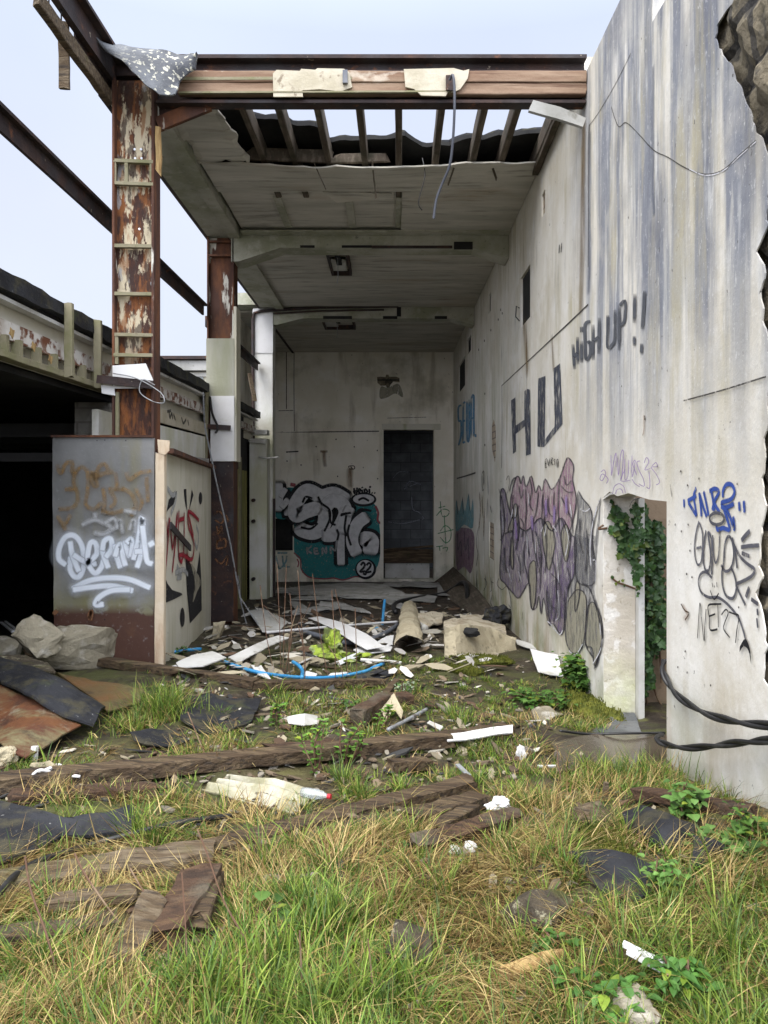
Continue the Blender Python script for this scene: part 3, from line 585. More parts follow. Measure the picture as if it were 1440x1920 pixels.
# big letters
p = Paint(*wp, Z3, .003)
for poly in ([(388, 885), (415, 868), (418, 1040), (470, 1004), (470, 830), (490, 815), (506, 820), (510, 1215), (480, 1226), (474, 1045), (417, 1092), (420, 1200), (400, 1215)],
             [(555, 752), (600, 735), (596, 1128), (656, 1046), (650, 690), (691, 658), (705, 1030), (592, 1172), (550, 1170)]): p.fill('big', poly, sm=False)
for l in ([(768, 540), (780, 695)], [(798, 495), (800, 665)], [(775, 622), (800, 592)], [(822, 520), (824, 655)], [(822, 432), (823, 470)], [(880, 402), (845, 420), (845, 530), (850, 632), (876, 605), (876, 530), (858, 535)],
          [(893, 420), (895, 640)], [(933, 378), (930, 600)], [(895, 525), (930, 495)], [(985, 362), (985, 460), (985, 560), (1012, 545), (1030, 500), (1030, 330)], [(1056, 300), (1056, 580)], [(1058, 305), (1090, 275), (1092, 340), (1085, 405), (1060, 425)],
          [(1152, 230), (1148, 410)], [(1148, 490), (1148, 552)], [(1212, 212), (1206, 330), (1197, 448)], [(1195, 535), (1192, 598)]): p.pxstroke('small', l, 6.5, .15, 4)
for l in ([(85, 915), (66, 930), (67, 1010), (82, 1015), (82, 1100), (66, 1165)], [(96, 900), (93, 1150)], [(96, 905), (108, 893)], [(95, 1015), (108, 1008)], [(93, 1148), (108, 1138)], [(119, 890), (118, 1000), (120, 1125), (132, 1112), (132, 880)],
          [(145, 872), (143, 1118)], [(146, 875), (160, 855), (160, 980), (161, 1110)], [(146, 1000), (160, 990)], [(172, 1092), (172, 1112)]): p.pxstroke('blue', l, 3.8, .15, 4)
for l in ([(602, 1250), (602, 1300), (612, 1292)], [(602, 1275), (610, 1270)], [(602, 1250), (612, 1242)], [(616, 1245), (622, 1290), (630, 1240)], [(638, 1240), (638, 1285)], [(638, 1240), (648, 1240), (640, 1260), (650, 1285)], [(664, 1245), (656, 1255), (662, 1270), (655, 1282)], [(672, 1250), (675, 1300)], [(672, 1260), (680, 1245), (682, 1300)]): p.pxstroke('tag', l, 1.4, .3, 3)
p.done(wface, dict(big=pm_slate, small=pm_slateold, blue=pm_bluebig, tag=pm_black), dict(big=('lettering', 'large dark slate letters HU'), small=('lettering', 'faded grey lettering HIGH UP!!'), blue=('lettering', 'blue block lettering SEUR near the far end'), tag=('lettering', 'small black tag under the letters HU')))
# the big purple and pink piece
p = Paint(*wp, Z4, .003)
pink = [(385, 480), (395, 400), (420, 312), (440, 312), (450, 350), (465, 300), (482, 370), (515, 302), (540, 405), (560, 360), (580, 395), (600, 320), (640, 385), (690, 312), (718, 230), (740, 190), (775, 240), (770, 330), (790, 440), (775, 560), (740, 650), (690, 560), (640, 640), (570, 560), (480, 640), (400, 560)]
purp = [(325, 400), (350, 390), (370, 480), (400, 560), (480, 640), (570, 560), (640, 640), (700, 560), (760, 660), (790, 700), (780, 900), (740, 1000), (715, 1240), (690, 1270), (650, 1210), (620, 1210), (590, 1050), (575, 1155), (560, 1040), (545, 1110), (515, 1110), (500, 960), (440, 1050), (400, 1020), (350, 960), (320, 910), (330, 700), (325, 560)]
dark = [(800, 400), (830, 440), (885, 520), (890, 700), (905, 820), (900, 960), (830, 970), (790, 920), (780, 700), (800, 560)]
creams = [[(735, 1100), (760, 1040), (800, 1000), (850, 1040), (850, 1200), (830, 1340), (790, 1390), (750, 1370), (725, 1280)], [(860, 1120), (900, 1080), (945, 1180), (955, 1290), (930, 1400), (905, 1470), (890, 1360), (850, 1330)], [(580, 640), (620, 580), (660, 680), (655, 760), (625, 880), (600, 800)],
          [(700, 650), (730, 600), (757, 690), (735, 820), (715, 800)], [(500, 870), (540, 830), (545, 1000), (530, 1110), (510, 1090)], [(370, 640), (395, 560), (410, 480), (430, 500), (435, 700), (410, 560), (400, 640)], [(388, 700), (402, 690), (405, 860), (390, 850)], [(785, 1000), (800, 940), (815, 1000), (800, 1100), (785, 1130)]]
p.fill('shade', [(700, 900), (760, 760), (800, 640), (900, 700), (890, 820), (930, 500), (940, 440), (925, 700), (900, 1000), (950, 1180), (940, 1400), (905, 1480), (860, 1340), (800, 1400), (730, 1330), (715, 1180), (640, 1190), (600, 1000)])
p.fill('pink', pink, 3); p.fill('purple', purp, 3); p.fill('shade', dark, 3)
for c in creams: p.fill('cream', c, 4)
for l in (pink, purp, dark): p.pxstroke('line', l, 3.0, .35, 4, True)
for c in creams: p.pxstroke('line', c, 2.8, .35, 4, True)
for l in ([(330, 420), (345, 520), (350, 640), (325, 700)], [(480, 380), (485, 500), (480, 640), (505, 800)], [(560, 400), (545, 520), (520, 640), (560, 880)], [(690, 320), (680, 480), (690, 640), (715, 800)], [(590, 400), (580, 560), (610, 700), (600, 900)], [(640, 800), (665, 900), (670, 1100), (650, 1200)],
          [(720, 1000), (720, 1150), (715, 1240), (690, 1270)], [(880, 1040), (860, 1180), (850, 1330), (900, 1420)], [(350, 660), (400, 640), (390, 720), (380, 860)], [(430, 500), (440, 620), (420, 760)], [(540, 640), (560, 700), (580, 820), (560, 900)], [(700, 430), (735, 500), (760, 560)], [(610, 1000), (615, 1100), (630, 1200)], [(760, 540), (770, 640), (745, 700)],
          [(945, 440), (905, 560), (890, 700), (905, 830)], [(830, 960), (880, 1000), (920, 1120), (955, 1290), (930, 1400), (905, 1490)], [(380, 400), (400, 330), (420, 312)]): p.pxstroke('line', l, 3.4, .35, 5)
for l in ([(935, 450), (895, 600), (882, 720), (885, 860)], [(680, 1000), (690, 1150), (665, 1190)], [(835, 1330), (790, 1400), (745, 1370)], [(610, 1190), (640, 1215), (690, 1275), (712, 1245)], [(895, 820), (915, 830), (912, 960)], [(420, 490), (415, 600)], [(490, 660), (495, 780)], [(895, 1460), (945, 1370), (955, 1300)], [(815, 500), (850, 520), (880, 500)], [(590, 610), (575, 650)]): p.pxstroke('hl', l, 2.6, .4, 5)
for l in ([(405, 420), (400, 520), (420, 560), (440, 480)], [(440, 360), (455, 440), (470, 380)], [(510, 320), (520, 400), (505, 470), (530, 520)], [(620, 420), (625, 520), (660, 560)], [(660, 400), (655, 470), (670, 540)], [(720, 300), (735, 360), (765, 330)], [(700, 360), (740, 400), (780, 400)], [(350, 740), (355, 840), (370, 900)], [(430, 780), (450, 860), (440, 960)], [(480, 700), (470, 800), (490, 900), (510, 980)], [(560, 760), (575, 880), (570, 1000)], [(640, 900), (690, 960), (700, 1060)], [(620, 1040), (640, 1100), (690, 1120)], [(740, 860), (760, 940), (735, 1000)], [(820, 560), (815, 680), (840, 780)], [(860, 620), (865, 760), (850, 900)], [(590, 460), (600, 540), (590, 620)], [(450, 560), (470, 600), (460, 680)]): p.pxstroke('line', l, 3.0, .4, 5)
for l in ([(340, 540), (345, 640)], [(405, 500), (395, 560)], [(500, 400), (505, 480)], [(650, 600), (680, 650)], [(735, 620), (750, 690), (730, 800)], [(540, 680), (548, 780)], [(680, 820), (690, 960)], [(440, 880), (460, 960)], [(370, 860), (400, 960)], [(760, 470), (770, 560)], [(615, 600), (600, 680)], [(880, 700), (885, 800)], [(945, 1200), (952, 1290)]): p.pxstroke('hl', l, 2.4, .5, 5)
for l in ([(420, 560), (430, 700)], [(520, 540), (530, 640)], [(610, 440), (612, 560)], [(665, 480), (660, 600)], [(735, 420), (740, 540)]): p.pxstroke('lilacf', l, 7, .7, 5)
for l in ([(345, 800), (350, 900)], [(460, 760), (465, 900)], [(560, 660), (580, 800)], [(700, 760), (690, 900)], [(630, 1000), (640, 1150)], [(690, 1060), (690, 1200)]): p.pxstroke('shade', l, 9, .7, 5)
for l in ([(320, 380), (325, 410)], [(365, 330), (380, 300), (385, 350), (370, 420)], [(320, 930), (310, 970), (340, 1000), (370, 980), (390, 1040), (395, 1110), (380, 1090)], [(250, 300), (255, 420)], [(215, 290), (218, 390), (228, 380)], [(216, 290), (226, 272), (226, 360)], [(250, 440), (245, 560)], [(190, 620), (180, 720), (190, 780), (178, 860)], [(265, 480), (275, 530)], [(240, 900), (235, 980)], [(270, 920), (275, 1000), (265, 1010)], [(280, 1030), (270, 1080), (285, 1110)], [(185, 880), (182, 960), (195, 1060)], [(270, 950), (290, 960)], [(230, 930), (245, 960), (225, 1010)], [(470, 1130), (465, 1190)]): p.pxstroke('line', l, 1.4, .35, 4)
for i, l in enumerate([[(955, 280), (975, 265), (985, 290), (965, 330), (950, 320), (965, 290), (1000, 320), (990, 350)], [(1018, 170), (1020, 240), (1022, 300), (1035, 220), (1050, 160), (1050, 250)], [(1060, 180), (1065, 300), (1080, 170), (1095, 150), (1090, 280), (1080, 330)], [(1105, 190), (1105, 320), (1125, 300), (1130, 200)], [(1150, 170), (1150, 310), (1170, 210), (1155, 230), (1180, 300)],
                      [(1200, 210), (1180, 220), (1195, 270), (1220, 320), (1225, 365), (1190, 350)], [(1225, 225), (1240, 190), (1255, 215), (1230, 265), (1265, 255)], [(1275, 240), (1300, 220), (1305, 245), (1270, 250), (1300, 290), (1322, 340), (1300, 358)], [(1255, 270), (1262, 340), (1258, 380), (1240, 370)], [(1030, 415), (1040, 370), (1070, 350), (1100, 370), (1110, 410)], [(1045, 415), (1060, 385), (1085, 385), (1095, 410)], [(1110, 260), (1080, 330), (1140, 330)], [(1150, 320), (1170, 350), (1200, 370)]]): p.pxstroke('lilac', l, 2.0, .5, 5)
p.done(wface, dict(pink=pm_pink, purple=pm_purple, shade=pm_greyp, cream=pm_cream, line=pm_ink, hl=pm_hl, lilac=pm_lilac, lilacf=pm_lilac), dict(pink=('graffiti', 'pink upper fill of the tall lettering piece'), purple=('graffiti', 'purple fill of the tall lettering piece'), shade=('graffiti', 'grey shadow of the tall lettering piece'), cream=('graffiti', 'putty coloured bulbs of the tall lettering piece'), line=('graffiti', 'dark outlines of the tall lettering piece'), hl=('graffiti', 'white highlights of the lettering piece'), lilac=('graffiti', 'faint lilac tag above the doorway'), lilacf=('graffiti', None)))
# small faded piece at the far end
p = Paint(*wp, Z4, .003)
p.fill('mauve', [(50, 640), (100, 620), (158, 650), (160, 800), (140, 900), (100, 860), (60, 880), (48, 780)]); p.fill('cyan', [(50, 450), (70, 520), (90, 440), (105, 520), (128, 410), (140, 520), (155, 440), (155, 620), (100, 600), (50, 640)], 3)
for l in ([(60, 650), (62, 760), (80, 700), (85, 800)], [(100, 640), (110, 760), (125, 680), (130, 820)], [(55, 450), (62, 540)], [(90, 430), (95, 540)], [(128, 410), (135, 520)]): p.pxstroke('line', l, 1.6, .4, 4)
for l in ([(195, 400), (200, 520), (190, 640)], [(210, 420), (215, 560)], [(225, 500), (220, 700)]): p.pxstroke('ochre', l, 3, .7, 4)
p.done(wface, dict(mauve=pm_mauve, cyan=pm_cyan, line=pm_slateold, ochre=pm_orange), dict(mauve=('graffiti', 'faded mauve piece beside the end wall'), cyan=('graffiti', 'faded pale blue spikes beside the end wall'), line=('graffiti', None), ochre=('graffiti', 'yellowish drips')))
# tags by the broken edge
p = Paint(*wp, Z5, .003)
for l in ([(815, 470), (816, 520)], [(905, 382), (888, 440), (900, 520), (910, 585)], [(845, 475), (880, 455), (905, 440)], [(850, 490), (880, 540), (908, 585)], [(930, 420), (940, 500), (947, 588)], [(935, 430), (960, 520), (985, 590)], [(965, 410), (985, 500), (1000, 582)], [(1010, 402), (1050, 385), (1080, 410), (1050, 470), (1030, 540)], [(1022, 400), (1035, 470), (1045, 545)], [(1040, 480), (1065, 530), (1085, 560)],
          [(1110, 445), (1112, 395), (1140, 352), (1180, 360), (1198, 410), (1175, 460), (1130, 480), (1100, 492), (1115, 525), (1150, 520), (1190, 500)], [(1232, 490), (1236, 545)], [(1268, 482), (1272, 558)], [(1120, 545), (1145, 620), (1160, 690), (1110, 680), (1070, 692), (1062, 655)], [(1140, 545), (1170, 610), (1197, 690), (1190, 600)], [(1100, 520), (1140, 545)]): p.stroke('blue', l, .020, .35, 5)
for l, w in (([(930, 632), (905, 740), (898, 860), (918, 950), (945, 940), (957, 850), (958, 720), (935, 640)], .012), ([(915, 832), (950, 822)], .012), ([(985, 700), (970, 800), (965, 930), (985, 1000), (1010, 980), (1020, 880), (1000, 720), (1025, 760), (1032, 900), (1028, 1025)], .014), ([(1036, 735), (1042, 880), (1060, 942), (1080, 880), (1086, 780), (1085, 690)], .011),
             ([(1100, 960), (1130, 1003), (1170, 985), (1195, 890), (1182, 780), (1155, 742), (1128, 800), (1118, 940), (1105, 1020), (1112, 1120), (1140, 1190), (1190, 1205), (1215, 1120), (1195, 1020), (1175, 985)], .013), ([(1185, 755), (1205, 850), (1220, 978)], .012), ([(1195, 800), (1240, 890), (1300, 950), (1352, 990), (1330, 1040), (1260, 1080), (1210, 1100)], .014), ([(1212, 1110), (1245, 1180), (1282, 1255)], .013),
             ([(1255, 772), (1285, 735), (1315, 705)], .019), ([(1253, 824), (1310, 815), (1385, 810)], .016), ([(1258, 868), (1285, 880), (1312, 890)], .016), ([(1030, 1052), (990, 1012), (950, 1022), (930, 1080), (950, 1160), (1010, 1200), (1080, 1202), (1160, 1262), (1240, 1370), (1290, 1530)], .013), ([(1330, 1215), (1378, 1250)], .016), ([(1312, 1130), (1290, 1195)], .018), ([(1376, 1290), (1378, 1330)], .014), ([(1372, 1360), (1378, 1425)], .012)): p.stroke('marker', l, w, .25, 6)
p.stroke('marker', [(1070 + 55 * math.cos(a), 610 + 44 * math.sin(a)) for a in np.linspace(0, 6.28, 13)[:-1]], .014, .25, 4, True)
for l, w in (([(1035, 1092), (1040, 1122)], .006), ([(1070, 1088), (1072, 1122)], .006), ([(1022, 1150), (1050, 1215), (1085, 1170)], .007), ([(925, 1505), (935, 1350), (945, 1242), (958, 1380), (975, 1528), (982, 1400), (990, 1290)], .007), ([(1067, 1252), (1007, 1262), (1014, 1350), (1020, 1442), (1075, 1440)], .009), ([(1015, 1342), (1058, 1325)], .008), ([(1037, 1250), (1105, 1250)], .008), ([(1080, 1252), (1084, 1422)], .007),
             ([(1108, 1330), (1140, 1292), (1158, 1320), (1132, 1390), (1125, 1440), (1170, 1500)], .007), ([(1165, 1310), (1205, 1325), (1240, 1342), (1225, 1440), (1214, 1540)], .007)): p.stroke('thin', l, w, .3, 5)
p.fill('thin', [(1245, 1612), (1247, 1570), (1262, 1540), (1290, 1508), (1315, 1560), (1328, 1620), (1332, 1700), (1318, 1620), (1300, 1580), (1275, 1568), (1256, 1590)], 2)
p.done(wface, dict(blue=pm_blue, marker=pm_marker, thin=pm_black), dict(blue=('graffiti', 'blue marker tag in quotation marks'), marker=('graffiti', 'grey marker scrawl by the broken edge'), thin=('graffiti', 'thin black scribble reading NETS')))
# ================================================================== end wall with the tall doorway
YB = 14.2
def B(px, py, dy=0): return P(px, py, YB + dy)
endw = thing('plaster_wall', 'stained plaster end wall with a tall dark doorway and silver lettering on teal', 'wall', (-.5, YB, 0))
xL, xR = -2.5, 1.2; zt = 4.55
dx0, dx1 = B(719, 0).x, B(813, 0).x; dz1 = B(0, 806).z; dz0 = B(0, 1086).z
ox0, ox1 = B(513, 0).x, B(549, 0).x; oz0, oz1 = B(0, 1033).z, B(0, 972).z
outer = [(xL, -.5), (xR, -.5), (xR, zt), (xL, zt)]
hl = [[(dx0, dz0), (dx1, dz0), (dx1, dz1), (dx0, dz1)], [(ox0, oz0), (ox1, oz0), (ox1, oz1), (ox0, oz1)]]
loops = [outer] + hl; tri = geometry.tessellate_polygon([[Vector((x, z, 0)) for x, z in l] for l in loops]); flat = [q for l in loops for q in l]; n = len(flat)
mb = MB(); vs = [(x, YB, z) for x, z in flat] + [(x, YB + .2, z) for x, z in flat]; fs = [tuple(t) for t in tri] + [tuple(i + n for i in reversed(t)) for t in tri]; o = 0
for l in loops:
    for i in range(len(l)): a, b = o + i, o + (i + 1) % len(l); fs.append((a, b, b + n, a + n))
    o += len(l)
mb.add(vs, fs); eface = mb.build('wall_face', m_back, endw)
x0, x1 = B(713, 0).x, B(720, 0).x
mb = MB(); mb.box(B(713, 0).x, dx0, YB - .03, YB + .1, dz0, dz1); mb.box(dx1, B(817, 0).x, YB - .03, YB + .1, dz0, dz1 - .02); mb.build('door_frame', m_back, endw)
MB().box(B(716, 0).x, B(826, 0).x, YB - .045, YB + .08, dz1, B(0, 795).z).build('lintel', m_board, endw)
mb = MB(); mb.box(dx0, dx1, YB + .12, YB + .16, B(0, 1057).z, B(0, 1031).z); mb.timber(B(722, 1031, .1), B(812, 1024, .1), .05, .04); mb.build('cross_plank', m_wood, endw)
MB().box(dx0 + .03, B(806, 0).x, YB + .17, YB + .19, dz0 - .02, B(0, 1058).z).build('low_panel', m_whitedirty, endw)
MB().prism([B(x, y) + Vector((0, -.012, 0)) for x, y in ((711, 811), (516, 811), (516, 970), (550, 970), (550, 1035), (516, 1035), (516, 1096), (711, 1096))], (0, .010, 0)).build('lining_panel', m_back, endw)
MB().box(ox0 - .05, ox1 + .05, YB + .15, YB + .19, oz0 - .05, oz1 + .05).build('vent_back', m_dark, endw)
# dark room behind the doorway
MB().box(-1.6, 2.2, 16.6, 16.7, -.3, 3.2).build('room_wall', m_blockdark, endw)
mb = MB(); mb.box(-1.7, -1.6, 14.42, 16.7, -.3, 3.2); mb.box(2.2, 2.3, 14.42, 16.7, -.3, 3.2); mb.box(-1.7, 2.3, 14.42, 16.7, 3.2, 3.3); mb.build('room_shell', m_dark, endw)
# broken patch
q = [(905, 795), (925, 793), (950, 795), (952, 782), (965, 783), (968, 793), (1005, 793), (1022, 800), (1022, 822), (990, 818), (975, 835), (970, 848), (955, 848), (952, 838), (925, 840), (908, 825)]
T1 = (380, 420, 2.7692)
bp = [on_plane(380 + a / 2.7692, 420 + b / 2.7692, Vector((0, YB, 0)), Vector((0, -1, 0))) for a, b in q]
MB().prism([v + Vector((0, -.004, 0)) for v in bp], (0, .01, 0)).build('broken_patch', m_block, endw)
p = Paint((0, YB, 2), (0, -1, 0), T1, .002)
p.fill('black', [(952, 795), (972, 797), (968, 846), (956, 846)]); p.fill('pale', [(925, 845), (960, 850), (1010, 830), (1030, 850), (1040, 900), (1000, 880), (960, 900), (920, 905)])

p.stroke('line', [(475, 650), (474, 850), (476, 1075)], .015, .3, 3); p.stroke('line', [(476, 648), (900, 646), (1305, 645)], .02, .3, 3); p.stroke('line', [(380, 1085), (600, 1080), (915, 1076)], .025, .3, 4); p.stroke('line', [(1308, 650), (1310, 900), (1305, 1200)], .02, .4, 3)
p.stroke('line', [(435, 655), (435, 960)], .02, .3, 3); p.stroke('line', [(395, 970), (470, 968)], .015); p.stroke('line', [(435, 648), (470, 648)], .08, .2, 3); p.stroke('line', [(380, 1100), (405, 1110), (412, 1160), (405, 1210)], .03, .3, 5); p.stroke('line', [(400, 1195), (412, 1215)], .06)
p.stroke('line', [(960, 1008), (1160, 1003)], .012); p.stroke('line', [(432, 1185), (498, 1182)], .02)
p.done(eface, dict(black=pm_black, pale=pm_cream, line=pm_crack), dict(black=('hole', None), pale=('plaster_patch', 'paler bare plaster patch'), soot=('stain', None), line=('crack', None)))
Z2 = (480, 780, 3.4286)
p = Paint((0, YB - .012, 2), (0, -1, 0), Z2, .003)
p.fill('teal', [(120, 600), (190, 470), (240, 460), (300, 440), (440, 470), (560, 480), (620, 560), (680, 520), (765, 570), (775, 620), (790, 680), (798, 760), (797, 900), (770, 985), (700, 1040), (640, 1035), (600, 1050), (560, 1056), (500, 1045), (440, 1050), (350, 1042), (300, 1000), (290, 930), (258, 900), (243, 850), (241, 660), (180, 665), (122, 650)], 3)
p.stroke('pink', [(245, 880), (285, 920), (292, 985), (340, 1035), (440, 1047), (500, 1042), (560, 1054), (640, 1032), (700, 1045)], .030, .4, 5); p.stroke('pink', [(225, 440), (250, 445)], .08); p.stroke('pink', [(768, 580), (785, 620), (782, 670), (800, 690)], .05, .4); p.stroke('pink', [(265, 920), (275, 945), (268, 970)], .03)
def letter(pts, w, k=8, closed=False):
    p.stroke('black', pts, w + .14, .08, k, closed); L_.append((pts, w, k, closed))
L_ = []
letter([(140, 440), (142, 520), (138, 600)], .20); letter([(205, 540), (165, 585)], .12); letter([(190, 470), (160, 520)], .10)
letter([(208, 610), (212, 614)], .22)
letter([(575, 540), (500, 500), (420, 515), (330, 480), (270, 540), (250, 600), (262, 640), (330, 610), (420, 590), (445, 640), (430, 710), (370, 750), (300, 735), (285, 720)], .28)
letter([(450, 580), (490, 545), (550, 560), (575, 620), (545, 700), (500, 760), (440, 765)], .27); letter([(575, 600), (615, 620)], .18)
letter([(575, 650), (548, 740)], .24); letter([(545, 770), (545, 850), (547, 950)], .15)
letter([(705, 650), (655, 690), (622, 760), (620, 820), (645, 880)], .24); letter([(690, 790), (740, 800), (735, 870)], .30)
p.ell('black', 692, 537, 82, 46); p.ell('black:num', 705, 984, 68, 66)
for a in L_: p.stroke('silver', a[0], a[1], .06, a[2], a[3])
p.ell('silver', 692, 535, 68, 32); p.ell('silver:num', 702, 980, 55, 54)
for l in ([(300, 555), (320, 520), (360, 530)], [(290, 715), (350, 725), (395, 690)], [(400, 520), (420, 560), (470, 600), (475, 660), (440, 740)], [(470, 600), (480, 680), (510, 700)], [(545, 640), (580, 625)], [(610, 622), (548, 632)], [(580, 640), (570, 720), (580, 770)], [(520, 730), (530, 760), (522, 800)], [(660, 540), (690, 528), (725, 545)],
          [(600, 700), (590, 760), (610, 830)], [(640, 640), (670, 600), (740, 610)]): p.stroke('black', l, .05, .3, 6)
for l in ([(675, 958), (688, 942), (700, 955), (692, 975), (670, 1000), (700, 998)], [(712, 958), (726, 944), (738, 955), (730, 975), (708, 1003), (740, 1000)], [(690, 1012), (702, 1018), (708, 1010)]): p.stroke('black:num', l, .05, .3, 6)
for l in ([(630, 465), (634, 500)], [(650, 462), (645, 500), (628, 485), (655, 480)], [(658, 490), (672, 478), (665, 468), (658, 485), (672, 498)], [(682, 475), (684, 497)], [(682, 458), (684, 462)], [(697, 470), (700, 497), (716, 485), (702, 468)], [(728, 470), (730, 495)], [(735, 452), (732, 460)], [(745, 494), (748, 496)], [(762, 494), (765, 496)]): p.stroke('black:tag', l, .045, .3, 4)
for l in ([(327, 845), (333, 885)], [(355, 838), (333, 862), (358, 882)], [(395, 852), (376, 852), (380, 885), (405, 882)], [(380, 868), (398, 866)], [(428, 888), (428, 848), (452, 882), (450, 842)], [(482, 885), (480, 842), (510, 865), (520, 800)]): p.stroke('grey', l, .055, .5, 4)
for l in ([(595, 330), (600, 322), (630, 322), (632, 340), (600, 340)], [(610, 325), (620, 340)]): p.stroke('black', l, .02)
p.stroke('rust', [(605, 345), (603, 400), (606, 450)], .16, .8); p.stroke('rust', [(437, 235), (440, 290), (445, 320)], .10, .8); p.stroke('rust', [(415, 228), (458, 228)], .05); p.stroke('black', [(195, 232), (272, 228)], .03, .4)
for q in ((387, 197), (632, 198), (515, 150), (780, 222), (525, 388), (782, 403), (290, 315), (200, 290)): p.ell('black', q[0], q[1], 4, 5)
for i, l in enumerate([[(130, 900), (150, 980), (190, 940), (200, 900)], [(170, 900), (180, 960), (215, 970)], [(140, 880), (200, 880)]]): p.stroke('cyan', l, .04, .5)
NM = {'black:tag': ('graffiti', 'small black tag HEIDI'), 'black:num': ('graffiti', 'black ring and number 22'), 'silver:num': ('graffiti', 'silver disc behind the number 22')}
p.done(eface, dict(teal=pm_teal, pink=pm_pinkred, black=pm_black, silver=pm_silver, grey=pm_grey, rust=pm_rustst, cyan=pm_cyan), dict(teal=('graffiti', 'teal background of the silver lettering'), pink=('graffiti', 'pink red edge of the teal cloud'), black=('graffiti', 'black outlines of the silver letters'), silver=('graffiti', 'silver bubble letters'), grey=('graffiti', 'grey tag KENN'), rust=('stain', None), cyan=('graffiti', 'faint pale blue scribble'), **NM))
p = Paint((0, YB, 2), (0, -1, 0), Z2, .003)
for l in ([(1185, 550), (1195, 640), (1230, 640), (1240, 610), (1200, 600), (1160, 640)], [(1175, 590), (1215, 580)], [(1210, 640), (1220, 820)], [(1185, 740), (1215, 705), (1250, 730), (1250, 790), (1220, 815), (1185, 780)], [(1170, 755), (1270, 730)], [(1160, 840), (1200, 835)], [(1180, 838), (1182, 865)], [(1200, 850), (1230, 845), (1225, 870)]): p.stroke('green', l, .022, .4)
p.done(eface, dict(green=pm_green), dict(green=('graffiti', 'thin green loop tag right of the doorway')))
p = Paint((0, 16.6, 2), (0, -1, 0), Z2, .004)
for l in ([(880, 400), (920, 360), (980, 360)], [(960, 460), (990, 420), (1060, 440)], [(950, 470), (1040, 430)], [(850, 680), (950, 690), (1080, 660)], [(1000, 520), (1010, 600), (1050, 620), (1080, 660)]): p.stroke('g', l, .05, .6)
p.done(eface, dict(g=pm_slateold), dict(g=('graffiti', 'barely seen grey scrawl inside the doorway')))

# ================================================================== roof over the bay
ZCE = 4.416
roof = thing('roof', 'broken roof over the bay, mouldy ceiling boards and bare rafters open to the sky', 'roof', (0, 9, ZCE))
def ceil_grid(x0, x1, y0, y1, sag=0, jag=0, th=.012, z=ZCE, seed=0, sagx=-.3):
    A = [(x0 + (x1 - x0) * i / 30, y0 + noise.noise(Vector((i * .45, seed, 0))) * jag, z - sag * math.exp(-(((x0 + (x1 - x0) * i / 30) - sagx) / .8) ** 2)) for i in range(31)]
    Bq = [(x0 + (x1 - x0) * i / 30, y1, z) for i in range(31)]
    return MB().loft(A, Bq, 40, 8, th, .004, 3, 0, seed, normal=(0, 0, 1))
ceil_grid(-1.50, 1.195, 5.84, 6.42, .045, .07, seed=3).build('ceiling_board', m_ceil, roof)
ceil_grid(.10, 1.195, 6.425, 7.49, .0, .03, seed=5).build('ceiling_board', m_ceil, roof)
ceil_grid(-1.5, .10, 6.43, 7.49, z=ZCE + .035, seed=6).build('ceiling_board', m_ceil, roof)
MB().loft([P(605, 358, 6.44), P(735, 362, 6.43)], [P(632, 378, 6.62), P(737, 371, 6.55)], 10, 4, .01, .006, seed=4).build('ceiling_tear', m_ceil, roof)
MB().loft([(-1.52, 4.8, ZCE + .01), (-1.52, 5.84, ZCE + .01)], [(-1.18, 5.02, ZCE + .01), (-1.1, 5.84, ZCE)], 14, 8, .012, .01, 4, .05, normal=(0, 0, 1)).build('ceiling_board', m_ceil, roof)
MB().loft([P(738, 394, 7.1), P(800, 394, 7.0), P(790, 396, 7.0)], [P(735, 414, 7.3), P(830, 414, 7.2), P(852, 410, 7.1)], 8, 3, .008, .006).build('ceiling_tear', m_dark, roof)  # near-black sheet stands in for the shaded hole in the ceiling
for x in (-1.02, -.38, .08): MB().box(x - .035, x + .035, 6.60, 7.37, ZCE + .005, ZCE + .024).build('ceiling_batten', m_conc, roof)
MB().box(-1.5, 1.195, 7.38, 7.49, ZCE - .03, ZCE - .013).build('ceiling_batten', m_conc, roof)
ceil_grid(-1.55, 1.195, 7.76, 10.59, seed=8).build('ceiling_board', m_ceil, roof)
ceil_grid(-2.3, 1.195, 10.86, 14.19, seed=9).build('ceiling_board', m_ceil, roof)
# roof deck above with a ragged front edge; felt on top
A = []
for i in range(61):
    x = -1.95 + 3.15 * i / 60; px = CX + x * F / 5.6
    d = np.interp(x, [-1.95, -1.14, -1.08, -.76, -.74, -.53, -.50, .05, .1, .25, .45, .5, 1.2], [4.8, 4.85, 5.46, 5.47, 5.58, 5.62, 5.84, 5.79, 5.72, 5.93, 5.93, 5.82, 5.68])
    A.append((x, d + noise.noise(Vector((x * 9, 1, 2))) * .06, 4.60))
mb = MB().loft(A, [(x, 14.4, 4.60) for x, _, _ in A], 90, 20, .03, .006, 4, 0, normal=(0, 0, 1)); tag(mb.build('roof_deck', m_dark, roof), 'dark timber deck with a ragged torn front edge')
MB().loft([(a[0], a[1] + .03, 4.625) for a in A], [(x, 14.45, 4.625) for x, _, _ in A], 90, 12, .018, .01, 6, .01, normal=(0, 0, 1)).build('felt_covering', m_felt_black, roof)
for i, x in enumerate((-1.02, -.776, -.508, -.22, .05, .344, .638, .868, 1.15)):
    MB().timber((x, 4.76, ZCE + .075), (x + .02, 6.6, ZCE + .07), .05, .13, 10, .004, .01, i).build('rafter', m_rafter, roof)
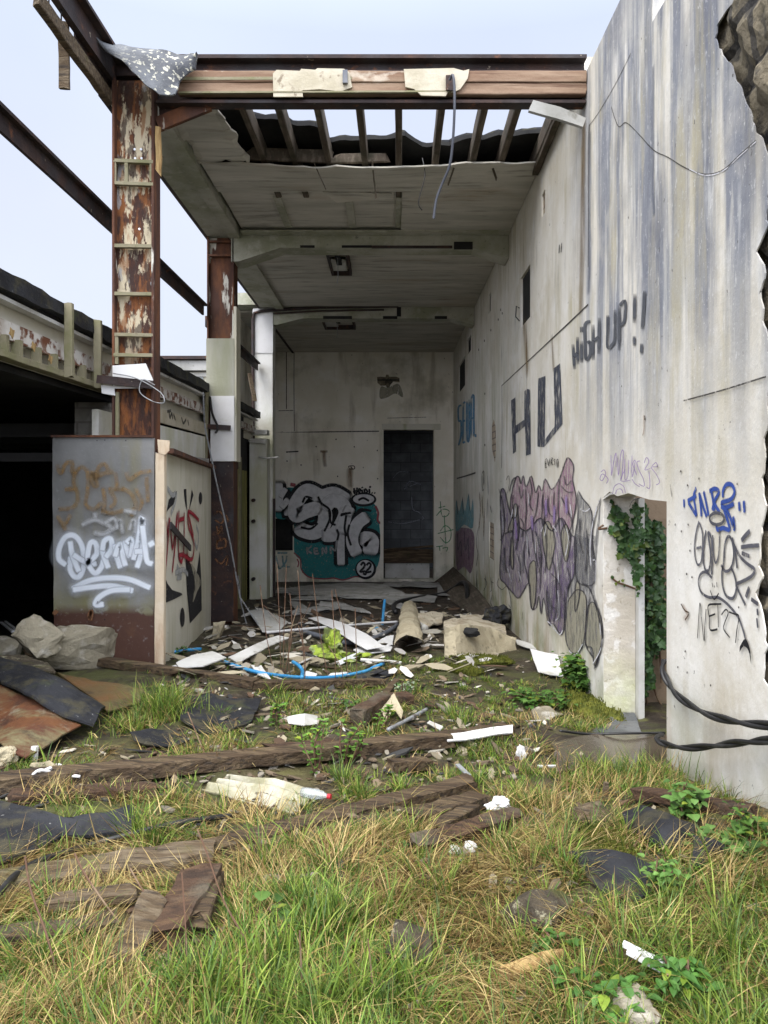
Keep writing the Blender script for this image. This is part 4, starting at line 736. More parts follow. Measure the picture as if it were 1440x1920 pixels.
mb = MB().timber((-1.12, 5.85, ZCE + .06), (-.46, 5.88, ZCE + .05), .03, .10, 8, .006, .05); mb.timber((-.44, 5.87, ZCE + .03), (-.05, 5.9, ZCE + .05), .03, .07, 8, .006, .08, 3); mb.build('nogging', m_rafter, roof)
for i, (x, y, dx, dz) in enumerate(((-.62, 5.86, .10, -.20), (.52, 5.90, -.06, -.14), (-.15, 5.88, .03, -.26), (.80, 5.92, .05, -.10))):
    MB().timber((x, y, ZCE + .02), (x + dx, y + .03, ZCE + dz), .022 if i % 2 else .012, .006, 6, .004, .03, i).build('hanging_splinter', m_rafter, roof)
MB().tube([Vector(q) for q in smooth([(.25, 5.9, ZCE + .05), (.27, 5.88, ZCE - .10), (.22, 5.9, ZCE - .30), (.25, 5.92, ZCE - .36)], 5)], .004, 5).build('loose_wire', m_blackpipe, roof)
# edge boards along the wall and the eaves
MB().timber((1.16, 4.76, ZCE + .02), (1.17, 6.0, ZCE - .02), .05, .06, 10, .008).build('wall_plate', m_rafter, roof)
mb = MB(); mb.box(-1.865, -1.64, 4.80, 10.55, 4.385, 4.40); mb.build('eaves_soffit', m_conc, roof)
mb = MB(); mb.box(-1.64, -1.53, 4.80, 10.55, 4.36, 4.59); mb.build('eaves_board', m_conc, roof)
mb = MB(); mb.box(-1.90, -1.868, 4.80, 14.4, 4.385, 4.64); mb.build('fascia', m_rustdark, roof)
mb = MB(); mb.box(-2.30, -1.905, 10.55, 14.4, 4.43, 4.60); mb.build('eaves_soffit', m_conc, roof)
def ceil_beam(y, th, z0, z1, hl, hr, xl=-1.62, xr=1.195):
    pts = [(xl, z1), (xl, z0 - hl[1]), (xl + hl[0] * .15, z0 - hl[1]), (xl + hl[0], z0), (xr - hr[0], z0), (xr - hr[0] * .05, z0 - hr[1]), (xr, z0 - hr[1]), (xr, z1)]
    return MB().prism([(a, y, b) for a, b in pts], (0, th, 0))
b1 = ceil_beam(7.50, .25, 4.265, 4.45, (.50, .14), (.36, .11)).build('ceiling_beam', m_conc, roof)
tag(b1, 'mouldy green concrete beam nearest the open end')
b2 = ceil_beam(10.60, .25, 4.245, 4.45, (.42, .09), (.34, .09), -1.69).build('ceiling_beam', m_conc, roof)
for a, c in ((563, 590), (641, 697)): MB().box(P(a, 0, 7.5).x, P(c, 0, 7.5).x, 7.488, 7.499, 4.262, 4.285).build('beam_slot', m_dark, roof)
MB().box(P(851, 0, 7.5).x, P(886, 0, 7.5).x, 7.485, 7.499, 4.245, 4.32).build('beam_slot', m_dark, roof)
mb = MB().box(P(697, 0, 7.5).x, P(848, 0, 7.5).x, 7.487, 7.499, 4.255, 4.282); mb.build('rust_strip', m_rustdark, roof)
for a, c in ((606, 660), (718, 745), (815, 838)): MB().box(P(a, 0, 10.6).x, P(c, 0, 10.6).x, 10.585, 10.598, 4.235, 4.275).build('beam_slot', m_dark, roof)
MB().box(P(744, 0, 10.6).x, P(752, 0, 10.6).x, 10.58, 10.598, 4.27, 4.43).build('bracket', m_dark, roof)
# light fittings left on the ceiling
def fitting(x0, x1, y0, y1, label, broken):
    t = thing('light_fitting', label, 'light fitting', ((x0 + x1) / 2, (y0 + y1) / 2, ZCE - .09)); mb = MB(); z0, z1 = ZCE - .085, ZCE - .014; w = .03
    mb.box(x0, x1, y0, y0 + w, z0, z1); mb.box(x0, x1, y1 - w, y1, z0, z1); mb.box(x0, x0 + w, y0 + w, y1 - w, z0, z1); mb.box(x1 - w, x1, y0 + w, y1 - w, z0, z1); mb.build('frame', m_rustdark, t)
    mb = MB(); mb.box(x0 + w, x0 + (x1 - x0) * (.45 if broken else .8), y0 + (y1 - y0) * .35, y1 - .1, z0 + .03, z0 + .04); mb.build('reflector', m_whitedirty, t)
    mb = MB(); mb.box((x0 + x1) / 2 - .03, (x0 + x1) / 2 + .03, y0 + w, y0 + (y1 - y0) * .5, z0 + .005, z0 + .03); mb.build('ballast', m_dark, t)
    xm = (x0 + x1) / 2; MB().tube([(xm, y0 + .1, z0), (xm + .005, y0 + .1, z0 - .2), (xm - .004, y0 + .1, z0 - .28)], .004, 5).build('loose_wire', m_metalgrey, t)
fitting(-.70, -.46, 7.95, 8.75, 'rusted open light fitting hanging behind the first ceiling beam', False)
fitting(-1.05, -.56, 10.95, 11.8, 'broken light fitting behind the second ceiling beam, half its panel gone', True)

# ================================================================== front beam
YF = 4.53; S = YF / F
def X(px): return (px - CX) * S
def Zf(py): return ZC - (py - CY) * S
beam = thing('steel_beam', 'rusted front beam clad in weathered timber across the open end of the roof', 'beam', (X(720), YF, Zf(205)))
mb = MB(); mb.box(X(205), 1.195, YF - .02, YF + .10, Zf(112), Zf(105)); mb.box(X(205), 1.195, YF + .04, YF + .07, Zf(135) + .001, Zf(112)); mb.box(X(330), 1.195, YF, YF + .04, Zf(136), Zf(131)); mb.build('top_flange', m_rustdark, beam)
mb = MB(); mb.box(X(205), 1.195, YF + .08, YF + .10, Zf(180), Zf(112) - .001); mb.build('beam_web', m_rustdark, beam)
mb = MB(); mb.box(X(292), 1.195, YF + .03, YF + .06, Zf(190), Zf(181)); mb.box(X(292), 1.195, YF + .0, YF + .085, Zf(190) - .008, Zf(187)); mb.build('lower_flange', m_rustdark, beam)
mb = MB(); mb.timber((X(330), YF + .005, Zf(146)), (X(1099), YF + .005, Zf(146)), .05, S * 21, 40, .004, .01, 2); mb.timber((X(334), YF + .010, Zf(167)), (X(1099), YF + .010, Zf(168)), .045, S * 21, 40, .004, .01, 5); mb.build('cladding_board', m_beamface, beam)
mb = MB(); mb.rbox((X(335), YF - .018, Zf(151)), (X(660), YF - .018, Zf(150)), .012, .018); mb.rbox((X(338), YF - .022, Zf(178)), (X(845), YF - .022, Zf(176)), .02, .010); mb.build('moulding', m_woodpale, beam)
def patch(pts, name, y, m, lab=None):
    o = MB().prism([(X(a), y, Zf(b)) for a, b in pts], (0, .012, 0)).build(name, m, beam)
    if lab: o['label'] = lab
patch([(513, 143), (520, 136), (563, 138), (566, 134), (592, 136), (596, 133), (645, 134), (655, 140), (661, 168), (640, 176), (600, 172), (568, 174), (569, 186), (514, 186)], 'paint_patch', YF - .030, m_cream)
patch([(757, 135), (850, 133), (868, 138), (879, 135), (876, 152), (862, 172), (850, 178), (840, 175), (835, 185), (790, 184), (776, 172), (760, 168)], 'paint_patch', YF - .032, m_cream)
patch([(835, 149), (850, 149), (850, 178), (835, 176)], 'bracket', YF - .05, m_rustdark)
mb = MB(); mb.tube([(X(648), YF - .033, Zf(152)), (X(648), YF - .05, Zf(152))], .016, 10); mb.rbox((X(648), YF - .045, Zf(140)), (X(648), YF - .045, Zf(164)), .030, .02, (0, 1, 0)); mb.build('insulator', m_greypipe, beam)
MB().rbox(P(296, 234, 4.58), P(392, 195, 4.60), .03, .085).build('brace', m_rust2, beam)
mb = MB(); mb.loft([P(298, 205, 4.60), P(392, 196, 4.62)], [P(300, 236, 4.60), P(330, 222, 4.62)], 6, 3, .006, .003); mb.build('gusset', m_rustdark, beam)
# cable hanging from the beam
o = MB().tube([Vector(q) for q in smooth([P(843, 150, 4.45), P(849, 141, 4.42), P(852, 165, 4.41), P(852, 210, 4.42), P(849, 265, 4.46), P(843, 310, 4.5), P(829, 345, 4.55), P(818, 375, 4.58), P(813, 410, 4.6)], 6)], .008, 8).build('hanging_cable', mat('grey_cable', (.06, .065, .08), rough=.5, bump=0)); tag(o, 'grey cable hanging loose from the front beam against the ceiling', 'cable')
o = MB().loft([P(1000, 187, 4.36), P(1050, 200, 4.40), P(1099, 221, 4.46)], [P(991, 207, 4.34), P(1045, 222, 4.38), P(1093, 238, 4.42)], 10, 3, .018, .004, normal=(0, -1, .3)).build('fallen_board', m_greyboard); tag(o, 'tilted pale board wedged between the front beam and the long wall', 'board')

# ================================================================== torn felt, girder to the camera, hanging batten, purlin
o = MB().loft([P(172, 62, 4.30), P(190, 79, 4.36), P(230, 85, 4.42), P(270, 89, 4.44), P(320, 97, 4.45), P(372, 105, 4.45)], [P(174, 66, 4.28), P(196, 94, 4.30), P(228, 112, 4.28), P(262, 148, 4.27), P(300, 178, 4.30), P(328, 177, 4.34), P(336, 152, 4.40), P(366, 128, 4.44), P(371, 108, 4.45)], 40, 12, .012, .022, 9, .012, 2, bulge=.03, normal=(0, -1, .15)).build('torn_felt', m_felt_lichen); tag(o, 'torn grey roofing felt with lichen specks draped over the beam corner', 'roofing felt')
XG = -1.72
gird = thing('steel_girder', 'dark eaves girder running from the column head out over the viewer', 'girder', (XG, 3.6, 4.3))
mb = MB(); mb.box(XG - .02, XG + .02, 1.6, 4.62, 4.34, 4.48); mb.box(XG - .09, XG + .07, 1.6, 4.62, 4.48, 4.50); mb.build('web', m_rustdark, gird)
MB().timber((XG - .01, 3.62, 4.235), (XG - .01, 4.55, 4.235), .045, .08, 10, .006, .06, 3).build('lower_board', m_woodgrey, gird)
mb = MB().box(XG - .03, XG - .02, 4.08, 4.6, 4.20, 4.36); mb.build('side_plate', m_rustdark, gird)
for d in (3.72, 3.86): MB().tube([(XG, d, 4.27), (XG, d, 4.36)], .004, 5).build('nail', m_dark, gird)
o = MB().timber((XG - .05, 4.0, 4.36), (XG - .045, 4.0, 4.0), .055, .02, 6, .003, .01, 4, roll=1.57).build('hanging_batten', m_woodgrey); tag(o, 'short dark batten hanging upright under the eaves girder', 'batten')
for y0, y1, zz, lab in ((2.6, 7.5, 3.64, 'long rusty angle rail running past the near column to the second column'), (7.62, 10.55, 3.55, 'short dark rail between the second column and the white pillar')):
    o = MB(); o.box(-1.915, -1.86, y0, y1, zz + .03, zz + .05); o.box(-1.915, -1.895, y0, y1, zz - .06, zz + .03); o = o.build('side_rail', m_rustdark); tag(o, lab, 'rail')

# ================================================================== columns
def hcol(name, label, x0, x1, y0, y1, z1, m, yb):
    t = thing(name, label, 'column', ((x0 + x1) / 2, y0, zg((x0 + x1) / 2, y0) - .05)); zb = zg((x0 + x1) / 2, y0) - .1
    MB().box(x0 + .014, x1 - .014, yb, yb + .014, zb, z1).build('web', m, t)
    MB().box(x0, x0 + .014, y0, y1, zb, z1).build('flange', m_rust2, t); MB().box(x1 - .014, x1, y0, y1, zb, z1).build('flange', m_rust2, t); return t
c1 = hcol('steel_column', 'tall flaking rusty near column at the open left corner, with cream paint and short battens', -1.708, -1.453, YF, YF + .13, 4.36, m_rust, YF + .045)
def cx(px): return (px - CX) * YF / F
for py in (300, 342, 460, 550, 627, 665): MB().timber((-1.70, YF + .015, Zf(py)), (-1.458, YF + .015, Zf(py + (3 if py < 400 else 1))), .03, .022, 6, .002, .004, py).build('batten', m_woodpale if py != 300 else m_woodpale, c1)
for px, a, b in ((214, 303, 339), (236, 303, 340), (283, 303, 339), (218, 628, 682), (219, 735, 820)): MB().rbox((cx(px), YF + .012, Zf(b)), (cx(px), YF + .012, Zf(a)), .02, .018, (0, 1, 0)).build('short_post', m_woodpale, c1)
mb = MB()
for px, py in ((248, 274), (260, 274), (249, 291), (261, 291), (257, 425)): mb.tube([(cx(px), YF + .040, Zf(py)), (cx(px), YF + .046, Zf(py))], .007, 10)
mb.build('bolt_hole', mat('painted_daylight', (.75, .78, .85), bump=0), c1)  # pale discs colour in the daylight seen through the holes
mb = MB().prism([(cx(212), YF - .012, Zf(686)), (cx(274), YF - .012, Zf(682)), (cx(288), YF - .012, Zf(713)), (cx(284), YF - .012, Zf(728)), (cx(213), YF - .012, Zf(729))], (0, .010, 0)); mb.build('white_offcut', m_white, c1)
mb = MB().prism([(cx(191), YF - .014, Zf(722)), (cx(215), YF - .012, Zf(724)), (cx(217), YF - .012, Zf(742)), (cx(193), YF - .016, Zf(738))], (0, .008, 0)); mb.build('white_offcut', m_white, c1)
mb = MB(); mb.rbox((cx(186), YF - .03, Zf(712)), (cx(290), YF - .03, Zf(723)), .02, .05); mb.build('rusty_bracket', m_rustdark, c1)
w = [Vector(q) for q in smooth([P(212, 700, 4.5), P(245, 706, 4.48), P(270, 716, 4.47), P(300, 735, 4.44), P(308, 748, 4.42), P(305, 756, 4.42), P(285, 752, 4.45), P(262, 735, 4.47), P(268, 712, 4.47), P(290, 722, 4.45)], 6)]
MB().tube(w, .0035, 5).build('loose_wire', m_metalgrey, c1)
o = MB().loft([P(290, 236, 4.50), P(291, 280, 4.50), P(291, 318, 4.50)], [P(301, 238, 4.49), P(303, 280, 4.48), P(302, 330, 4.49)], 8, 3, .015, .008, 12, .006, normal=(0, -1, 0)).build('split_timber', m_splinter); tag(o, 'pale yellow split sliver of timber on the near column, under the brace', 'timber')
Y2 = 7.5; S2 = Y2 / F
x0, x1 = (388 - CX) * S2, (438 - CX) * S2
c2 = hcol('steel_column', 'second rusty column with grey cladding and a white panel halfway up', x0, x1, Y2, Y2 + .2, 4.38, m_rust2, Y2 + .05)
z2 = lambda py: ZC - (py - CY) * S2
for py in (452, 478): MB().box(x0 + .014, x1 - .014, Y2 + .005, Y2 + .05, z2(py) - .01, z2(py) + .01).build('stiffener', m_rust2, c2)
MB().box(x0 - .004, x1 + .01, Y2 - .014, Y2 - .002, z2(743), z2(635)).build('cladding_sheet', m_asbestos, c2)
MB().box((396 - CX) * S2, x1 + .012, Y2 - .03, Y2 - .016, z2(865), z2(743)).build('white_panel', m_white, c2)
MB().box(x1 + .002, x1 + .03, Y2 - .01, Y2 + .20, z2(865), z2(575)).build('edge_strip', m_board, c2)
mb = MB(); mb.box(x0 + .012, x1, Y2 - .012, Y2 - .003, z2(1165), z2(866)); mb.build('steel_casing', m_rustdark, c2)
mb = MB(); mb.rbox(((384 - CX) * S2, Y2 - .05, z2(800)), ((434 - CX) * S2, Y2 - .05, z2(803)), .03, .05); mb.build('rusty_bracket', m_rustdark, c2)
MB().tube([Vector(q) for q in smooth([P(394, 745, Y2 - .04), P(398, 775, Y2 - .06), P(408, 800, Y2 - .07), P(404, 812, Y2 - .06)], 5)], .012, 6).build('loose_wire', m_blackpipe, c2)
MB().timber(P(386, 858, Y2 - .04), P(389, 735, Y2 - .04), .05, .03, 6, .003).build('batten', m_woodpale, c2)
p = Paint((0, Y2 - .012, 2), (0, -1, 0), (80, 800, 3.4286), .003)
for l in ([(1105, 560), (1135, 545), (1165, 580), (1150, 620), (1110, 600)], [(1120, 640), (1130, 690), (1150, 640), (1155, 690)], [(1120, 740), (1170, 720), (1175, 770), (1120, 780), (1125, 730)], [(1110, 850), (1150, 880), (1190, 830), (1180, 890)], [(1180, 570), (1195, 610)]): p.stroke('b', l, .03, .6)
p.done(c2, dict(b=pm_brown), dict(b=('graffiti', 'faint rust brown scrawl')))
Y3 = 10.6; S3 = Y3 / F; z3 = lambda py: ZC - (py - CY) * S3
pil = thing('pillar', 'white painted pillar with green staining below the second ceiling beam', 'pillar', (-1.83, Y3, zg(-1.83, Y3)))
MB().box((475 - CX) * S3, (511 - CX) * S3, Y3, Y3 + .27, -.05, z3(578)).build('shaft', m_pillar, pil)
MB().box((474 - CX) * S3, (512 - CX) * S3, Y3 - .012, Y3 - .001, z3(662), z3(580)).build('upper_casing', m_white, pil)
MB().box((512 - CX) * S3, (515 - CX) * S3, Y3 - .02, Y3 + .05, z3(1120), z3(935)).build('dark_strip', m_rustdark, pil)
MB().tube([Vector(q) for q in [P(476, 1050, Y3 - .04), P(475, 800, Y3 - .04), P(474, 600, Y3 - .04), P(477, 587, Y3 - .04), P(490, 583, Y3 - .04), P(600, 576, Y3 - .04), P(747, 574, Y3 - .04)]], .022, 8).build('conduit', m_rustdark, pil)
MB().tube([P(512, 588, Y3 - .03), P(600, 583, Y3 - .03), P(720, 581, Y3 - .03)], .012, 6).build('conduit', m_rustdark, pil)
pier = thing('plaster_pier', 'low peeling plaster pier in front of the white pillar', 'pier', (-1.85, 10.3, zg(-1.85, 10.3)))
q = lambda px, py: P(px, py, 10.3)
MB().box(q(444, 0).x, q(500, 0).x, 10.3, 10.58, 0.1, q(0, 822).z).build('shaft', m_pillar, pier)
mb = MB(); mb.box(q(470, 0).x, q(501, 0).x, 10.26, 10.5, q(0, 815).z, q(0, 806).z); mb.timber(q(470, 826) + Vector((0, -.06, 0)), q(500, 829) + Vector((0, -.06, 0)), .05, .06, 6, .004); mb.build('cap', m_whitedirty, pier)
for py in (938, 977, 1085): MB().tube([q(476, py), q(476, py) + Vector((0, -.08, 0))], .025, 8).build('pipe_stub', m_rustdark, pier)
o = MB().tube([Vector(a) for a in smooth([P(486, 856, 10.2), P(500, 859, 10.15), P(522, 857, 10.1)], 4)], .012, 6).build('loose_pipe', m_whitedirty); tag(o, 'thin white pipe sticking out from the low plaster pier', 'pipe')
# panelling between second column and pier
yp = thing('timber_partition', 'algae yellow rotten timber partition beside the second column', 'partition', (-1.78, 8.6, zg(-1.78, 8.6)))
A0, A1 = Vector((-1.72, 7.75, 0)), Vector((-2.0, 10.28, 0))
def alongp(t0, t1, z0, z1, name, m, th=.05, par=yp, off=0):
    a = A0.lerp(A1, t0); b = A0.lerp(A1, t1); nrm = Vector((1, .11, 0)).normalized() * off
    mb = MB(); mb.prism([a + Vector((0, 0, z0)) + nrm, b + Vector((0, 0, z0)) + nrm, b + Vector((0, 0, z1)) + nrm, a + Vector((0, 0, z1)) + nrm], (-th, 0, 0)); return mb.build(name, m, par)
alongp(0, 1, .1, 2.05, 'panel', m_yellowrot); alongp(0, 1, 2.05, 2.75, 'upper_panel', m_dark)
alongp(.1, .16, .1, 2.2, 'stud', m_woodpale, .05, yp, .03); alongp(.5, .56, .1, 2.2, 'stud', m_woodpale, .05, yp, .03)
MB().timber(P(468, 702, 9.6), P(478, 752, 9.4), .05, .03, 5, .004).build('brace', m_woodgrey, yp)
o = MB(); o.box(-2.36, -2.3, 10.6, 14.2, -.1, 4.55); o = o.build('side_wall', m_back); tag(o, 'plain plaster side wall behind the white pillar', 'wall')
# thin rods leaning against the second column
o = MB().tube([P(381, 735, 7.1), P(384, 800, 7.1), P(405, 900, 7.1), P(432, 1020, 7.2), P(450, 1120, 7.3), P(490, 1180, 6.9)], .008, 6).build('loose_rod', m_metalgrey); tag(o, 'long thin grey rod leaning across the second column to the ground', 'rod')
o = MB().tube([P(446, 1080, 8.0), P(452, 1130, 7.7), P(464, 1176, 7.2)], .007, 6).build('loose_rod', m_metalgrey); tag(o, 'short thin grey rod standing at the foot of the second column', 'rod')

# ================================================================== low building on the left
XO = -1.87
def O(py, px): return ZC + (CY - py) * (-XO) / (CX - px)
ob = thing('outbuilding', 'low dark flat roofed building with a decayed timber fascia, left of the columns', 'building', (-4, 5.5, .5))
A = [(XO + .03, y, 2.885 + .012 * noise.noise(Vector((y * 3, 0, 0)))) for y in np.linspace(2.4, 10.4, 60)]; Bb = [(XO + .035, y, 2.795 + .03 * noise.noise(Vector((y * 2.3, 5, 0)))) for y in np.linspace(2.4, 10.4, 60)]
MB().loft(A, Bb, 80, 4, .06, .012, 8, .008, normal=(1, 0, 0)).build('felt_edge', m_felt_black, ob)
MB().box(-6.5, XO - .04, 2.4, 10.4, 2.80, 2.87).build('roof_slab', m_felt_black, ob)
MB().box(XO - .09, XO - .07, 2.4, 10.4, 2.48, 2.80).build('fascia_board', m_board, ob)
mb = MB(); mb.rbox((XO - .03, 2.4, 2.765), (XO - .03, 10.4, 2.765), .06, .02); mb.build('white_batten', m_whitedirty, ob)
mb = MB(); mb.box(XO - .05, XO - .035, 3.3, 10.4, 2.585, 2.675); mb.box(XO - .06, XO - .01, 3.3, 10.4, 2.575, 2.585); mb.build('rusty_joist', mat('flaking_white_steel', (.55, .53, .49), [dict(c=(.14, .055, .03), s=10, lo=.50, hi=.56), dict(c=(.3, .25, .2), s=5, lo=.5, hi=.65, amt=.6)], rough=.8), ob)
MB().timber((XO, 2.4, 2.483), (XO, 4.95, 2.483), .07, .035, 30, .004, .01).build('bottom_rail', m_woodpale, ob)
mb = MB()
for px in (8, 34, 70, 101, 133, 155, 180): 
    d = XO * F / (px - CX); MB().rbox((XO - .005, d, 2.50), (XO - .005, d, 2.585), .045, .03, (0, 1, 0)).build('stud', m_woodpale, ob)
for px, zt_, zb_ in ((111, 2.885, 2.47), (167, 2.88, 2.46), (204, 2.87, 2.42)):
    d = XO * F / (px - CX); MB().timber((XO + .055, d, zb_), (XO + .055, d, zt_), .045, .03, 8, .003, .01, px).build('upright', m_woodpale, ob)
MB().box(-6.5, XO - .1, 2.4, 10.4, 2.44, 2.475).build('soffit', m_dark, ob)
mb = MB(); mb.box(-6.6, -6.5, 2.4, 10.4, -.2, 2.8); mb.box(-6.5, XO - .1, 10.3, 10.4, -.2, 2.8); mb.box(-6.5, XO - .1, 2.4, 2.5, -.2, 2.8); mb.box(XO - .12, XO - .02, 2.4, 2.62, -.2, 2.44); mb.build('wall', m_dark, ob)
MB().box(P(140, 0, 5.2).x, P(206, 0, 5.2).x, 5.2, 5.45, .6, 2.44).build('block_pier', m_blockpale, ob)
mb = MB()
for y in (6.5, 7.6, 8.8): mb.box(-6.5, XO - .2, y, y + .1, 2.28, 2.40)
mb.box(-6.5, -2.6, 6.0, 6.06, 2.05, 2.12); mb.build('inner_joist', mat('sooty_joist', (.16, .16, .165), bump=.2), ob)
mb = MB(); mb.box(XO + .0, XO + .02, 4.98, 7.4, 2.36, 2.475); tag(mb.build('sign_band', m_cream, ob), 'peeling cream band with faded dark lettering marks'); mb = MB(); mb.box(XO - .03, XO + .012, 4.7, 7.4, 1.95, 2.34); mb.build('clerestory_panel', m_pillar, ob)
mb = MB(); mb.box(XO - .02, XO + .05, 4.7, 7.4, 2.08, 2.12); mb.build('sill', m_greyboard, ob)
p = Paint((XO + .02, 6, 2), (1, 0, 0), (0, 460, 3.0), .002)
for l in ([(950, 940), (955, 970), (965, 945), (970, 975)], [(975, 950), (985, 980)], [(1020, 970), (1030, 1000), (1045, 980)], [(1055, 985), (1060, 1010)], [(940, 935), (960, 930)]): p.stroke('k', l, .03, .4)
p.done(ob, dict(k=pm_crack), dict(k=('lettering', 'illegible dark marks on the cream band')))
# ochre leaves caught behind the studs
for a, b in ((42, 493), (166, 570), (262, 640)):
    c = P(a / 3, 460 + b / 3, XO * F / (a / 3 - CX) - .02); c.x += .02
    mb = MB(); n = 9; vs = [c + Vector((.0, .03 * math.cos(k * 6.283 / n) * (1 if k % 2 else .6), .028 * math.sin(k * 6.283 / n) * (1 if k % 2 else .6))) for k in range(n)]; mb.prism(vs, (.004, 0, 0)); o = mb.build('dead_leaf', m_splinter); tag(o, {42: 'ochre dead leaf nearest the photo edge, caught in the fascia', 166: 'ochre dead leaf caught in the middle of the fascia studs', 262: 'ochre dead leaf caught in the fascia nearest the near column'}[a], 'leaf', 'dead leaves caught in the fascia')
# farther flat roof seen between the columns
fb = thing('annexe', 'pale flat roofed annexe far off between the two columns', 'building', (-3.3, 11.5, .2)); q = lambda px, py: P(px, py, 11.5)
MB().box(-7, q(392, 0).x, 11.5, 15, q(0, 694).z, q(0, 676).z).build('roof_edge', m_greyboard, fb); MB().box(-7, q(392, 0).x, 11.45, 15, q(0, 674).z, q(0, 668).z).build('gutter', m_rustdark, fb)
MB().box(-7, q(392, 0).x + .3, 11.62, 15, 0, q(0, 695).z).build('wall', m_board, fb)
mb = MB(); mb.box(q(328, 0).x, q(378, 0).x, 11.6, 11.615, q(0, 740).z, q(0, 705).z); mb.build('window', m_glassdirty, fb); mb = MB(); mb.box(q(324, 0).x, q(328, 0).x, 11.58, 11.61, q(0, 745).z, q(0, 697).z); mb.box(q(305, 0).x, q(385, 0).x, 11.58, 11.61, q(0, 705).z + .005, q(0, 697).z); mb.build('window_frame', m_whitedirty, fb)

# ================================================================== metal panel, post, painted partition
YP = 4.46; xp0, xp1 = (98 - CX) * YP / F, (289 - CX) * YP / F; zp = lambda py: ZC - (py - CY) * YP / F
pan = thing('metal_sheet', 'grey galvanised sheet panel, rusted through at the foot, with a thick white tag', 'panel', ((xp0 + xp1) / 2, YP, zp(1250)))
mb = MB(); mb.loft([(xp0, YP, zp(819)), (xp1, YP, zp(821))], [(xp0 + .01, YP, zp(1195)), (xp1 + .005, YP, zp(1262))], 20, 24, .02, .006, 2.5, .003, normal=(0, -1, 0)); psheet = mb.build('sheet', m_galv, pan)
MB().box(xp0 - .004, xp1, YP - .012, YP + .03, zp(820), zp(816)).build('top_lip', m_rust2, pan)
Z1 = (80, 800, 3.4286)
p = Paint((0, YP - .008, 1.5), (0, -1, 0), Z1, .004)
for l in ([(95, 250), (120, 300), (150, 240), (190, 230), (192, 290)], [(210, 290), (200, 360), (228, 440), (205, 515), (110, 530)], [(150, 402), (220, 400)], [(205, 300), (250, 262), (290, 290), (292, 380), (288, 420)], [(350, 310), (362, 262), (400, 240), (425, 282)], [(322, 290), (320, 360), (352, 382), (342, 300)], [(290, 430), (280, 500), (330, 530), (380, 490)], [(390, 400), (402, 480), (390, 540)], [(470, 300), (482, 400)],
          [(430, 402), (520, 400)], [(540, 300), (562, 340), (620, 300), (695, 285)], [(520, 400), (570, 430), (600, 500), (572, 570)], [(602, 400), (640, 480), (620, 530)], [(350, 320), (400, 300), (450, 290)], [(100, 575), (150, 660)], [(180, 570), (140, 640)], [(385, 540), (450, 555), (520, 540)], [(670, 330), (680, 480)], [(440, 420), (470, 480), (440, 520)]): p.stroke('orange', l, .034, .6, halo=.15)
for l in ([(340, 555), (346, 600)], [(262, 630), (330, 600), (400, 620), (440, 650), (400, 690), (340, 680)], [(405, 620), (460, 590), (480, 640), (430, 670)], [(480, 650), (500, 600), (515, 680)], [(562, 660), (590, 600), (602, 680)], [(530, 540), (600, 550)]): p.stroke('grey', l, .040, .8)
for l in ([(150, 885), (110, 850), (112, 780), (150, 710), (205, 700), (250, 750), (268, 830), (268, 900), (240, 962), (205, 960), (180, 910), (185, 840)], [(182, 742), (190, 800), (208, 860), (236, 925)], [(205, 825), (300, 880), (345, 880)], [(285, 880), (350, 820), (345, 752), (312, 748), (295, 820), (302, 890), (340, 940), (380, 905), (405, 830)],
          [(385, 795), (405, 850), (425, 902)], [(388, 790), (400, 735), (440, 720), (448, 780), (412, 835)], [(470, 762), (480, 830), (502, 902)], [(470, 830), (490, 770), (512, 760), (520, 830), (535, 888)], [(535, 740), (550, 800), (565, 832)], [(548, 745), (572, 722), (582, 760), (570, 830)],
          [(590, 850), (620, 720), (642, 585), (648, 700), (640, 800), (612, 900)], [(600, 802), (660, 798)], [(645, 640), (660, 760), (675, 860), (705, 880)], [(690, 760), (715, 745)], [(202, 1040), (300, 990), (430, 970), (560, 980), (690, 1032)], [(205, 1046), (320, 1030), (450, 1022), (580, 1052)], [(392, 1140), (345, 1140), (372, 1092), (450, 1052), (560, 1046)]): p.stroke('white', l, .046, .55, 7, halo=.28)
for q in ((355, 90), (405, 87), (590, 315), (590, 505), (355, 528), (110, 528), (405, 1238), (540, 90)): p.ell('hole', q[0], q[1], 4, 4)
for l in ([(300, 1225), (320, 1180), (312, 1240)], [(80, 1200), (100, 1180)]): p.stroke('rust', l, .03, .3)
p.done(psheet, dict(orange=pm_orange, grey=pm_grey, white=pm_white, hole=pm_black, rust=pm_brown), dict(orange=('graffiti', 'faded orange outline lettering'), grey=('graffiti', 'faint grey tag'), white=('graffiti', 'thick white sprayed tag with underlines'), hole=('rivet', None), rust=('stain', None)))
o = MB(); o.timber(P(300, 1246, 4.46), P(302, 850, 4.46), .055, .05, 20, .003, .004, 2); o.prism([P(a, b, 4.43) for a, b in ((295, 824), (318, 826), (317, 845), (309, 853), (297, 849))], (0, .012, 0)); o = o.build('door_post', m_creampost); tag(o, 'rust stained cream post at the edge of the galvanised panel', 'post')
PA, PB = Vector((-1.39, 4.56, 0)), Vector((-1.80, 7.40, 0)); pn = Vector((PB.y - PA.y, -(PB.x - PA.x), 0)).normalized()
part = thing('painted_partition', 'cream painted partition with black shapes and a red tag, between the two columns', 'partition', (-1.6, 6, .6))
mb = MB(); mb.prism([PA + Vector((0, 0, .4)), PB + Vector((0, 0, .2)), PB + Vector((0, 0, 2.02)), PA + Vector((0, 0, 2.06))], -pn * .06); ppanel = mb.build('panel', m_board, part)
mb = MB(); mb.rbox(PA + Vector((.0, 0, 2.07)), PB + Vector((0, 0, 2.035)), .10, .03); mb.build('top_rail', m_rust2, part)
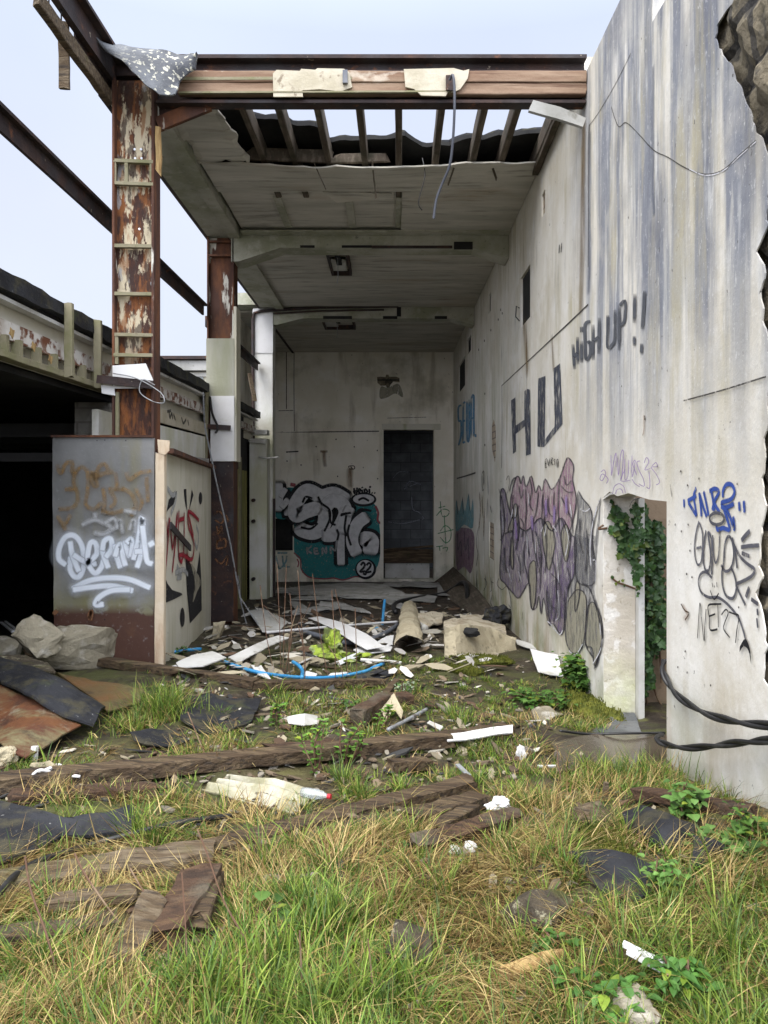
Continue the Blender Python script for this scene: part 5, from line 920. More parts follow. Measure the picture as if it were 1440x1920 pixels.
p = Paint(PA + Vector((0, 0, 1)), pn, Z1, .003)
for l in ([(795, 545), (808, 470), (862, 410), (838, 500), (815, 520)], [(905, 402), (921, 400), (926, 540), (912, 480)], [(957, 405), (967, 440), (938, 540)], [(915, 830), (960, 900), (985, 960), (1008, 800), (1018, 1000), (1020, 1180), (945, 1265), (925, 1050)], [(780, 960), (800, 1010), (830, 1050), (890, 1070), (895, 1082), (840, 1110), (780, 1135)]): p.fill('black', l, 4, False)
p.fill('cream', [(950, 880), (985, 930), (1015, 1000), (990, 1060), (962, 1130), (975, 1000)], 3)
p.ell('black', 1012, 460, 11, 40); p.ell('black', 895, 1225, 15, 62)
for l in ([(880, 960), (860, 900), (890, 960), (860, 970)], [(800, 400), (830, 440), (850, 430)], [(985, 640), (1000, 700), (990, 780), (975, 740)], [(820, 560), (850, 480), (858, 430)], [(850, 940), (900, 920), (930, 950)]): p.stroke('grey', l, .05, .5)
for l in ([(785, 935), (800, 760), (810, 600), (822, 700), (832, 780), (850, 660), (862, 560), (850, 740), (830, 930)], [(872, 548), (868, 700), (872, 830), (890, 868), (902, 800), (906, 680), (906, 560)], [(1000, 602), (960, 560), (930, 552), (935, 640), (968, 740), (962, 840), (940, 852), (922, 825)], [(875, 600), (905, 590)], [(870, 830), (900, 825), (940, 855)], [(930, 555), (965, 700)], [(790, 620), (800, 700)]): p.stroke('red', l, .040, .5, halo=.22)
p.done(ppanel, dict(black=pm_black, cream=pm_cream, grey=pm_grey, red=pm_red), dict(black=('graffiti', 'black abstract shapes'), cream=('graffiti', None), grey=('graffiti', 'grey scribbles'), red=('graffiti', 'red tag reading MUS')))
MB().rbox(on_plane(310, 985, PA, pn) + pn * .03, on_plane(352, 1028, PA, pn) + pn * .02, .012, .045).build('rusty_strap', m_rustdark, part)
# ================================================================== CLUTTER
def plank(name, label, cat, a, b, w, h, m, la=0., lb=0., segs=16, jit=.006, rag=.03, seed=0, roll=0, bow=0, taper=1, group=None, sink=.25):
    pa = G(*a); pb = G(*b); pa.z += h * (.5 - sink) + la; pb.z += h * (.5 - sink) + lb
    o = MB().timber(pa, pb, w, h, segs, jit, rag, seed, bow, roll, taper).build(name, m); return tag(o, label, cat, group)
def board(name, label, cat, A, Bq, m, lift=.02, th=.008, amp=.012, edge=.008, seed=0, nx=14, ny=5, bulge=0, group=None, lifts=None):
    """sheet lying on the ground, traced along its far edge A and near edge B"""
    def g(p):
        l = p[2] if len(p) > 2 else 0; return G(p[0], p[1], lift + l)
    o = MB().loft([g(p) for p in A], [g(p) for p in Bq], nx, ny, th, amp, 6, edge, seed, bulge).build(name, m); return tag(o, label, cat, group)
def stone(name, label, c, sz, m, seed, boxy=.6, rot=0, rough=.18, sink=.3, cat='stone', group=None):
    p = G(*c); c = (p.x, p.y, p.z + sz[2] * (1 - 2 * sink))
    o = (MB().chunk(c, [v * 1.12 for v in sz], seed, 18, (.1, .15, rot), 4, max(sz) * .17) if boxy > .3 else MB().rock(c, sz, seed, 4, rough, boxy, rot)).build(name, m); return tag(o, label, cat, group)
def pipe(name, label, cat, pts, r, m, lift=.02, k=8, group=None):
    P3 = [G(p[0], p[1], lift + (p[2] if len(p) > 2 else 0)) for p in pts]
    o = MB().tube([Vector(q) for q in smooth(P3, k)], r, 8).build(name, m, smooth=True); return tag(o, label, cat, group)

# --- long timbers
plank('timber_beam', 'long dark timber from the rusty sheets towards the blue pipe', 'timber', (55, 1240), (480, 1293), .06, .05, m_wood, .05, .02, 30, .008, .03, 1)
plank('timber_beam', 'longest wet timber, crossing below the white corrugated sheet to the small white board', 'timber', (-60, 1500), (842, 1404), .075, .055, m_wood, .03, .03, 40, .010, .04, 2)
plank('timber_beam', 'shorter timber lying under the left end of the longest one', 'timber', (20, 1508), (290, 1490), .07, .05, m_woodred, .0, .0, 16, .008, .04, 3)
plank('timber_beam', 'flat grey weathered timber in the left foreground grass, bark edge facing the viewer', 'timber', (-60, 1686), (400, 1614), .095, .035, m_woodgrey, .02, .02, 30, .009, .03, 4)
plank('timber_beam', 'half buried timber continuing behind the straw towards the middle', 'timber', (395, 1604), (880, 1482), .075, .035, m_wood, .008, .02, 30, .010, .05, 5)
plank('timber_beam', 'thick short wet timber lying right of the half buried one', 'timber', (765, 1552), (900, 1510), .075, .04, m_wood, .012, .012, 14, .010, .04, 6)
plank('timber_beam', 'thin dark timber under the white plastic scrap', 'timber', (820, 1568), (885, 1536), .05, .04, m_wood, .01, .02, 10, .008, .03, 7)
plank('timber_beam', 'split reddish timber with a fresh broken end beside the broken cups', 'timber', (792, 1602), (966, 1552), .055, .042, m_woodred, .015, .03, 16, .014, .09, 8, .3, 0, .8)
plank('timber_offcut', 'small dark timber offcut in straw below the white board', 'timber', (733, 1450), (802, 1445), .06, .04, m_wood, .02, .02, 8, .008, .02, 9)
plank('timber_beam', 'dark bar under the far end of the white strip', 'timber', (826, 1400), (950, 1381), .08, .05, m_wood, .02, .02, 14, .008, .04, 10)
plank('timber_beam', 'low brown timber crossing behind the saplings under the blue pipe', 'timber', (470, 1292), (715, 1286), .07, .045, m_wood, .01, .01, 16, .010, .04, 11)
plank('timber_offcut', 'brown timber offcut in the middle litter, left of the flat stone', 'timber', (712, 1322), (768, 1318), .10, .06, m_woodred, .01, .01, 8, .008, .02, 12)
plank('timber_beam', 'rotten log end sticking up beside the ridge tile scrap', 'timber', (668, 1362), (722, 1336), .08, .08, m_woodred, .02, .04, 10, .012, .03, 13)
plank('timber_offcut', 'narrow dark stick leaning through the middle litter', 'timber', (700, 1342), (745, 1290), .04, .04, m_wood, .02, .03, 10, .006, .02, 14)
plank('timber_beam', 'reddish bark plank half under grass in the middle', 'timber', (505, 1420), (640, 1408), .09, .045, m_woodred, .01, .01, 12, .010, .04, 15)
plank('timber_beam', 'narrow plank lying along the foot of the long wall', 'timber', (1195, 1507), (1412, 1546), .05, .035, m_woodred, .03, .03, 18, .006, .03, 16)
plank('timber_offcut', 'split orange wood piece in the right foreground', 'timber', (940, 1846), (1044, 1812), .032, .026, m_splinter, .008, .014, 12, .008, .04, 17, .4, 0, .7)
plank('timber_beam', 'rotten red log half buried at the left photo edge', 'timber', (-30, 1778), (215, 1746), .06, .04, m_woodred, .0, .004, 18, .016, .06, 18)
plank('timber_beam', 'thin grey strip of wood lying above the rotten red log', 'timber', (90, 1722), (250, 1702), .05, .025, m_woodgrey, .03, .03, 12, .006, .04, 19)
# two broken chunks leaning in the foreground
a, b = G(222, 1826), G(290, 1722); a.z += .012; b.z += .045
tag(MB().timber(a, b, .062, .03, 14, .008, .03, 21, 0, .25).build('broken_plank', m_woodgrey), 'narrow broken plank leaning up in the left foreground grass', 'plank')
a, b = G(300, 1790), G(375, 1690); a.z += .03; b.z += .055
tag(MB().timber(a, b, .10, .04, 16, .012, .06, 22, 0, -.15).build('broken_plank', m_woodred), 'wide rotten plank with orange broken grain beside the narrow leaning one', 'plank')
a, b = G(372, 1760), G(402, 1690); a.z += .03; b.z += .05
tag(MB().timber(a, b, .05, .05, 12, .012, .05, 23).build('broken_plank', m_wood), 'dark crumbling stub of wood at the right of the two leaning planks', 'plank')
# posts and wedges
stone('timber_block', 'squared block of old timber with pale end grain by the black felt', (1112, 1546), (.075, .045, .042), m_woodgrey, 31, .9, .15, .08, .35, 'timber')
o = MB().timber(G(1134, 1502), G(1134, 1502) + Vector((.005, 0, .065)), .02, .015, 6, .002, .004).build('peg', m_woodgrey); tag(o, 'short upright grey peg standing in the grass by the wall plank', 'peg')

# --- sheets and felt on the left
board('rusty_sheet', 'rust and grey green sheet metal lying at the left photo edge', 'sheet metal', [(-60, 1268, .07), (0, 1286, .09), (60, 1312, .09), (110, 1337, .07), (152, 1357, .03)], [(-80, 1330, .02), (-20, 1378, .02), (10, 1400, .02), (35, 1412, .02), (49, 1418, .02)], m_rustsheet, .03, .006, .010, .004, 1, 18, 8)
board('rusty_sheet', 'olive brown sheet metal lying behind the black felt strip', 'sheet metal', [(60, 1238, .06), (110, 1262, .06), (180, 1276, .05), (268, 1290, .03)], [(150, 1290, .05), (180, 1310, .04), (200, 1332, .03), (262, 1316, .02)], m_oliverust, .02, .006, .012, .006, 2, 16, 6)
board('roofing_felt', 'black felt strip folded across the two rusty sheets', 'roofing felt', [(-40, 1225, .10), (40, 1240, .13), (110, 1270, .12), (160, 1300, .09), (198, 1326, .04)], [(-50, 1252, .10), (0, 1274, .12), (60, 1306, .12), (120, 1340, .08), (176, 1358, .03)], m_felt_black, .03, .010, .015, .006, 3, 18, 7, .03)
board('roofing_felt', 'lichen blotched felt flap at the top of the rusty sheets', 'roofing felt', [(-10, 1226, .10), (40, 1228, .11), (90, 1240, .09)], [(0, 1248, .14), (50, 1252, .13), (105, 1262, .09)], m_rock, .03, .008, .015, .008, 4, 10, 4)
board('roofing_felt', 'large black felt sheet in front of the longest timber, at the left', 'roofing felt', [(-80, 1497, .02), (0, 1500, .03), (60, 1512, .05), (130, 1537, .04), (200, 1524, .05), (252, 1505, .05)], [(-120, 1640, 0), (0, 1615, .01), (70, 1592, .01), (120, 1570, .01), (190, 1566, .01), (250, 1555, .01)], m_felt_black, .02, .008, .012, .008, 5, 22, 8)
board('roofing_felt', 'black felt sheet with pale specks behind the long grass tuft', 'roofing felt', [(345, 1306, .03), (400, 1303, .04), (460, 1308, .03), (490, 1316, .01)], [(338, 1352, 0), (380, 1366, .01), (430, 1368, 0), (472, 1352, 0)], m_felt_black, .02, .008, .02, .012, 6, 16, 6)
board('roofing_felt', 'crumpled black felt scrap between the tuft and the rusty sheets', 'roofing felt', [(245, 1372, .02), (290, 1362, .02), (330, 1364, .01), (350, 1376, .01)], [(250, 1392, 0), (290, 1402, 0), (330, 1400, 0), (352, 1390, 0)], m_felt_black, .015, .006, .02, .012, 7)
board('roofing_felt', 'grey slate coloured felt piece above the longest timber', 'roofing felt', [(296, 1420, .01), (340, 1424, .01), (380, 1436, .01)], [(292, 1446, 0), (330, 1449, 0), (368, 1447, 0)], m_metalgrey, .012, .006, .006, .006, 8)
board('roofing_felt', 'black felt hump in front of the wall plank, at the right', 'roofing felt', [(1166, 1520, .02), (1205, 1508, .045), (1240, 1516, .06), (1275, 1535, .05), (1310, 1550, .03)], [(1172, 1556, 0), (1200, 1570, 0), (1240, 1585, .0), (1275, 1590, 0), (1300, 1580, 0)], m_felt_black, .02, .008, .015, .008, 9, 16, 8, .02)
board('roofing_felt', 'glossy black felt square beside the clover, nearer the photo edge', 'roofing felt', [(1300, 1565, .04), (1340, 1575, .04), (1364, 1588, .03)], [(1298, 1622, 0), (1320, 1622, 0), (1350, 1606, 0)], m_felt_black, .02, .008, .01, .006, 10)
board('roofing_felt', 'mossy black felt sheet partly under moss in the right foreground', 'roofing felt', [(1070, 1598, .02), (1130, 1596, .02), (1185, 1600, .02), (1225, 1620, .01)], [(1110, 1650, 0), (1150, 1680, 0), (1190, 1692, 0), (1222, 1672, 0)], m_felt_black, .015, .008, .015, .012, 11)
board('roofing_felt', 'thin dark felt scrap beside the blue pipe end', 'roofing felt', [(668, 1266, .02), (710, 1256, .03), (745, 1258, .01)], [(672, 1278, 0), (710, 1274, 0), (740, 1264, 0)], m_felt_black, .012, .006, .01, .008, 12)
board('roofing_felt', 'small dark felt scrap just above the white strip', 'roofing felt', [(745, 1382, .01), (780, 1372, .02), (812, 1376, .01)], [(748, 1392, 0), (780, 1393, 0), (805, 1388, 0)], m_felt_black, .012, .006, .01, .008, 13)

# --- white boards of the middle heap
W_ = [('white_board', 'white board leaning up to the right in front of the second column', [(428, 1232, .03), (470, 1212, .07), (505, 1196, .10), (522, 1190, .11)], [(448, 1243, .02), (480, 1224, .05), (520, 1204, .08), (542, 1195, .10)], m_whitedirty),
      ('white_board', 'bent white board lying at the foot of the painted partition', [(330, 1242, .04), (360, 1228, .06), (398, 1221, .08)], [(336, 1252, .03), (380, 1249, .04), (424, 1232, .05)], m_whitedirty),
      ('white_board', 'longest white board, running down right behind the hi vis vest', [(600, 1156, .05), (640, 1166, .08), (690, 1190, .10), (720, 1212, .05)], [(578, 1158, .05), (620, 1176, .07), (650, 1196, .08), (688, 1217, .04)], m_white),
      ('white_board', 'cut white board with a notch near the second column', [(468, 1145, .05), (492, 1140, .05), (520, 1154, .04), (541, 1166, .03)], [(492, 1184, .03), (500, 1184, .03), (510, 1183, .02), (524, 1181, .02)], m_whitedirty),
      ('white_board', 'greyish board farther back, left of the bare stems', [(540, 1126, .02), (560, 1128, .02), (576, 1138, .02)], [(558, 1146, .02), (570, 1150, .02), (586, 1151, .02)], m_greyboard),
      ('white_board', 'white triangle of board right of the longest white board', [(705, 1205, .02), (725, 1192, .03), (738, 1191, .03)], [(700, 1216, .01), (720, 1214, .01), (736, 1208, .01)], m_white),
      ('white_board', 'white sheet lying flat under the end of the longest white board', [(662, 1218, .02), (690, 1206, .03), (736, 1212, .03)], [(668, 1222, .01), (700, 1224, .01), (732, 1220, .01)], m_white),
      ('white_board', 'small white square in front of the blue pipe bend', [(575, 1258, .02), (595, 1262, .02)], [(560, 1268, .01), (588, 1272, .01)], m_white),
      ('white_board', 'narrow white strip standing behind the blue pipe arc', [(470, 1246, .02), (490, 1247, .03)], [(482, 1262, .01), (510, 1276, .01)], m_whitedirty),
      ('white_board', 'white strip at the right end of the blue pipe arc', [(620, 1262, .02), (652, 1260, .02)], [(616, 1268, .01), (655, 1266, .01)], m_white),
      ('white_board', 'white tilted scrap at the foot of the cream post', [(310, 1252, .02), (330, 1246, .02)], [(318, 1258, .01), (338, 1254, .01)], m_white),
      ('white_board', 'white strip lying on the dark bar in the middle of the yard', [(830, 1378, .05), (880, 1370, .05), (930, 1362, .05), (962, 1359, .05)], [(840, 1390, .04), (890, 1384, .04), (930, 1377, .04), (962, 1373, .04)], m_white),
      ('white_board', 'white square board propped against the wall weeds', [(994, 1216, .10), (1020, 1222, .10), (1046, 1228, .10)], [(1008, 1258, .02), (1030, 1264, .02), (1056, 1268, .02)], m_white),
      ('white_board', 'curved grey board strip above the propped white square', [(966, 1198, .03), (985, 1203, .03), (1012, 1213, .03)], [(970, 1208, .02), (990, 1214, .02), (1014, 1219, .02)], m_whitedirty),
      ('white_board', 'crumpled white packaging below the sapling, left of the flat stone', [(538, 1344, .03), (570, 1338, .04), (596, 1342, .02)], [(542, 1356, .01), (570, 1360, .01), (594, 1358, .01)], m_whitedirty),
      ('white_board', 'thin white sliver on the wet slab edge', [(1008, 1434, .01), (1046, 1434, .01)], [(1008, 1438, .0), (1050, 1438, .0)], m_white),
      ('white_board', 'pale fragment left of the white strip', [(805, 1350, .02), (830, 1362, .02)], [(800, 1355, .01), (824, 1369, .01)], m_whitedirty)]
for i, (n_, l_, A_, B_, m_) in enumerate(W_): board(n_, l_, 'board', A_, B_, m_, .012, .006, .006, .003, 20 + i, 12, 4)
# narrow white slats at the right foreground
for i, (a, b, l) in enumerate([((1168, 1806), (1246, 1846), 'upper white slat lying in the right foreground grass'), ((1176, 1820), (1240, 1856), 'lower white slat lying in the right foreground grass')]):
    plank('white_lath', l, 'slat', a, b, .016, .008, m_white, .04, .04, 6, .001, .002, i, group='white slats in the grass')
pipe('white_pole', 'thin white pole lying across the heap behind the hi vis vest', 'pole', [(500, 1186), (600, 1177), (700, 1169), (745, 1166)], .012, m_white, .06)
pipe('white_pole', 'short white stick right of the hi vis vest', 'pole', [(676, 1237), (720, 1240), (752, 1243)], .012, m_whitedirty, .03)
# --- grey boards at the back
GB = [([(560, 1098, .03), (650, 1092, .05), (720, 1096, .04)], [(540, 1112, .02), (640, 1118, .03), (760, 1112, .02)], 'wide wavy grey board below the teal lettering'),
      ([(690, 1108, .03), (760, 1114, .03), (820, 1117, .03)], [(640, 1120, .02), (740, 1124, .02), (815, 1128, .02)], 'long grey board below the doorway, pointing right'),
      ([(820, 1092, .05), (838, 1092, .05)], [(820, 1115, .02), (845, 1118, .02)], 'short grey board leaning beside the black hose'),
      ([(720, 1092, .06), (780, 1090, .06), (836, 1093, .06)], [(718, 1098, .03), (780, 1100, .03), (834, 1100, .03)], 'mossy plank at the sill of the doorway'),
      ([(716, 1124, .02), (745, 1126, .02)], [(750, 1142, .01), (776, 1143, .01)], 'pale board pointing at the viewer in front of the grey ones'),
      ([(600, 1128, .02), (640, 1130, .02), (690, 1146, .02)], [(598, 1138, .01), (640, 1141, .01), (696, 1150, .01)], 'grey shard in the middle of the dark floor'),
      ([(520, 1103, .03), (560, 1100, .03)], [(516, 1110, .02), (580, 1112, .02)], 'narrow grey board at the left foot of the end wall'),
      ([(560, 1118, .02), (620, 1116, .02)], [(545, 1124, .02), (625, 1124, .01)], 'thin grey board overlapping the wide wavy one'),
      ([(545, 1146, .02), (570, 1140, .02), (640, 1136, .02)], [(550, 1152, .01), (575, 1147, .01), (640, 1141, .01)], 'brown grey strip left of the middle shard')]
for i, (A_, B_, l_) in enumerate(GB): board('grey_board', l_, 'board', A_, B_, m_greyboard, .015, .008, .02, .01, 50 + i, 16, 5)
# plank kerb in the far right corner
a, b = P(838, 1092, 13.6), P(938, 1168, 8.3); a.z = zg(a.x, a.y) + .12; b.z = zg(b.x, b.y) + .03
tag(MB().loft([(1.16, 13.7, a.z + .18), (1.17, 10, zg(1.1, 10) + .2), (1.18, 8.2, zg(1.1, 8.2) + .05)], [(.78, 13.5, zg(.78, 13.5) + .03), (.85, 10, zg(.85, 10) + .02), (.98, 8.0, zg(.98, 8) + .01)], 16, 3, .03, .015, 3, .01).build('leaning_board', m_rafter), 'long dark board leaning along the foot of the long wall in the far corner', 'board')
# --- hoses and pipes
pipe('blue_pipe', 'long blue pipe curving across the front of the heap', 'pipe', [(415, 1238), (440, 1248), (490, 1262), (560, 1270), (620, 1270), (680, 1260), (700, 1252), (720, 1244)], .0115, m_blue, .025)
pipe('blue_pipe', 'short curved blue pipe joining the long one', 'pipe', [(549, 1241, .02), (560, 1248, .02), (567, 1258, .01), (566, 1270)], .012, m_blue, .03)
pipe('blue_pipe', 'blue pipe end lying at the foot of the partition', 'pipe', [(306, 1228), (330, 1222), (352, 1219), (376, 1217)], .012, m_blue, .03)
a = G(717, 1172); tag(MB().tube([a, a + Vector((.01, .02, .12)), a + Vector((.025, .03, .26))], .014, 8).build('blue_pipe', m_blue), 'upright blue pipe stub behind the longest white board', 'pipe')
pipe('blue_pipe', 'short flat blue piece at the foot of the upright stub', 'pipe', [(696, 1180), (708, 1179)], .02, m_blue, .02)
pipe('black_hose', 'thick dark hose crossing the heap to the tan trough', 'hose', [(560, 1182), (590, 1190), (640, 1204), (690, 1200), (725, 1186), (745, 1172)], .022, m_greypipe, .03)
o = [P(742, 1160, 8.6), P(737, 1140, 9.2), P(750, 1128, 9.8), P(790, 1122, 10.6), P(830, 1116, 11.2), P(852, 1102, 11.4), P(866, 1092, 11.0), P(874, 1096, 10.4), P(876, 1115, 9.9), P(877, 1134, 9.7)]
for p_ in o: p_.z = max(p_.z, zg(p_.x, p_.y) + .03)
tag(MB().tube([Vector(q) for q in smooth(o, 8)], .03, 8).build('black_hose', m_blackpipe, smooth=True), 'thick black hose looping up in the far right corner', 'hose')
pipe('black_cable', 'thin black cable lying in the left foreground grass', 'cable', [(-30, 1700, .04), (0, 1672, .05), (30, 1640, .04), (75, 1614, .02), (170, 1584), (260, 1560), (340, 1542), (435, 1529)], .0085, m_blackpipe, .015)
# twisted black cables by the doorway
def twist(path, r, label):
    P3 = [Vector(q) for q in smooth(path, 14)]; a, b = [], []
    for i, p_ in enumerate(P3):
        t = i * .17; u = Vector((math.cos(t), 0, math.sin(t))) * r * .95; a.append(p_ + u); b.append(p_ - u)
    mb = MB(); mb.tube(a, r, 7); mb.tube(b, r, 7); return tag(mb.build('twisted_cable', m_blackpipe, smooth=True), label, 'cable')
twist([P(1246, 1238, 3.30), P(1243, 1258, 3.2), P(1256, 1285, 3.12), P(1280, 1312, 2.95), P(1325, 1338, 2.7), P(1375, 1352, 2.45), P(1440, 1360, 2.25), P(1540, 1362, 2.0)], .008, 'upper twisted black cable sagging out of the doorway')
twist([P(1240, 1378, 3.2), P(1232, 1386, 3.1), P(1250, 1396, 3.0), P(1290, 1402, 2.8), P(1340, 1398, 2.6), P(1390, 1392, 2.4), P(1440, 1388, 2.25), P(1540, 1384, 2.0)], .0075, 'lower twisted black cable, close to the wet slab')
# --- concrete, stones
def slab(name, label, pts, th, m, seed, depthv=(0, .25, .02)):
    pts = [Vector(p_) for p_ in pts]; A_, B_ = pts[:len(pts) // 2], pts[len(pts) // 2:][::-1]
    return tag(MB().loft(A_, B_, 16, 8, th, .02, 5, .014, seed, normal=(0, -.9, .4)).build(name, m), label, 'concrete')
gq = lambda px, py, l=0, dy=0: G(px, py) + Vector((0, dy, l))
c = P(128, 1212, 4.28); o = MB().chunk(c + Vector((0, .05, -.01)), (.27, .13, .15), 11, 14, (-.25, .16, .15), 4, .022).build('concrete_lump', m_slabrock); tag(o, 'big broken grey concrete lump leaning at the foot of the galvanised panel', 'concrete')
c = P(72, 1200, 4.12); o = MB().chunk(c, (.15, .10, .11), 5, 12, (-.4, .5, .4), 4, .022).build('concrete_lump', m_slabrock); tag(o, 'smaller grooved concrete lump resting on the front of the big one', 'concrete')
stone('concrete_lump', 'rounded grey lump at the left photo edge beside the big concrete lump', (8, 1240), (.10, .09, .09), m_slabrock, 41, .4, 0, .2, .2, 'concrete')
for i, (a, b) in enumerate([((2, 1208), (24, 1228)), ((10, 1206), (30, 1224))]): plank('white_lath', ['left white slat on the rounded grey lump', 'right white slat on the rounded grey lump'][i], 'slat', a, b, .02, .012, m_white, .17, .16, 5, .001, .002, i)
slab('concrete_slab', 'tan broken slab tilted up, with a dark hole in its top edge', [gq(832, 1230, .20), gq(862, 1228, .225, .05), gq(890, 1226, .215, .08), gq(925, 1222, .17, .1), gq(968, 1218, .09), gq(968, 1218, -.03), gq(925, 1228, -.03), gq(880, 1232, -.03), gq(856, 1233, -.03), gq(834, 1232, -.04)], .09, m_slabtan, 12)
b0 = gq(884, 1228, 0); tag(MB().rock(P(884, 1186, b0.y - .01), (.07, .05, .035), 4, 3, .25, .2).build('slab_hole_lump', m_dark), 'black lump standing in for the dark hole in the tan slab', 'stone')  # near-black lump added to paint the shade of the slab's hole
tag(MB().loft([G(834, 1190) + Vector((0, .1, .1)), G(880, 1180) + Vector((0, .1, .12)), G(945, 1188) + Vector((0, 0, .08))], [G(832, 1206) + Vector((0, 0, .14)), G(880, 1208) + Vector((0, 0, .16)), G(950, 1206) + Vector((0, 0, .1))], 14, 5, .05, .03, 5, .02, 14).build('concrete_slab', m_softboard), 'pale crumbling slab lying behind the tilted tan one', 'concrete')
for i, (A_, B_, l_) in enumerate([([(752, 1150, .06), (790, 1148, .08), (832, 1150, .06)], [(770, 1164, .03), (800, 1174, .04), (830, 1166, .03)], 'torn cream foam sheet behind the tan trough'), ([(862, 1152, .08), (890, 1152, .09), (914, 1150, .08)], [(864, 1162, .05), (890, 1162, .05), (912, 1160, .05)], 'torn cream foam piece behind the black bag'), ([(918, 1150, .08), (934, 1152, .08), (944, 1154, .06)], [(912, 1162, .05), (930, 1162, .05), (940, 1164, .04)], 'small cream foam piece against the long wall')]):
    board('foam_sheet', l_, 'foam', A_, B_, m_softboard, .03, .015, .03, .02, 80 + i)
tag(MB().rock(gq(932, 1182, .14), (.14, .12, .10), 9, 4, .35, .1).build('black_bag', m_felt_black), 'crumpled black bag behind the tan slab', 'bag')
mb = MB(); c0, c1_ = G(768, 1150) + Vector((0, 0, .11)), G(766, 1226) + Vector((0, 0, .09)); A_ = []
for s_ in (0,):
    vs_a = []; 
    ringN = 9
    for j in range(15):
        t = j / 14; c = c0.lerp(c1_, t); w_ = .085 + .03 * t
        for i in range(ringN):
            an = math.pi * i / (ringN - 1); v = c + Vector((-math.cos(an) * w_, 0, math.sin(an) * .075 - .03)); v += noise.noise_vector(v * 8) * .022 + noise.noise_vector(v * 24) * .01; mb.v.append(tuple(v))
    for j in range(14):
        for i in range(ringN - 1): mb.f.append((j * ringN + i, j * ringN + i + 1, (j + 1) * ringN + i + 1, (j + 1) * ringN + i))
tag(mb.build('ridge_trough', m_slabtan), 'tan ridge tile shaped trough lying upside down beside the foam', 'tile')
pipe('white_pole', 'thick white tube end sticking out of the foam litter', 'pole', [(772, 1164), (785, 1172), (797, 1178)], .035, m_whitedirty, .06)
stone('rock', 'angular lichen spotted rock in the right foreground straw', (1018, 1742), (.078, .05, .042), m_rock, 51, .7, .2, .2, .25)
stone('rock', 'dark flat rock hidden in the foreground grass right of centre', (768, 1800), (.055, .045, .036), m_rock, 52, .6, -.2, .2, .25)
stone('rock', 'pale stone at the very bottom right of centre', (1185, 1925), (.045, .05, .04), m_slabrock, 53, .3, .3, .2, .25)
stone('rock', 'flat brown stone behind the sapling on the longest timber', (628, 1406), (.06, .05, .035), m_rock, 54, .4, .3, .15, .25)
stone('rock', 'pale grey stone below the wall weeds', (1028, 1348), (.085, .06, .035), m_slabrock, 55, .5, .1, .2, .3)
stone('rock', 'brown brick fragment in the litter under the rusty sheet', (85, 1452), (.055, .04, .04), m_slabtan, 56, .8, .2, .12, .2)
stone('rock', 'cream chunk standing at the foot of the second column', (408, 1198), (.045, .04, .09), m_slabtan, 57, .4, .2, .2, .15)
tag(MB().prism([gq(1030, 1222, .02), gq(1046, 1214, .24), gq(1056, 1228, .02)], (.015, .02, .01)).build('dark_shard', m_rustdark), 'dark upright shard behind the wall weeds', 'shard')
tag(MB().prism([gq(1046, 1236, .02), gq(1058, 1222, .12), gq(1072, 1232, .10), gq(1068, 1242, .02)], (.015, .02, .01)).build('dark_shard', m_woodred), 'short brown shard between the dark one and the long wall', 'shard')
# wet slab at the doorway and step
gs = [(1035, 1392), (1080, 1380), (1160, 1374), (1262, 1376)]; gn = [(1045, 1446), (1100, 1440), (1170, 1438), (1262, 1440)]
o = MB().loft([G(*q, .02) for q in gs], [G(*q, .02) for q in gn], 16, 6, .06, .004, 3, .01, 0, normal=(0, 0, 1)).build('concrete_slab', m_slab); tag(o, 'wet brown slab on the ground in front of the ivy doorway', 'concrete')
o = MB(); o.loft([P(1148, 1336, 4.15), P(1190, 1336, 4.15)], [P(1140, 1354, 4.0), P(1197, 1356, 4.0)], 6, 3, .05, .003, normal=(0, 0, 1)); o.loft([P(1128, 1354, 3.98), P(1195, 1352, 3.98)], [P(1108, 1374, 3.72), P(1203, 1374, 3.72)], 8, 3, .07, .004, normal=(0, 0, 1)); o = o.build('door_step', mat('wet_grey_felt', (.075, .08, .085), [dict(c=(.12, .125, .13), s=6, lo=.45, hi=.62), dict(c=(.03, .03, .03), s=14, lo=.55, hi=.66)], rough=.5, bump=.3)); tag(o, 'grey felted step at the foot of the white door reveal', 'step')
pipe('black_cable', 'thin dark cable along the back edge of the wet slab', 'cable', [(1050, 1370), (1100, 1376), (1180, 1375), (1246, 1374)], .006, m_blackpipe, .025)
# --- hi vis vest
g0 = G(640, 1240); vest = thing('hi_vis_vest', 'crumpled yellow hi vis vest dumped on the heap', 'vest', g0)
mb = MB(); mb.rock(P(620, 1214, g0.y + .12), (.085, .07, .09), 3, 4, .8, .05); mb.rock(P(648, 1236, g0.y), (.115, .08, .05), 8, 4, .8, .1); mb.rock(P(612, 1232, g0.y + .05), (.065, .06, .04), 5, 4, .8, .1); mb.build('cloth', m_hivis, vest)
mb = MB(); mb.loft([P(630, 1240, g0.y - .10), P(650, 1232, g0.y - .09), P(672, 1222, g0.y - .06)], [P(634, 1248, g0.y - .12), P(655, 1239, g0.y - .11), P(676, 1229, g0.y - .07)], 12, 3, .006, .015, 12, .004, normal=(0, -1, .3)); mb.build('reflective_strip', m_reflect, vest)
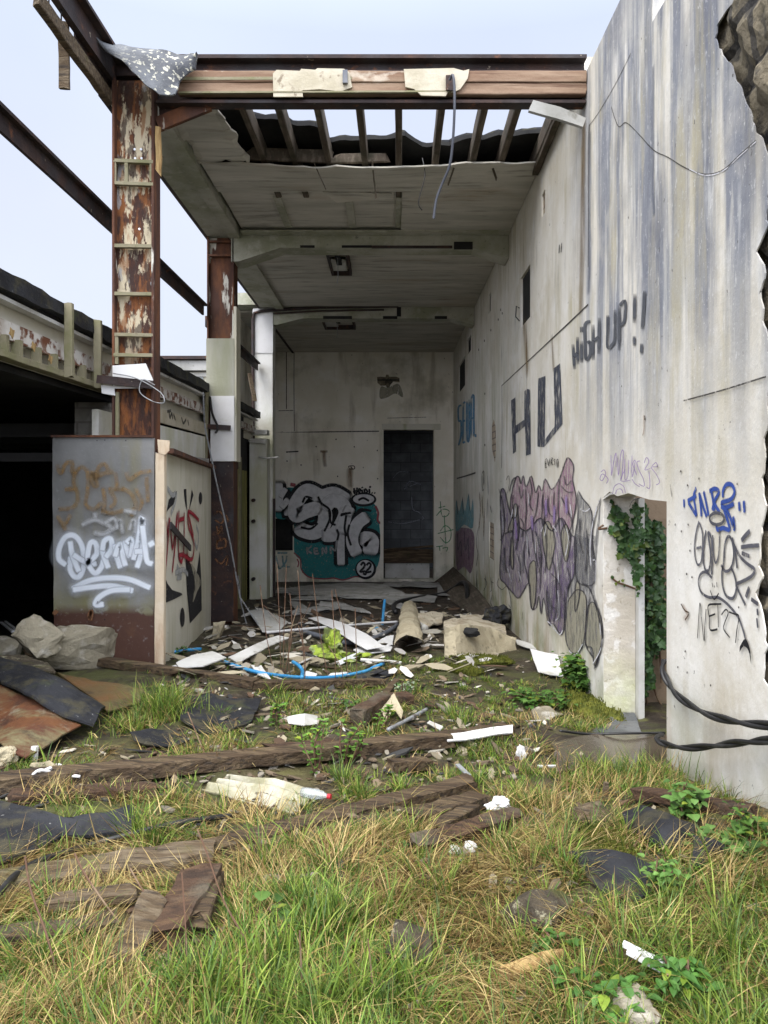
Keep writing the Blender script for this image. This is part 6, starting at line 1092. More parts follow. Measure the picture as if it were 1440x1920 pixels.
# --- corrugated white sheet, bottle, small litter
def corrugated(name, label, A_, B_, n_=3, amp=.022, m_=m_cream):
    A_ = [G(q[0], q[1], q[2]) for q in A_]; B_ = [G(q[0], q[1], q[2]) for q in B_]; mb = MB(); nx, ny = 20, 28
    Ar, Br = resample(A_, nx + 1), resample(B_, nx + 1); vs = []
    for j in range(ny + 1):
        for i in range(nx + 1):
            p_ = Ar[i].lerp(Br[i], j / ny); p_.z += amp * math.sin(2 * math.pi * n_ * j / ny) + noise.noise(p_ * 9) * .006; vs.append(p_)
    k = len(vs); w_ = nx + 1; fs = []
    for j in range(ny):
        for i in range(nx): q = (j * w_ + i, j * w_ + i + 1, (j + 1) * w_ + i + 1, (j + 1) * w_ + i); fs += [q, tuple(z_ + k for z_ in reversed(q))]
    rim = [i for i in range(w_)] + [j * w_ + nx for j in range(1, ny + 1)] + [ny * w_ + i for i in range(nx - 1, -1, -1)] + [j * w_ for j in range(ny - 1, 0, -1)]
    for a_, b_ in zip(rim, rim[1:] + rim[:1]): fs.append((b_, a_, a_ + k, b_ + k))
    mb.add(vs + [p_ - Vector((0, 0, .006)) for p_ in vs], fs); return tag(mb.build(name, m_, smooth=True), label, 'roof sheet')
corrugated('corrugated_sheet', 'broken off white corrugated sheet lying below the longest timber', [(430, 1458, .03), (520, 1462, .03), (600, 1488, .02)], [(378, 1478, .015), (470, 1502, .015), (550, 1522, .01)], 3.0, .013, m_corr)
g0 = G(590, 1496, .02); bt = thing('plastic_bottle', 'clear plastic bottle with a red cap on the corrugated sheet', 'bottle', g0); ax = Vector((.9, -.35, .0)).normalized()
prof = [(-.05, .003), (-.048, .014), (-.03, .0165), (.01, .0165), (.03, .013), (.042, .0075), (.05, .007)]
MB().tube([g0 + ax * t + Vector((0, 0, .013)) for t, _ in prof], [r for _, r in prof], 14).build('bottle_body', m_clear, bt, smooth=True)
MB().tube([g0 + ax * t + Vector((0, 0, .013)) for t in (.048, .06)], .0085, 12).build('cap', m_redcap, bt)
o = MB().rock(gq(936, 1522, .025), (.036, .02, .020), 3, 4, .5, .0).build('plastic_scrap', m_white); tag(o, 'crumpled white plastic scrap on the split timber', 'litter')
for c_, l_, s_ in (((852, 1596), 'left white broken cup in the grass', .015), ((882, 1590), 'right white broken cup with a dark crack in the grass', .018)):
    o = MB().rock(gq(*c_, .004), (s_, s_, s_ * .75), s_ * 100, 3, .3, 0).build('broken_cup', m_whitedirty); tag(o, l_, 'cup')
plank('blue_strip', 'grey blue metal strip stuck in the end of the half buried timber', 'strip', (858, 1458), (880, 1470), .018, .006, m_metalgrey, .05, .03, 5, .001, .003)
o = MB().rock(gq(977, 1424, .02), (.02, .014, .035), 5, 3, .4, .1).build('white_fragment', m_white); tag(o, 'ragged white fragment standing left of the wet slab', 'litter')
o = MB().rock(gq(866, 1616, .006), (.008, .008, .012), 6, 2, .2, .1).build('white_fragment', m_white); tag(o, 'tiny white fragment below the broken cups', 'litter')
board('blue_wrapper', 'pale blue wrapper in the right foreground weeds', 'litter', [(1138, 1862, .02), (1154, 1862, .02)], [(1136, 1876, .01), (1158, 1874, .01)], mat('pale_blue_plastic', (.22, .45, .58), rough=.4, bump=.2), .01, .003, .01, .004, 90)
pipe('metal_strip', 'dull grey metal strip leaning in the litter beside the ridge tile scrap', 'strip', [(728, 1368), (760, 1352), (800, 1330)], .010, m_metalgrey, .03)
mb = MB(); mb.loft([gq(712, 1350, .06), gq(738, 1336, .10), gq(756, 1352, .05)], [gq(722, 1356, .02), gq(740, 1350, .05), gq(752, 1356, .02)], 10, 4, .01, .004, 6, .004); tag(mb.build('ridge_tile', m_slabtan), 'curved broken tile in the middle litter', 'tile')
pipe('white_wire', 'tangled white wire under the rusty sheet', 'wire', [(20, 1466, .02), (50, 1458, .03), (80, 1446, .05), (95, 1440, .06), (88, 1452, .03), (60, 1458, .03), (75, 1444, .06), (110, 1452, .03), (150, 1456, .02)], .005, m_white, .02)
o = MB().tube([G(63, 1434) + Vector((0, 0, 0)), G(63, 1434) + Vector((0, .01, .065))], .014, 8).build('post_stub', m_whitedirty); tag(o, 'white stub propping the corner of the rusty sheet', 'post')
stone('rock', 'small white disc shaped stone by the tangled wire', (106, 1440), (.018, .018, .010), m_white, 58, .1)
stone('concrete_lump', 'tan curved shard at the left edge under the rusty sheet', (5, 1430), (.05, .04, .03), m_slabtan, 59, .3, 0, .25, .2, 'concrete')

# --- loose rubble, chips and splinters: nobody could count them
def in_img(n_, fn):
    out = []
    while len(out) < n_:
        px = random.uniform(-80, 1450); py = random.uniform(1100, 1900); 
        if random.random() < fn(px, py): out.append((px, py))
    return out
def dens(px, py):
    if py < 1210: return 1.0 if 480 < px < 900 - (1210 - py) * .3 else .05
    if py < 1420: return (.9 if noise.noise(Vector((px * .012, py * .03, 6))) > .02 else .22) if 300 < px < 1040 else (.5 if px < 300 and py > 1400 else .0)
    if py < 1500: return .45 if px < 1100 else .1
    return .12
mb = MB(); PAL = [(.55, .52, .44), (.60, .58, .54), (.42, .37, .26), (.30, .26, .18), (.13, .08, .05), (.10, .07, .045), (.20, .15, .10), (.06, .06, .06), (.28, .25, .2)]
def heap(px, py): return 1.0 if 1142 < py < 1275 and 330 + max(0, 1200 - py) < px < 940 and not (590 < px < 680 and py > 1180) else 0.0
heap_px = [(q, True) for q in in_img(230, heap)]
for (px, py), big in [(q, False) for q in in_img(2700, dens)] + heap_px:
    g = G(px, py); d = g.y
    if not (-3 < g.x < 1.12): continue
    s_ = (.005 + .02 * random.random() ** 2.2) * (1 if d > 3 else .7) * (1.5 if d > 6 else 1); el = random.uniform(1, 3.5); s_ = random.uniform(.02, .05) if big else s_; an = random.uniform(0, 3.14); ca, sa = math.cos(an), math.sin(an); th = random.uniform(.15, .5) * (.25 if big else 1)
    tx, ty = random.uniform(-.4, .4), random.uniform(-.4, .4); pts = []
    nn = random.randint(4, 6)
    for k in range(nn):
        t = 6.283 * k / nn; r = random.uniform(.7, 1.15); x = math.cos(t) * r * s_ * el; y = math.sin(t) * r * s_
        X_, Y_ = x * ca - y * sa, x * sa + y * ca; pts.append((g.x + X_, g.y + Y_, g.z + (.03 if big else .006) + X_ * tx + Y_ * ty))
    c = random.choice(PAL[:4] + PAL[1:3] if big and random.random() < .7 else PAL[:5] if py < 1420 and random.random() < (.36 if py < 1300 else .22) else PAL[3:]); kk = random.uniform(.5, .95); c = tuple(v * kk for v in c)
    vs = pts + [(x, y, z + s_ * th) for x, y, z in pts]; mb.add(vs, [tuple(range(nn, 2 * nn)), tuple(reversed(range(nn)))] + [(k, (k + 1) % nn, (k + 1) % nn + nn, k + nn) for k in range(nn)], col=c)
tag(mb.build('rubble', m_chips), 'scattered chips, splinters and broken rubble over the ground', None, None, 'stuff')
# ================================================================== PLANTS
def leaf(mb, p, d, up, L, w, col, fold=.25, droop=.3, lobes=0):
    """one leaf: base p, direction d"""
    d = Vector(d).normalized(); r = d.cross(Vector(up)); r = r.normalized() if r.length > .01 else Vector((1, 0, 0)); u = r.cross(d)
    if lobes:
        prof = [(0, .10), (.12, .55), (.30, .42), (.48, .62), (.66, .30), (.85, .18), (1, 0)]
    else: prof = [(0, .06), (.2, .42), (.45, .5), (.7, .36), (.9, .13), (1, 0)]
    q0 = random.uniform(.6, 1.15); L *= q0; w *= q0 * random.uniform(.8, 1.15)
    if random.random() < .10: col = (col[0] * 2.2, col[1] * 1.35, col[2] * .9)
    vs = []; n = len(prof)
    for t, q in prof:
        c = p + d * (t * L) - u * (droop * L * t * t)
        vs += [c - r * (q * w) + u * (fold * q * w), c, c + r * (q * w) + u * (fold * q * w)]
    fs = []
    for i in range(n - 1): fs += [(3 * i, 3 * i + 1, 3 * i + 4, 3 * i + 3), (3 * i + 1, 3 * i + 2, 3 * i + 5, 3 * i + 4)]
    mb.add(vs, fs, col=tuple(np.array(col) * random.uniform(.7, 1.25)))
def rv(a=1): return Vector((random.uniform(-a, a), random.uniform(-a, a), random.uniform(-a, a)))
GREENS = [(.055, .13, .022), (.08, .17, .03), (.11, .21, .045), (.045, .10, .02)]
def bush(name, label, cat, c, rx, ry, h, n, L, w, cols=GREENS, stems=6, lobes=0, sink=0, lean=(0, 0)):
    g = G(*c); t = thing(name, label, cat, g); st = MB(); lf = MB(); tips = []
    for k in range(stems):
        a = random.uniform(0, 6.283); r = random.uniform(.1, .8); top = g + Vector((math.cos(a) * rx * r + lean[0], math.sin(a) * ry * r + lean[1], h * random.uniform(.6, 1)))
        b = g + Vector((math.cos(a) * rx * r * .3, math.sin(a) * ry * r * .3, -.02)); m_ = b.lerp(top, .5) + rv(.02); st.tube([b, m_, top], [.004, .003, .002], 5); tips.append((b, m_, top))
    st.build('stem', m_stem, t)
    for k in range(n):
        b, m_, top = random.choice(tips); q = random.uniform(.15, 1) ** .7; p = b.lerp(m_, q * 2) if q < .5 else m_.lerp(top, q * 2 - 1)
        p = p + Vector((random.gauss(0, rx * .28), random.gauss(0, ry * .28), random.gauss(0, h * .06))); p.z = max(p.z, zg(p.x, p.y) + .01)
        if p.x > XW - .02: p.x = XW - .02
        a = random.uniform(0, 6.283); d = Vector((math.cos(a), math.sin(a) - .25, random.uniform(-.3, .5))); s_ = random.uniform(.6, 1.2)
        leaf(lf, p, d, (0, 0, 1), L * s_, w * s_, random.choice(cols), lobes=lobes)
    lf.build('leaves', m_leaf, t); return t
bush('nettle', 'leafy green nettle clump at the wall foot beside the propped white square', 'weed', (1082, 1300), .12, .2, .24, 420, .05, .045, lobes=1)
bush('nettle', 'low weed patch left of the nettle clump', 'weed', (1020, 1318), .22, .25, .07, 260, .045, .035)
bush('clover_plant', 'round leaved weed on the plank by the long wall', 'weed', (1282, 1530), .06, .07, .11, 130, .030, .032, [(.09, .19, .04), (.13, .25, .06)])
bush('clover_plant', 'round leaved weed in front of the black felt hump', 'weed', (1325, 1585), .10, .07, .05, 150, .028, .030, [(.09, .19, .04), (.13, .25, .06)])
bush('clover_plant', 'round leaved weed between the two foreground felt sheets', 'weed', (1235, 1672), .06, .05, .09, 110, .026, .028, [(.09, .19, .04), (.14, .26, .06)])
bush('clover_plant', 'round leaved weed at the right photo edge', 'weed', (1385, 1620), .08, .06, .07, 130, .028, .030, [(.07, .15, .03), (.12, .22, .05)])
bush('dock_plant', 'large leaved dock plant in the right foreground', 'weed', (1285, 1862), .07, .06, .07, 170, .036, .020, [(.06, .15, .028), (.09, .21, .04)], 5)
bush('dock_plant', 'low dock plant at the bottom centre right', 'weed', (1110, 1900), .10, .06, .05, 140, .036, .022, [(.06, .15, .028), (.09, .21, .04)], 5)
bush('dock_plant', 'dandelion like rosette in the straw below the timber block', 'weed', (1030, 1610), .03, .03, .03, 22, .045, .016, [(.06, .14, .025)], 4)
bush('dock_plant', 'dandelion like rosette beside the thick wet timber', 'weed', (768, 1602), .03, .03, .04, 20, .045, .016, [(.06, .14, .025)], 4)
bush('nettle', 'small green weed on the orange wood piece', 'weed', (1040, 1790), .05, .04, .05, 60, .024, .020, lobes=1)
bush('nettle', 'small weeds growing along the foot of the wall near the photo edge', 'weed', (1392, 1570), .06, .1, .08, 120, .030, .024)
bush('nettle', 'green leaves deep in the foreground grass, left of centre', 'weed', (520, 1738), .05, .05, .07, 30, .034, .028)
bush('nettle', 'tiny green weed at the foot of the painted partition', 'weed', (335, 1228), .07, .08, .06, 70, .03, .022)
bush('nettle', 'green weed in the litter right of the sapling', 'weed', (660, 1330), .07, .05, .06, 70, .026, .02)
bush('nettle', 'small flowering weed below the tan slab', 'weed', (752, 1296), .10, .08, .06, 120, .026, .02, [(.08, .16, .04), (.3, .36, .25)])
# saplings
def sapling(label, c, h, n, lean):
    g = G(*c); t = thing('sapling', label, 'sapling', g); st = MB(); lf = MB()
    for k in range(n):
        top = g + Vector((lean * h + random.uniform(-.25, .25) * h, random.uniform(-.15, .1) * h, h * random.uniform(.55, 1))); m_ = g.lerp(top, .5) + rv(.03); P3 = [Vector(q) for q in smooth([g + Vector((0, 0, -.03)), m_, top], 5)]
        st.tube(P3, [.005 - .003 * i / (len(P3) - 1) for i in range(len(P3))], 5)
        for q in P3[3:]:
            for s_ in range(random.randint(1, 3)):
                a = random.uniform(0, 6.283); leaf(lf, q, (math.cos(a), math.sin(a), .5), (0, 0, 1), random.uniform(.018, .036), random.uniform(.016, .028), random.choice([(.13, .27, .04), (.17, .32, .06), (.10, .21, .035)]))
    st.build('stem', m_stem, t); lf.build('leaves', m_leaf, t)
sapling('fresh green sapling growing across the longest timber', (595, 1448), .20, 5, -.1)
sapling('fresh green sapling right of the first, beside the flat stone', (650, 1430), .20, 5, .1)
sapling('low green sapling by the black speckled felt', (520, 1358), .12, 4, .1)
sapling('low green sapling left of the ridge tile scrap', (715, 1372), .12, 4, .2)
# bare twig clump in the heap
g = G(585, 1280); mb = MB()
for k in range(13):
    h = random.uniform(.25, .75); b = g + Vector((random.uniform(-.25, .28), random.uniform(-.1, .3), -.02)); top = b + Vector((random.uniform(-.12, .12), .05, h)); m_ = b.lerp(top, .5) + rv(.04)
    mb.tube([Vector(q) for q in smooth([b, m_, top], 5)], .0026, 5)
    if k % 2: mb.tube([m_, m_ + Vector((random.uniform(-.12, .12), 0, .12))], .0017, 4)
tag(mb.build('bare_twigs', m_stem), 'clump of bare thin twigs standing in the heap before the vest', 'shrub')
# long dead stems in the foreground
def dstem(label, pts, r=.0032):
    r *= .75
    P3 = [P(*q) for q in pts]; tag(MB().tube([Vector(q) for q in smooth(P3, 6)], r, 5).build('dead_stalk', m_stem), label, 'stem')
dstem('long reddish dead stem rising from the bottom edge at the left', [(142, 1960, 1.45), (118, 1870, 1.5), (88, 1755, 1.56), (58, 1670, 1.6), (47, 1605, 1.62)])
dstem('dead brown stem lying diagonally over the narrow leaning plank', [(272, 1786, 1.62), (210, 1712, 1.68), (160, 1640, 1.74), (140, 1600, 1.78)], .003)
dstem('dead stem leaning across the wide rotten plank', [(338, 1790, 1.62), (300, 1715, 1.68), (268, 1670, 1.72), (244, 1628, 1.76)], .0026)
dstem('long thin straw stem right of the leaning planks', [(460, 1760, 1.6), (420, 1690, 1.7), (388, 1600, 1.85), (370, 1555, 1.95)], .0026)
dstem('thin dark upright stem at the bottom left of centre', [(568, 1930, 1.45), (566, 1840, 1.47), (562, 1745, 1.48)], .0026)
dstem('thin dark upright stem at the bottom centre', [(706, 1930, 1.45), (698, 1840, 1.47), (690, 1760, 1.5)], .0022)
dstem('slanting dark stem over the dark flat rock', [(842, 1818, 1.6), (812, 1755, 1.66), (785, 1712, 1.7)], .0026)
dstem('thin bent dead stem beside the wet slab', [(1052, 1462, 2.75), (1046, 1425, 2.8), (1045, 1398, 2.82)], .003)
dstem('leaning dead stem in the tuft left of the speckled felt', [(395, 1440, 2.75), (372, 1385, 2.9), (352, 1335, 3.0)], .003)
dstem('thin straw stalk standing near the leaning planks', [(352, 1848, 1.5), (348, 1740, 1.55), (341, 1636, 1.6)], .0022)

# ivy in the doorway
g = Vector((XW + .32, 4.36, .7)); ivy = thing('ivy', 'ivy climbing the brown inner wall and white reveal of the doorway', 'ivy', g); lf = MB(); st = MB()
IV = [(.022, .060, .016), (.035, .09, .022), (.06, .13, .032), (.04, .085, .028)]
from mathutils.geometry import intersect_point_tri_2d
def inside(p, poly):
    x, y = p; c = False; j = len(poly) - 1
    for i in range(len(poly)):
        if (poly[i][1] > y) != (poly[j][1] > y) and x < (poly[j][0] - poly[i][0]) * (y - poly[i][1]) / (poly[j][1] - poly[i][1]) + poly[i][0]: c = not c
        j = i
    return c
def ivy_patch(poly, n, d0, d1, L):
    xs = [q[0] for q in poly]; ys = [q[1] for q in poly]; k = 0
    while k < n:
        px, py = random.uniform(min(xs), max(xs)), random.uniform(min(ys), max(ys))
        if not inside((px, py), poly) or noise.noise(Vector((px * .06, py * .06, 2))) < -.32: 
            k += .3; continue
        p = P(px, py, random.uniform(d0, d1)); a = random.uniform(0, 6.283); s_ = random.uniform(.6, 1.25)
        leaf(lf, p, (math.cos(a) * .8, -.45 + random.uniform(-.3, .3), -.5 + math.sin(a) * .7), (0, -1, .35), L * s_, L * .95 * s_, random.choice(IV), .15, .25, 1); k += 1
ivy_patch([(1192, 955), (1205, 945), (1212, 975), (1240, 980), (1247, 1040), (1240, 1060), (1247, 1100), (1246, 1200), (1240, 1215), (1225, 1200), (1216, 1240), (1226, 1280), (1210, 1300), (1196, 1296), (1192, 1180), (1196, 1060), (1190, 1010)], 1500, 4.20, 4.40, .037)
ivy_patch([(1197, 950), (1204, 935), (1210, 960), (1205, 985), (1196, 980)], 50, 4.28, 4.40, .04)
ivy_patch([(1222, 1180), (1247, 1170), (1247, 1205), (1232, 1222), (1226, 1250)], 60, 4.30, 4.40, .036)
ivy_patch([(1150, 955), (1170, 955), (1172, 985), (1180, 1010), (1192, 1040), (1195, 1064), (1182, 1048), (1164, 1040), (1158, 1015), (1150, 1000), (1138, 992), (1150, 985)], 260, 4.13, 4.175, .036)
for q in ([(1150, 935), (1151, 960)], ): ivy_patch([(1148, 938), (1154, 938), (1154, 962), (1148, 962)], 12, 4.15, 4.17, .03)
ivy_patch([(1186, 945), (1200, 945), (1204, 1000), (1202, 1070), (1196, 1125), (1188, 1080), (1178, 1040), (1186, 1000)], 170, 4.06, 4.12, .036)
for pts in ([(1238, 1385, 4.38), (1220, 1350, 4.40), (1212, 1300, 4.40), (1214, 1200, 4.40), (1205, 1060, 4.40), (1205, 950, 4.40)], [(1248, 1332, 4.39), (1236, 1315, 4.4), (1226, 1290, 4.4), (1214, 1230, 4.39)], [(1246, 1378, 4.35), (1225, 1360, 4.38), (1200, 1340, 4.38)], [(1194, 1105, 4.18), (1175, 1098, 4.17), (1158, 1092, 4.17), (1146, 1082, 4.17)], [(1195, 1060, 4.2), (1170, 1030, 4.175), (1155, 985, 4.175), (1150, 940, 4.175)], [(1240, 1280, 4.4), (1236, 1200, 4.4), (1232, 1100, 4.4)], [(1131, 985, 4.17), (1122, 992, 4.15), (1138, 990, 4.175)]):
    st.tube([Vector(q) for q in smooth([P(*q) for q in pts], 5)], .006, 5)
for px, py in ((1160, 1092), (1165, 1090), (1150, 1085), (1157, 1096), (1172, 1099), (1147, 1083)): leaf(lf, P(px, py, 4.165), (random.uniform(-1, 1), -.3, .5), (0, -1, .3), .022, .02, IV[2], .1, .2, 1)
lf.build('leaves', m_leaf, ivy); st.build('stem', m_stem, ivy)

# moss mounds
def moss(label, c, sz, seed, n=500):
    p = G(*c); mb = MB().rock((p.x, p.y, p.z - sz[2] * .2), sz, seed, 4, .25, .15); src = list(mb.v)
    for v in random.sample(src, min(len(src), 900)):
        if v[2] < p.z - .01: continue
        for _ in range(3):
            b = Vector(v) + rv(.012); t = b + Vector((random.uniform(-.008, .008), random.uniform(-.008, .008), random.uniform(.006, .018))); s_ = random.uniform(.002, .004)
            mb.add([b + Vector((-s_, 0, -.004)), b + Vector((s_, 0, -.004)), t + Vector((s_ * .6, 0, 0)), t - Vector((s_ * .6, 0, 0))], [(0, 1, 2, 3)])
    o = mb.build('moss_mound', m_moss, smooth=True); tag(o, label, 'moss')
moss('bright moss mound at the corner of the door reveal', (1118, 1352), (.15, .22, .10), 3)
moss('moss strip along the lower edge of the tan slab', (900, 1238), (.25, .10, .03), 4)
moss('flat moss cushion left of the tan slab moss', (850, 1258), (.18, .12, .02), 5)
moss('small bright moss cushion at the right photo edge', (1425, 1690), (.07, .05, .035), 6)
moss('mossy patch between the felt sheets in the right foreground', (1150, 1595), (.12, .07, .02), 7)
moss('tiny moss cushion at the wall foot above the moss mound', (1095, 1325), (.10, .16, .09), 8)

# ================================================================== GRASS (stuff)
HOLES = [  # places kept mostly bare: (px polygon boxes) sheets, slab, timbers
    (1040, 1372, 1262, 1442), (-100, 1290, 150, 1415), (0, 1235, 260, 1330), (-100, 1515, 240, 1600), (340, 1306, 490, 1362), (1180, 1515, 1300, 1590), (1090, 1600, 1215, 1690), (400, 1455, 640, 1515), (300, 1690, 390, 1770), (1300, 1570, 1355, 1615), (960, 1690, 1070, 1742), (830, 1360, 962, 1388), (735, 1745, 800, 1790), (880, 1240, 1000, 1275)]
TIM = [((0, 1670), (400, 1612), 24), ((395, 1604), (870, 1482), 15), ((-10, 1496), (842, 1408), 14), ((770, 1545), (900, 1508), 22), ((795, 1588), (966, 1537), 14), ((225, 1815), (292, 1700), 26), ((1195, 1507), (1412, 1546), 8), ((60, 1246), (480, 1292), 12)]
def density(px, py):
    n = noise.noise(Vector((px * .011, py * .02, 4))); n2 = noise.noise(Vector((px * .03, py * .05, 9)))
    if py > 1560: v = .95 + .3 * n
    elif py > 1440: v = .62 + .7 * n + .3 * n2
    elif py > 1235: v = (.42 + .8 * n + .4 * n2) * (1 if px > 330 else .5)
    else: v = 0
    if py < 1262 and px < 700: v *= .25
    for (cx_, cy_, rx, ry, w) in ((308, 1310, 42, 46, 2.2), (900, 1395, 90, 20, 1.6), (690, 1330, 45, 24, 1.0), (1150, 1455, 140, 30, 1.8), (390, 1395, 60, 30, 1.2), (240, 1360, 50, 14, 1.2), (540, 1312, 55, 20, 1.1), (600, 1360, 55, 20, .8), (1090, 1330, 60, 40, .6), (640, 1490, 60, 20, .3), (860, 1300, 200, 40, .35), (1130, 1560, 90, 30, .4)):
        q = ((px - cx_) / rx) ** 2 + ((py - cy_) / ry) ** 2
        if q < 1.4: v += w * max(0, 1 - q / 1.4)
    for x0, y0, x1, y1 in HOLES:
        if x0 < px < x1 and y0 < py < y1: v *= .015
    for a, b, w in TIM:
        t = ((px - a[0]) * (b[0] - a[0]) + (py - a[1]) * (b[1] - a[1])) / ((b[0] - a[0]) ** 2 + (b[1] - a[1]) ** 2)
        if 0 < t < 1:
            dd = abs((py - (a[1] + t * (b[1] - a[1]))))
            if dd < w * 1.3: v *= .05 
    if px > 1262 and py < 909 + (px - CX) * .9: v = 0
    return v
def proj(x, y, z): return CX + x / y * F, CY - (z - ZC) / y * F
GV, GF, GC = [], [], []
def blade(x, y, z, L, az, th0, curv, w, col, segs=4):
    h = np.array([math.cos(az), math.sin(az), 0.]); side = np.array([-math.sin(az + random.uniform(-.9, .9)), math.cos(az + random.uniform(-.9, .9)), 0]); p = np.array([x, y, z - .01]); o = len(GV)
    for i in range(segs + 1):
        t = i / segs; ww = w * (1 - t ** 1.6) * .5 + w * .04
        GV.append(p - side * ww); GV.append(p + side * ww); GC.append(col); GC.append(col)
        th = th0 + curv * t; p = p + (h * math.sin(th) + np.array([0, 0, math.cos(th)])) * (L / segs)
        zmin = z + .003
        if p[2] < zmin: p[2] = zmin
    for i in range(segs): GF.append((o + 2 * i, o + 2 * i + 1, o + 2 * i + 3, o + 2 * i + 2))
def gcol(green):
    if green: c = random.choice([(.085, .15, .018), (.13, .205, .028), (.18, .26, .036), (.085, .15, .034), (.23, .28, .055), (.06, .12, .018)])
    else: c = random.choice([(.29, .205, .075), (.36, .265, .105), (.21, .13, .045), (.46, .36, .16), (.12, .068, .024), (.30, .24, .085)])
    k = random.uniform(.55, 1.45); return tuple(v * k for v in c)
def inb(x, y): return x < XW - .01 and not (x < -1.36 and y > 4.4)
def flow(x, y): return 6.283 * (noise.noise(Vector((x * 1.1, y * 1.1, 21))) + .35 * noise.noise(Vector((x * 5, y * 5, 3))))
def lushness(px, py, x, d):
    l = noise.noise(Vector((x * 2.2, d * 2.2, 11))) + .3 * noise.noise(Vector((x * 9, d * 9, 1)))
    if py > 1640: l += .30 * math.exp(-((px - 600) / 150) ** 2) + .42 * (py > 1790) * (px > 250) + .2 * (px > 1150)
    if 1520 < py < 1680 and 380 < px < 1050: l -= .4
    if px < 260 and py > 1600: l -= .35
    return l
cnt = 0; tries = 0
while cnt < 7600 and tries < 90000:                            # matted straw and short turf
    tries += 1; d = 1.15 * (7.6 / 1.15) ** random.random(); x = random.uniform(-.62, .62) * d * 1.15
    if not inb(x, d): continue
    z = float(zgrid(x, d)); px, py = proj(x, d, z)
    gap = noise.noise(Vector((x * 6, d * 6, 31)))
    if gap < -.22 and random.random() < .85: continue
    if random.random() > density(px, min(py, 1900)) * .8: continue
    cnt += 1; fore = py > 1500; l = lushness(px, py, x, d); gf = min(max((.56 if fore else .86) + l * .6, .16), .92); fl = flow(x, d)
    for k in range(random.randint(7, 12)):
        a2 = random.uniform(0, 6.283); r = abs(random.gauss(0, .022)); bx, by = x + math.cos(a2) * r, d + math.sin(a2) * r
        if not inb(bx, by): continue
        bz = float(zgrid(bx, by)); sc = .8 if d > 2.8 else 1; sc *= .75 if d > 4.2 else 1; ww = 1.25 if d > 2.6 else 1
        if random.random() < gf: blade(bx, by, bz, random.uniform(.03, .075) * sc, a2, abs(random.gauss(.25, .45)), random.uniform(.4, 2.2), random.uniform(.0022, .0042) * ww, gcol(True))
        else: blade(bx, by, bz + random.random() ** 2 * .03 * sc, random.uniform(.06, .15) * sc, fl + random.gauss(0, .65), random.uniform(.75, 1.5), random.uniform(-.3, 1.0), random.uniform(.0014, .0034) * ww, gcol(False))
cnt = 0; tries = 0
while cnt < 330 and tries < 30000:                             # separate tussocks: green heart, curled straw skirt
    tries += 1; d = 1.2 * (6.6 / 1.2) ** random.random(); x = random.uniform(-.6, .6) * d * 1.1
    if not inb(x, d): continue
    z = float(zgrid(x, d)); px, py = proj(x, d, z); dn = density(px, min(py, 1900))
    if random.random() > dn * .9 + (.12 if dn > .1 else 0): continue
    cnt += 1; l = lushness(px, py, x, d); gf = min(max((.62 if py > 1500 else .74) + l * .7, .2), .95); R_ = random.uniform(.02, .055); H_ = random.uniform(.055, .115) * (1.15 if py > 1560 else .9) * (.75 if d > 4 else 1); wk = 1.2 if d > 2.6 else 1
    for k in range(random.randint(45, 95)):
        a2 = random.uniform(0, 6.283); r = R_ * math.sqrt(random.random()); bx, by = x + math.cos(a2) * r, d + math.sin(a2) * r
        if not inb(bx, by): continue
        bz = float(zgrid(bx, by)); out_ = r / R_
        if random.random() < gf * (1.15 - .6 * out_): blade(bx, by, bz, H_ * random.uniform(.6, 1.3), a2 + random.gauss(0, .5), .15 + .5 * out_ * random.random(), random.uniform(.3, 1.6), random.uniform(.0024, .0044) * wk, gcol(True))
        else: blade(bx, by, bz, H_ * random.uniform(.7, 1.5), a2 + random.gauss(0, .6), .5 + .6 * random.random(), random.uniform(.5, 1.9), random.uniform(.0016, .0036) * wk, gcol(False))
# big named tufts: long upright grass
for px, py, n_, h, sp, gf in ((308, 1345, 500, .20, .13, .75), (285, 1350, 200, .14, .12, .4), (900, 1408, 260, .10, .16, .7), (1150, 1462, 420, .13, .22, .55), (1220, 1470, 260, .15, .16, .5), (390, 1415, 240, .10, .14, .45), (600, 1770, 300, .16, .08, .95), (560, 1700, 120, .12, .05, .95), (520, 1820, 200, .14, .10, .85), (430, 1900, 240, .14, .13, .85), (640, 1870, 200, .12, .10, .8), (360, 1860, 120, .12, .08, .9), (200, 1850, 120, .07, .14, .15), (720, 1700, 200, .08, .14, .2), (820, 1900, 170, .09, .12, .6), (300, 1910, 180, .10, .12, .5), (1320, 1760, 120, .09, .10, .8), (1420, 1790, 160, .13, .10, .75), (1000, 1900, 200, .07, .2, .85), (140, 1560, 120, .11, .06, .9), (100, 1600, 90, .10, .06, .5), (560, 1330, 160, .10, .14, .6), (700, 1335, 200, .12, .12, .6), (245, 1365, 140, .11, .12, .6), (660, 1262, 90, .08, .1, .8), (720, 1240, 120, .07, .16, .9), (770, 1560, 60, .07, .05, .8), (965, 1570, 140, .09, .08, .4), (1015, 1510, 120, .08, .08, .5), (110, 1500, 110, .10, .07, .25), (225, 1498, 130, .10, .08, .2), (330, 1505, 110, .09, .07, .3)):
    g = G(px, min(py, 1915))
    for k in range(n_):
        x, y = g.x + random.gauss(0, sp * .5), g.y + random.gauss(0, sp * .4)
        if y < 1.12 or not inb(x, y): continue
        z = float(zgrid(x, y)); green = random.random() < gf
        blade(x, y, z, h * random.uniform(.5, 1.15), random.uniform(0, 6.283), abs(random.gauss(0, .28)) + (0 if green else .4), random.uniform(.2, 1.5), random.uniform(.0025, .0048) * (1.25 if py > 1700 else 1), gcol(green), 5)
mb = MB(); mb.v = [tuple(v) for v in GV]; mb.f = GF; mb.c = GC
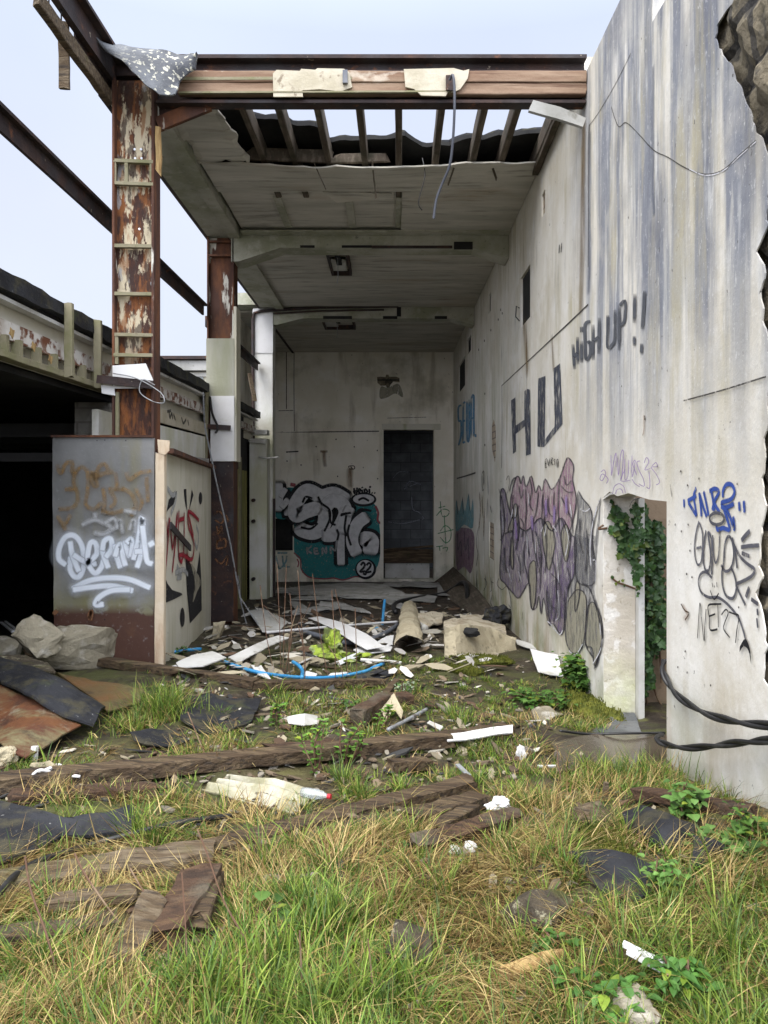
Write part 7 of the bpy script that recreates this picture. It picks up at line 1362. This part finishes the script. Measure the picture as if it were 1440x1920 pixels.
tag(mb.build('grass', m_grass), 'rough green and straw coloured grass over the foreground', None, None, 'stuff')

# ================================================================== SKY AND LIGHT (overcast)
SKY0 = .53
SUN_EL, SUN_AZ = math.radians(58), math.radians(215)
w = bpy.data.worlds.new("World"); scene.world = w; w.use_nodes = True; nt = w.node_tree; N, L = nt.nodes, nt.links
for n in list(N): N.remove(n)
out = N.new('ShaderNodeOutputWorld'); tc = N.new('ShaderNodeTexCoord'); sp = N.new('ShaderNodeSeparateXYZ'); L.new(tc.outputs['Generated'], sp.inputs[0])
sky = N.new('ShaderNodeTexSky'); sky.sky_type = 'NISHITA'; sky.sun_disc = False; sky.sun_elevation = SUN_EL; sky.sun_rotation = SUN_AZ; sky.air_density = 1; sky.dust_density = 4
bg1 = N.new('ShaderNodeBackground'); bg1.inputs[1].default_value = .05; L.new(sky.outputs[0], bg1.inputs[0])
rp = N.new('ShaderNodeValToRGB'); L.new(sp.outputs[2], rp.inputs[0]); e = rp.color_ramp.elements
e[0].position = 0; e[0].color = (.70, .71, .785, 1); e[1].position = 1; e[1].color = (1, 1, 1, 1)
x = e.new(.33); x.color = (.755, .765, .85, 1); x = e.new(.55); x.color = (.72, .78, .92, 1); x = e.new(.75); x.color = (.95, .97, 1, 1)
nz = N.new('ShaderNodeTexNoise'); nz.inputs['Scale'].default_value = 2.2; nz.inputs['Detail'].default_value = 4; L.new(tc.outputs['Generated'], nz.inputs[0])
mr = N.new('ShaderNodeMapRange'); mr.inputs[1].default_value = .3; mr.inputs[2].default_value = .7; mr.inputs[3].default_value = .93; mr.inputs[4].default_value = 1.05; L.new(nz.outputs[0], mr.inputs[0])
st2 = N.new('ShaderNodeMapRange'); st2.inputs[1].default_value = .52; st2.inputs[2].default_value = .95; st2.inputs[3].default_value = SKY0; st2.inputs[4].default_value = 1.5; L.new(sp.outputs[2], st2.inputs[0])
mm = N.new('ShaderNodeMath'); mm.operation = 'MULTIPLY'; L.new(mr.outputs[0], mm.inputs[0]); L.new(st2.outputs[0], mm.inputs[1])
# sky brightness added behind the viewer, on the sun side, to light the interior
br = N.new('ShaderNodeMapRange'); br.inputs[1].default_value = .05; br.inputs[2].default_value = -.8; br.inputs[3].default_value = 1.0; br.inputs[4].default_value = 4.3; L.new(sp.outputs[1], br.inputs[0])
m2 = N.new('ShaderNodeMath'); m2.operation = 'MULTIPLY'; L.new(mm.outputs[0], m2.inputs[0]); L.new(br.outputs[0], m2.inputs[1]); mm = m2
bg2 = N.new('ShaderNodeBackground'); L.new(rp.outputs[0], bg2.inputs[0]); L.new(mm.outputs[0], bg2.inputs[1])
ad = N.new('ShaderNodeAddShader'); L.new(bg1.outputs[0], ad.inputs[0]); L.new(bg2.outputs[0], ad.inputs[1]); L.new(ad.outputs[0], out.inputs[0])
sl = bpy.data.lights.new('sun', 'SUN'); sl.energy = 1.3; sl.angle = math.radians(35); sl.color = (1, .96, .90)
so = bpy.data.objects.new('sun', sl); COL.objects.link(so)
sd = Vector((math.sin(SUN_AZ) * math.cos(SUN_EL), math.cos(SUN_AZ) * math.cos(SUN_EL), math.sin(SUN_EL))); so.rotation_euler = sd.to_track_quat('Z', 'Y').to_euler(); so.location = (0, 0, 20)
vs_ = scene.view_settings; vs_.view_transform = 'Standard'; vs_.look = 'None'; vs_.exposure = 0.75; vs_.gamma = 1
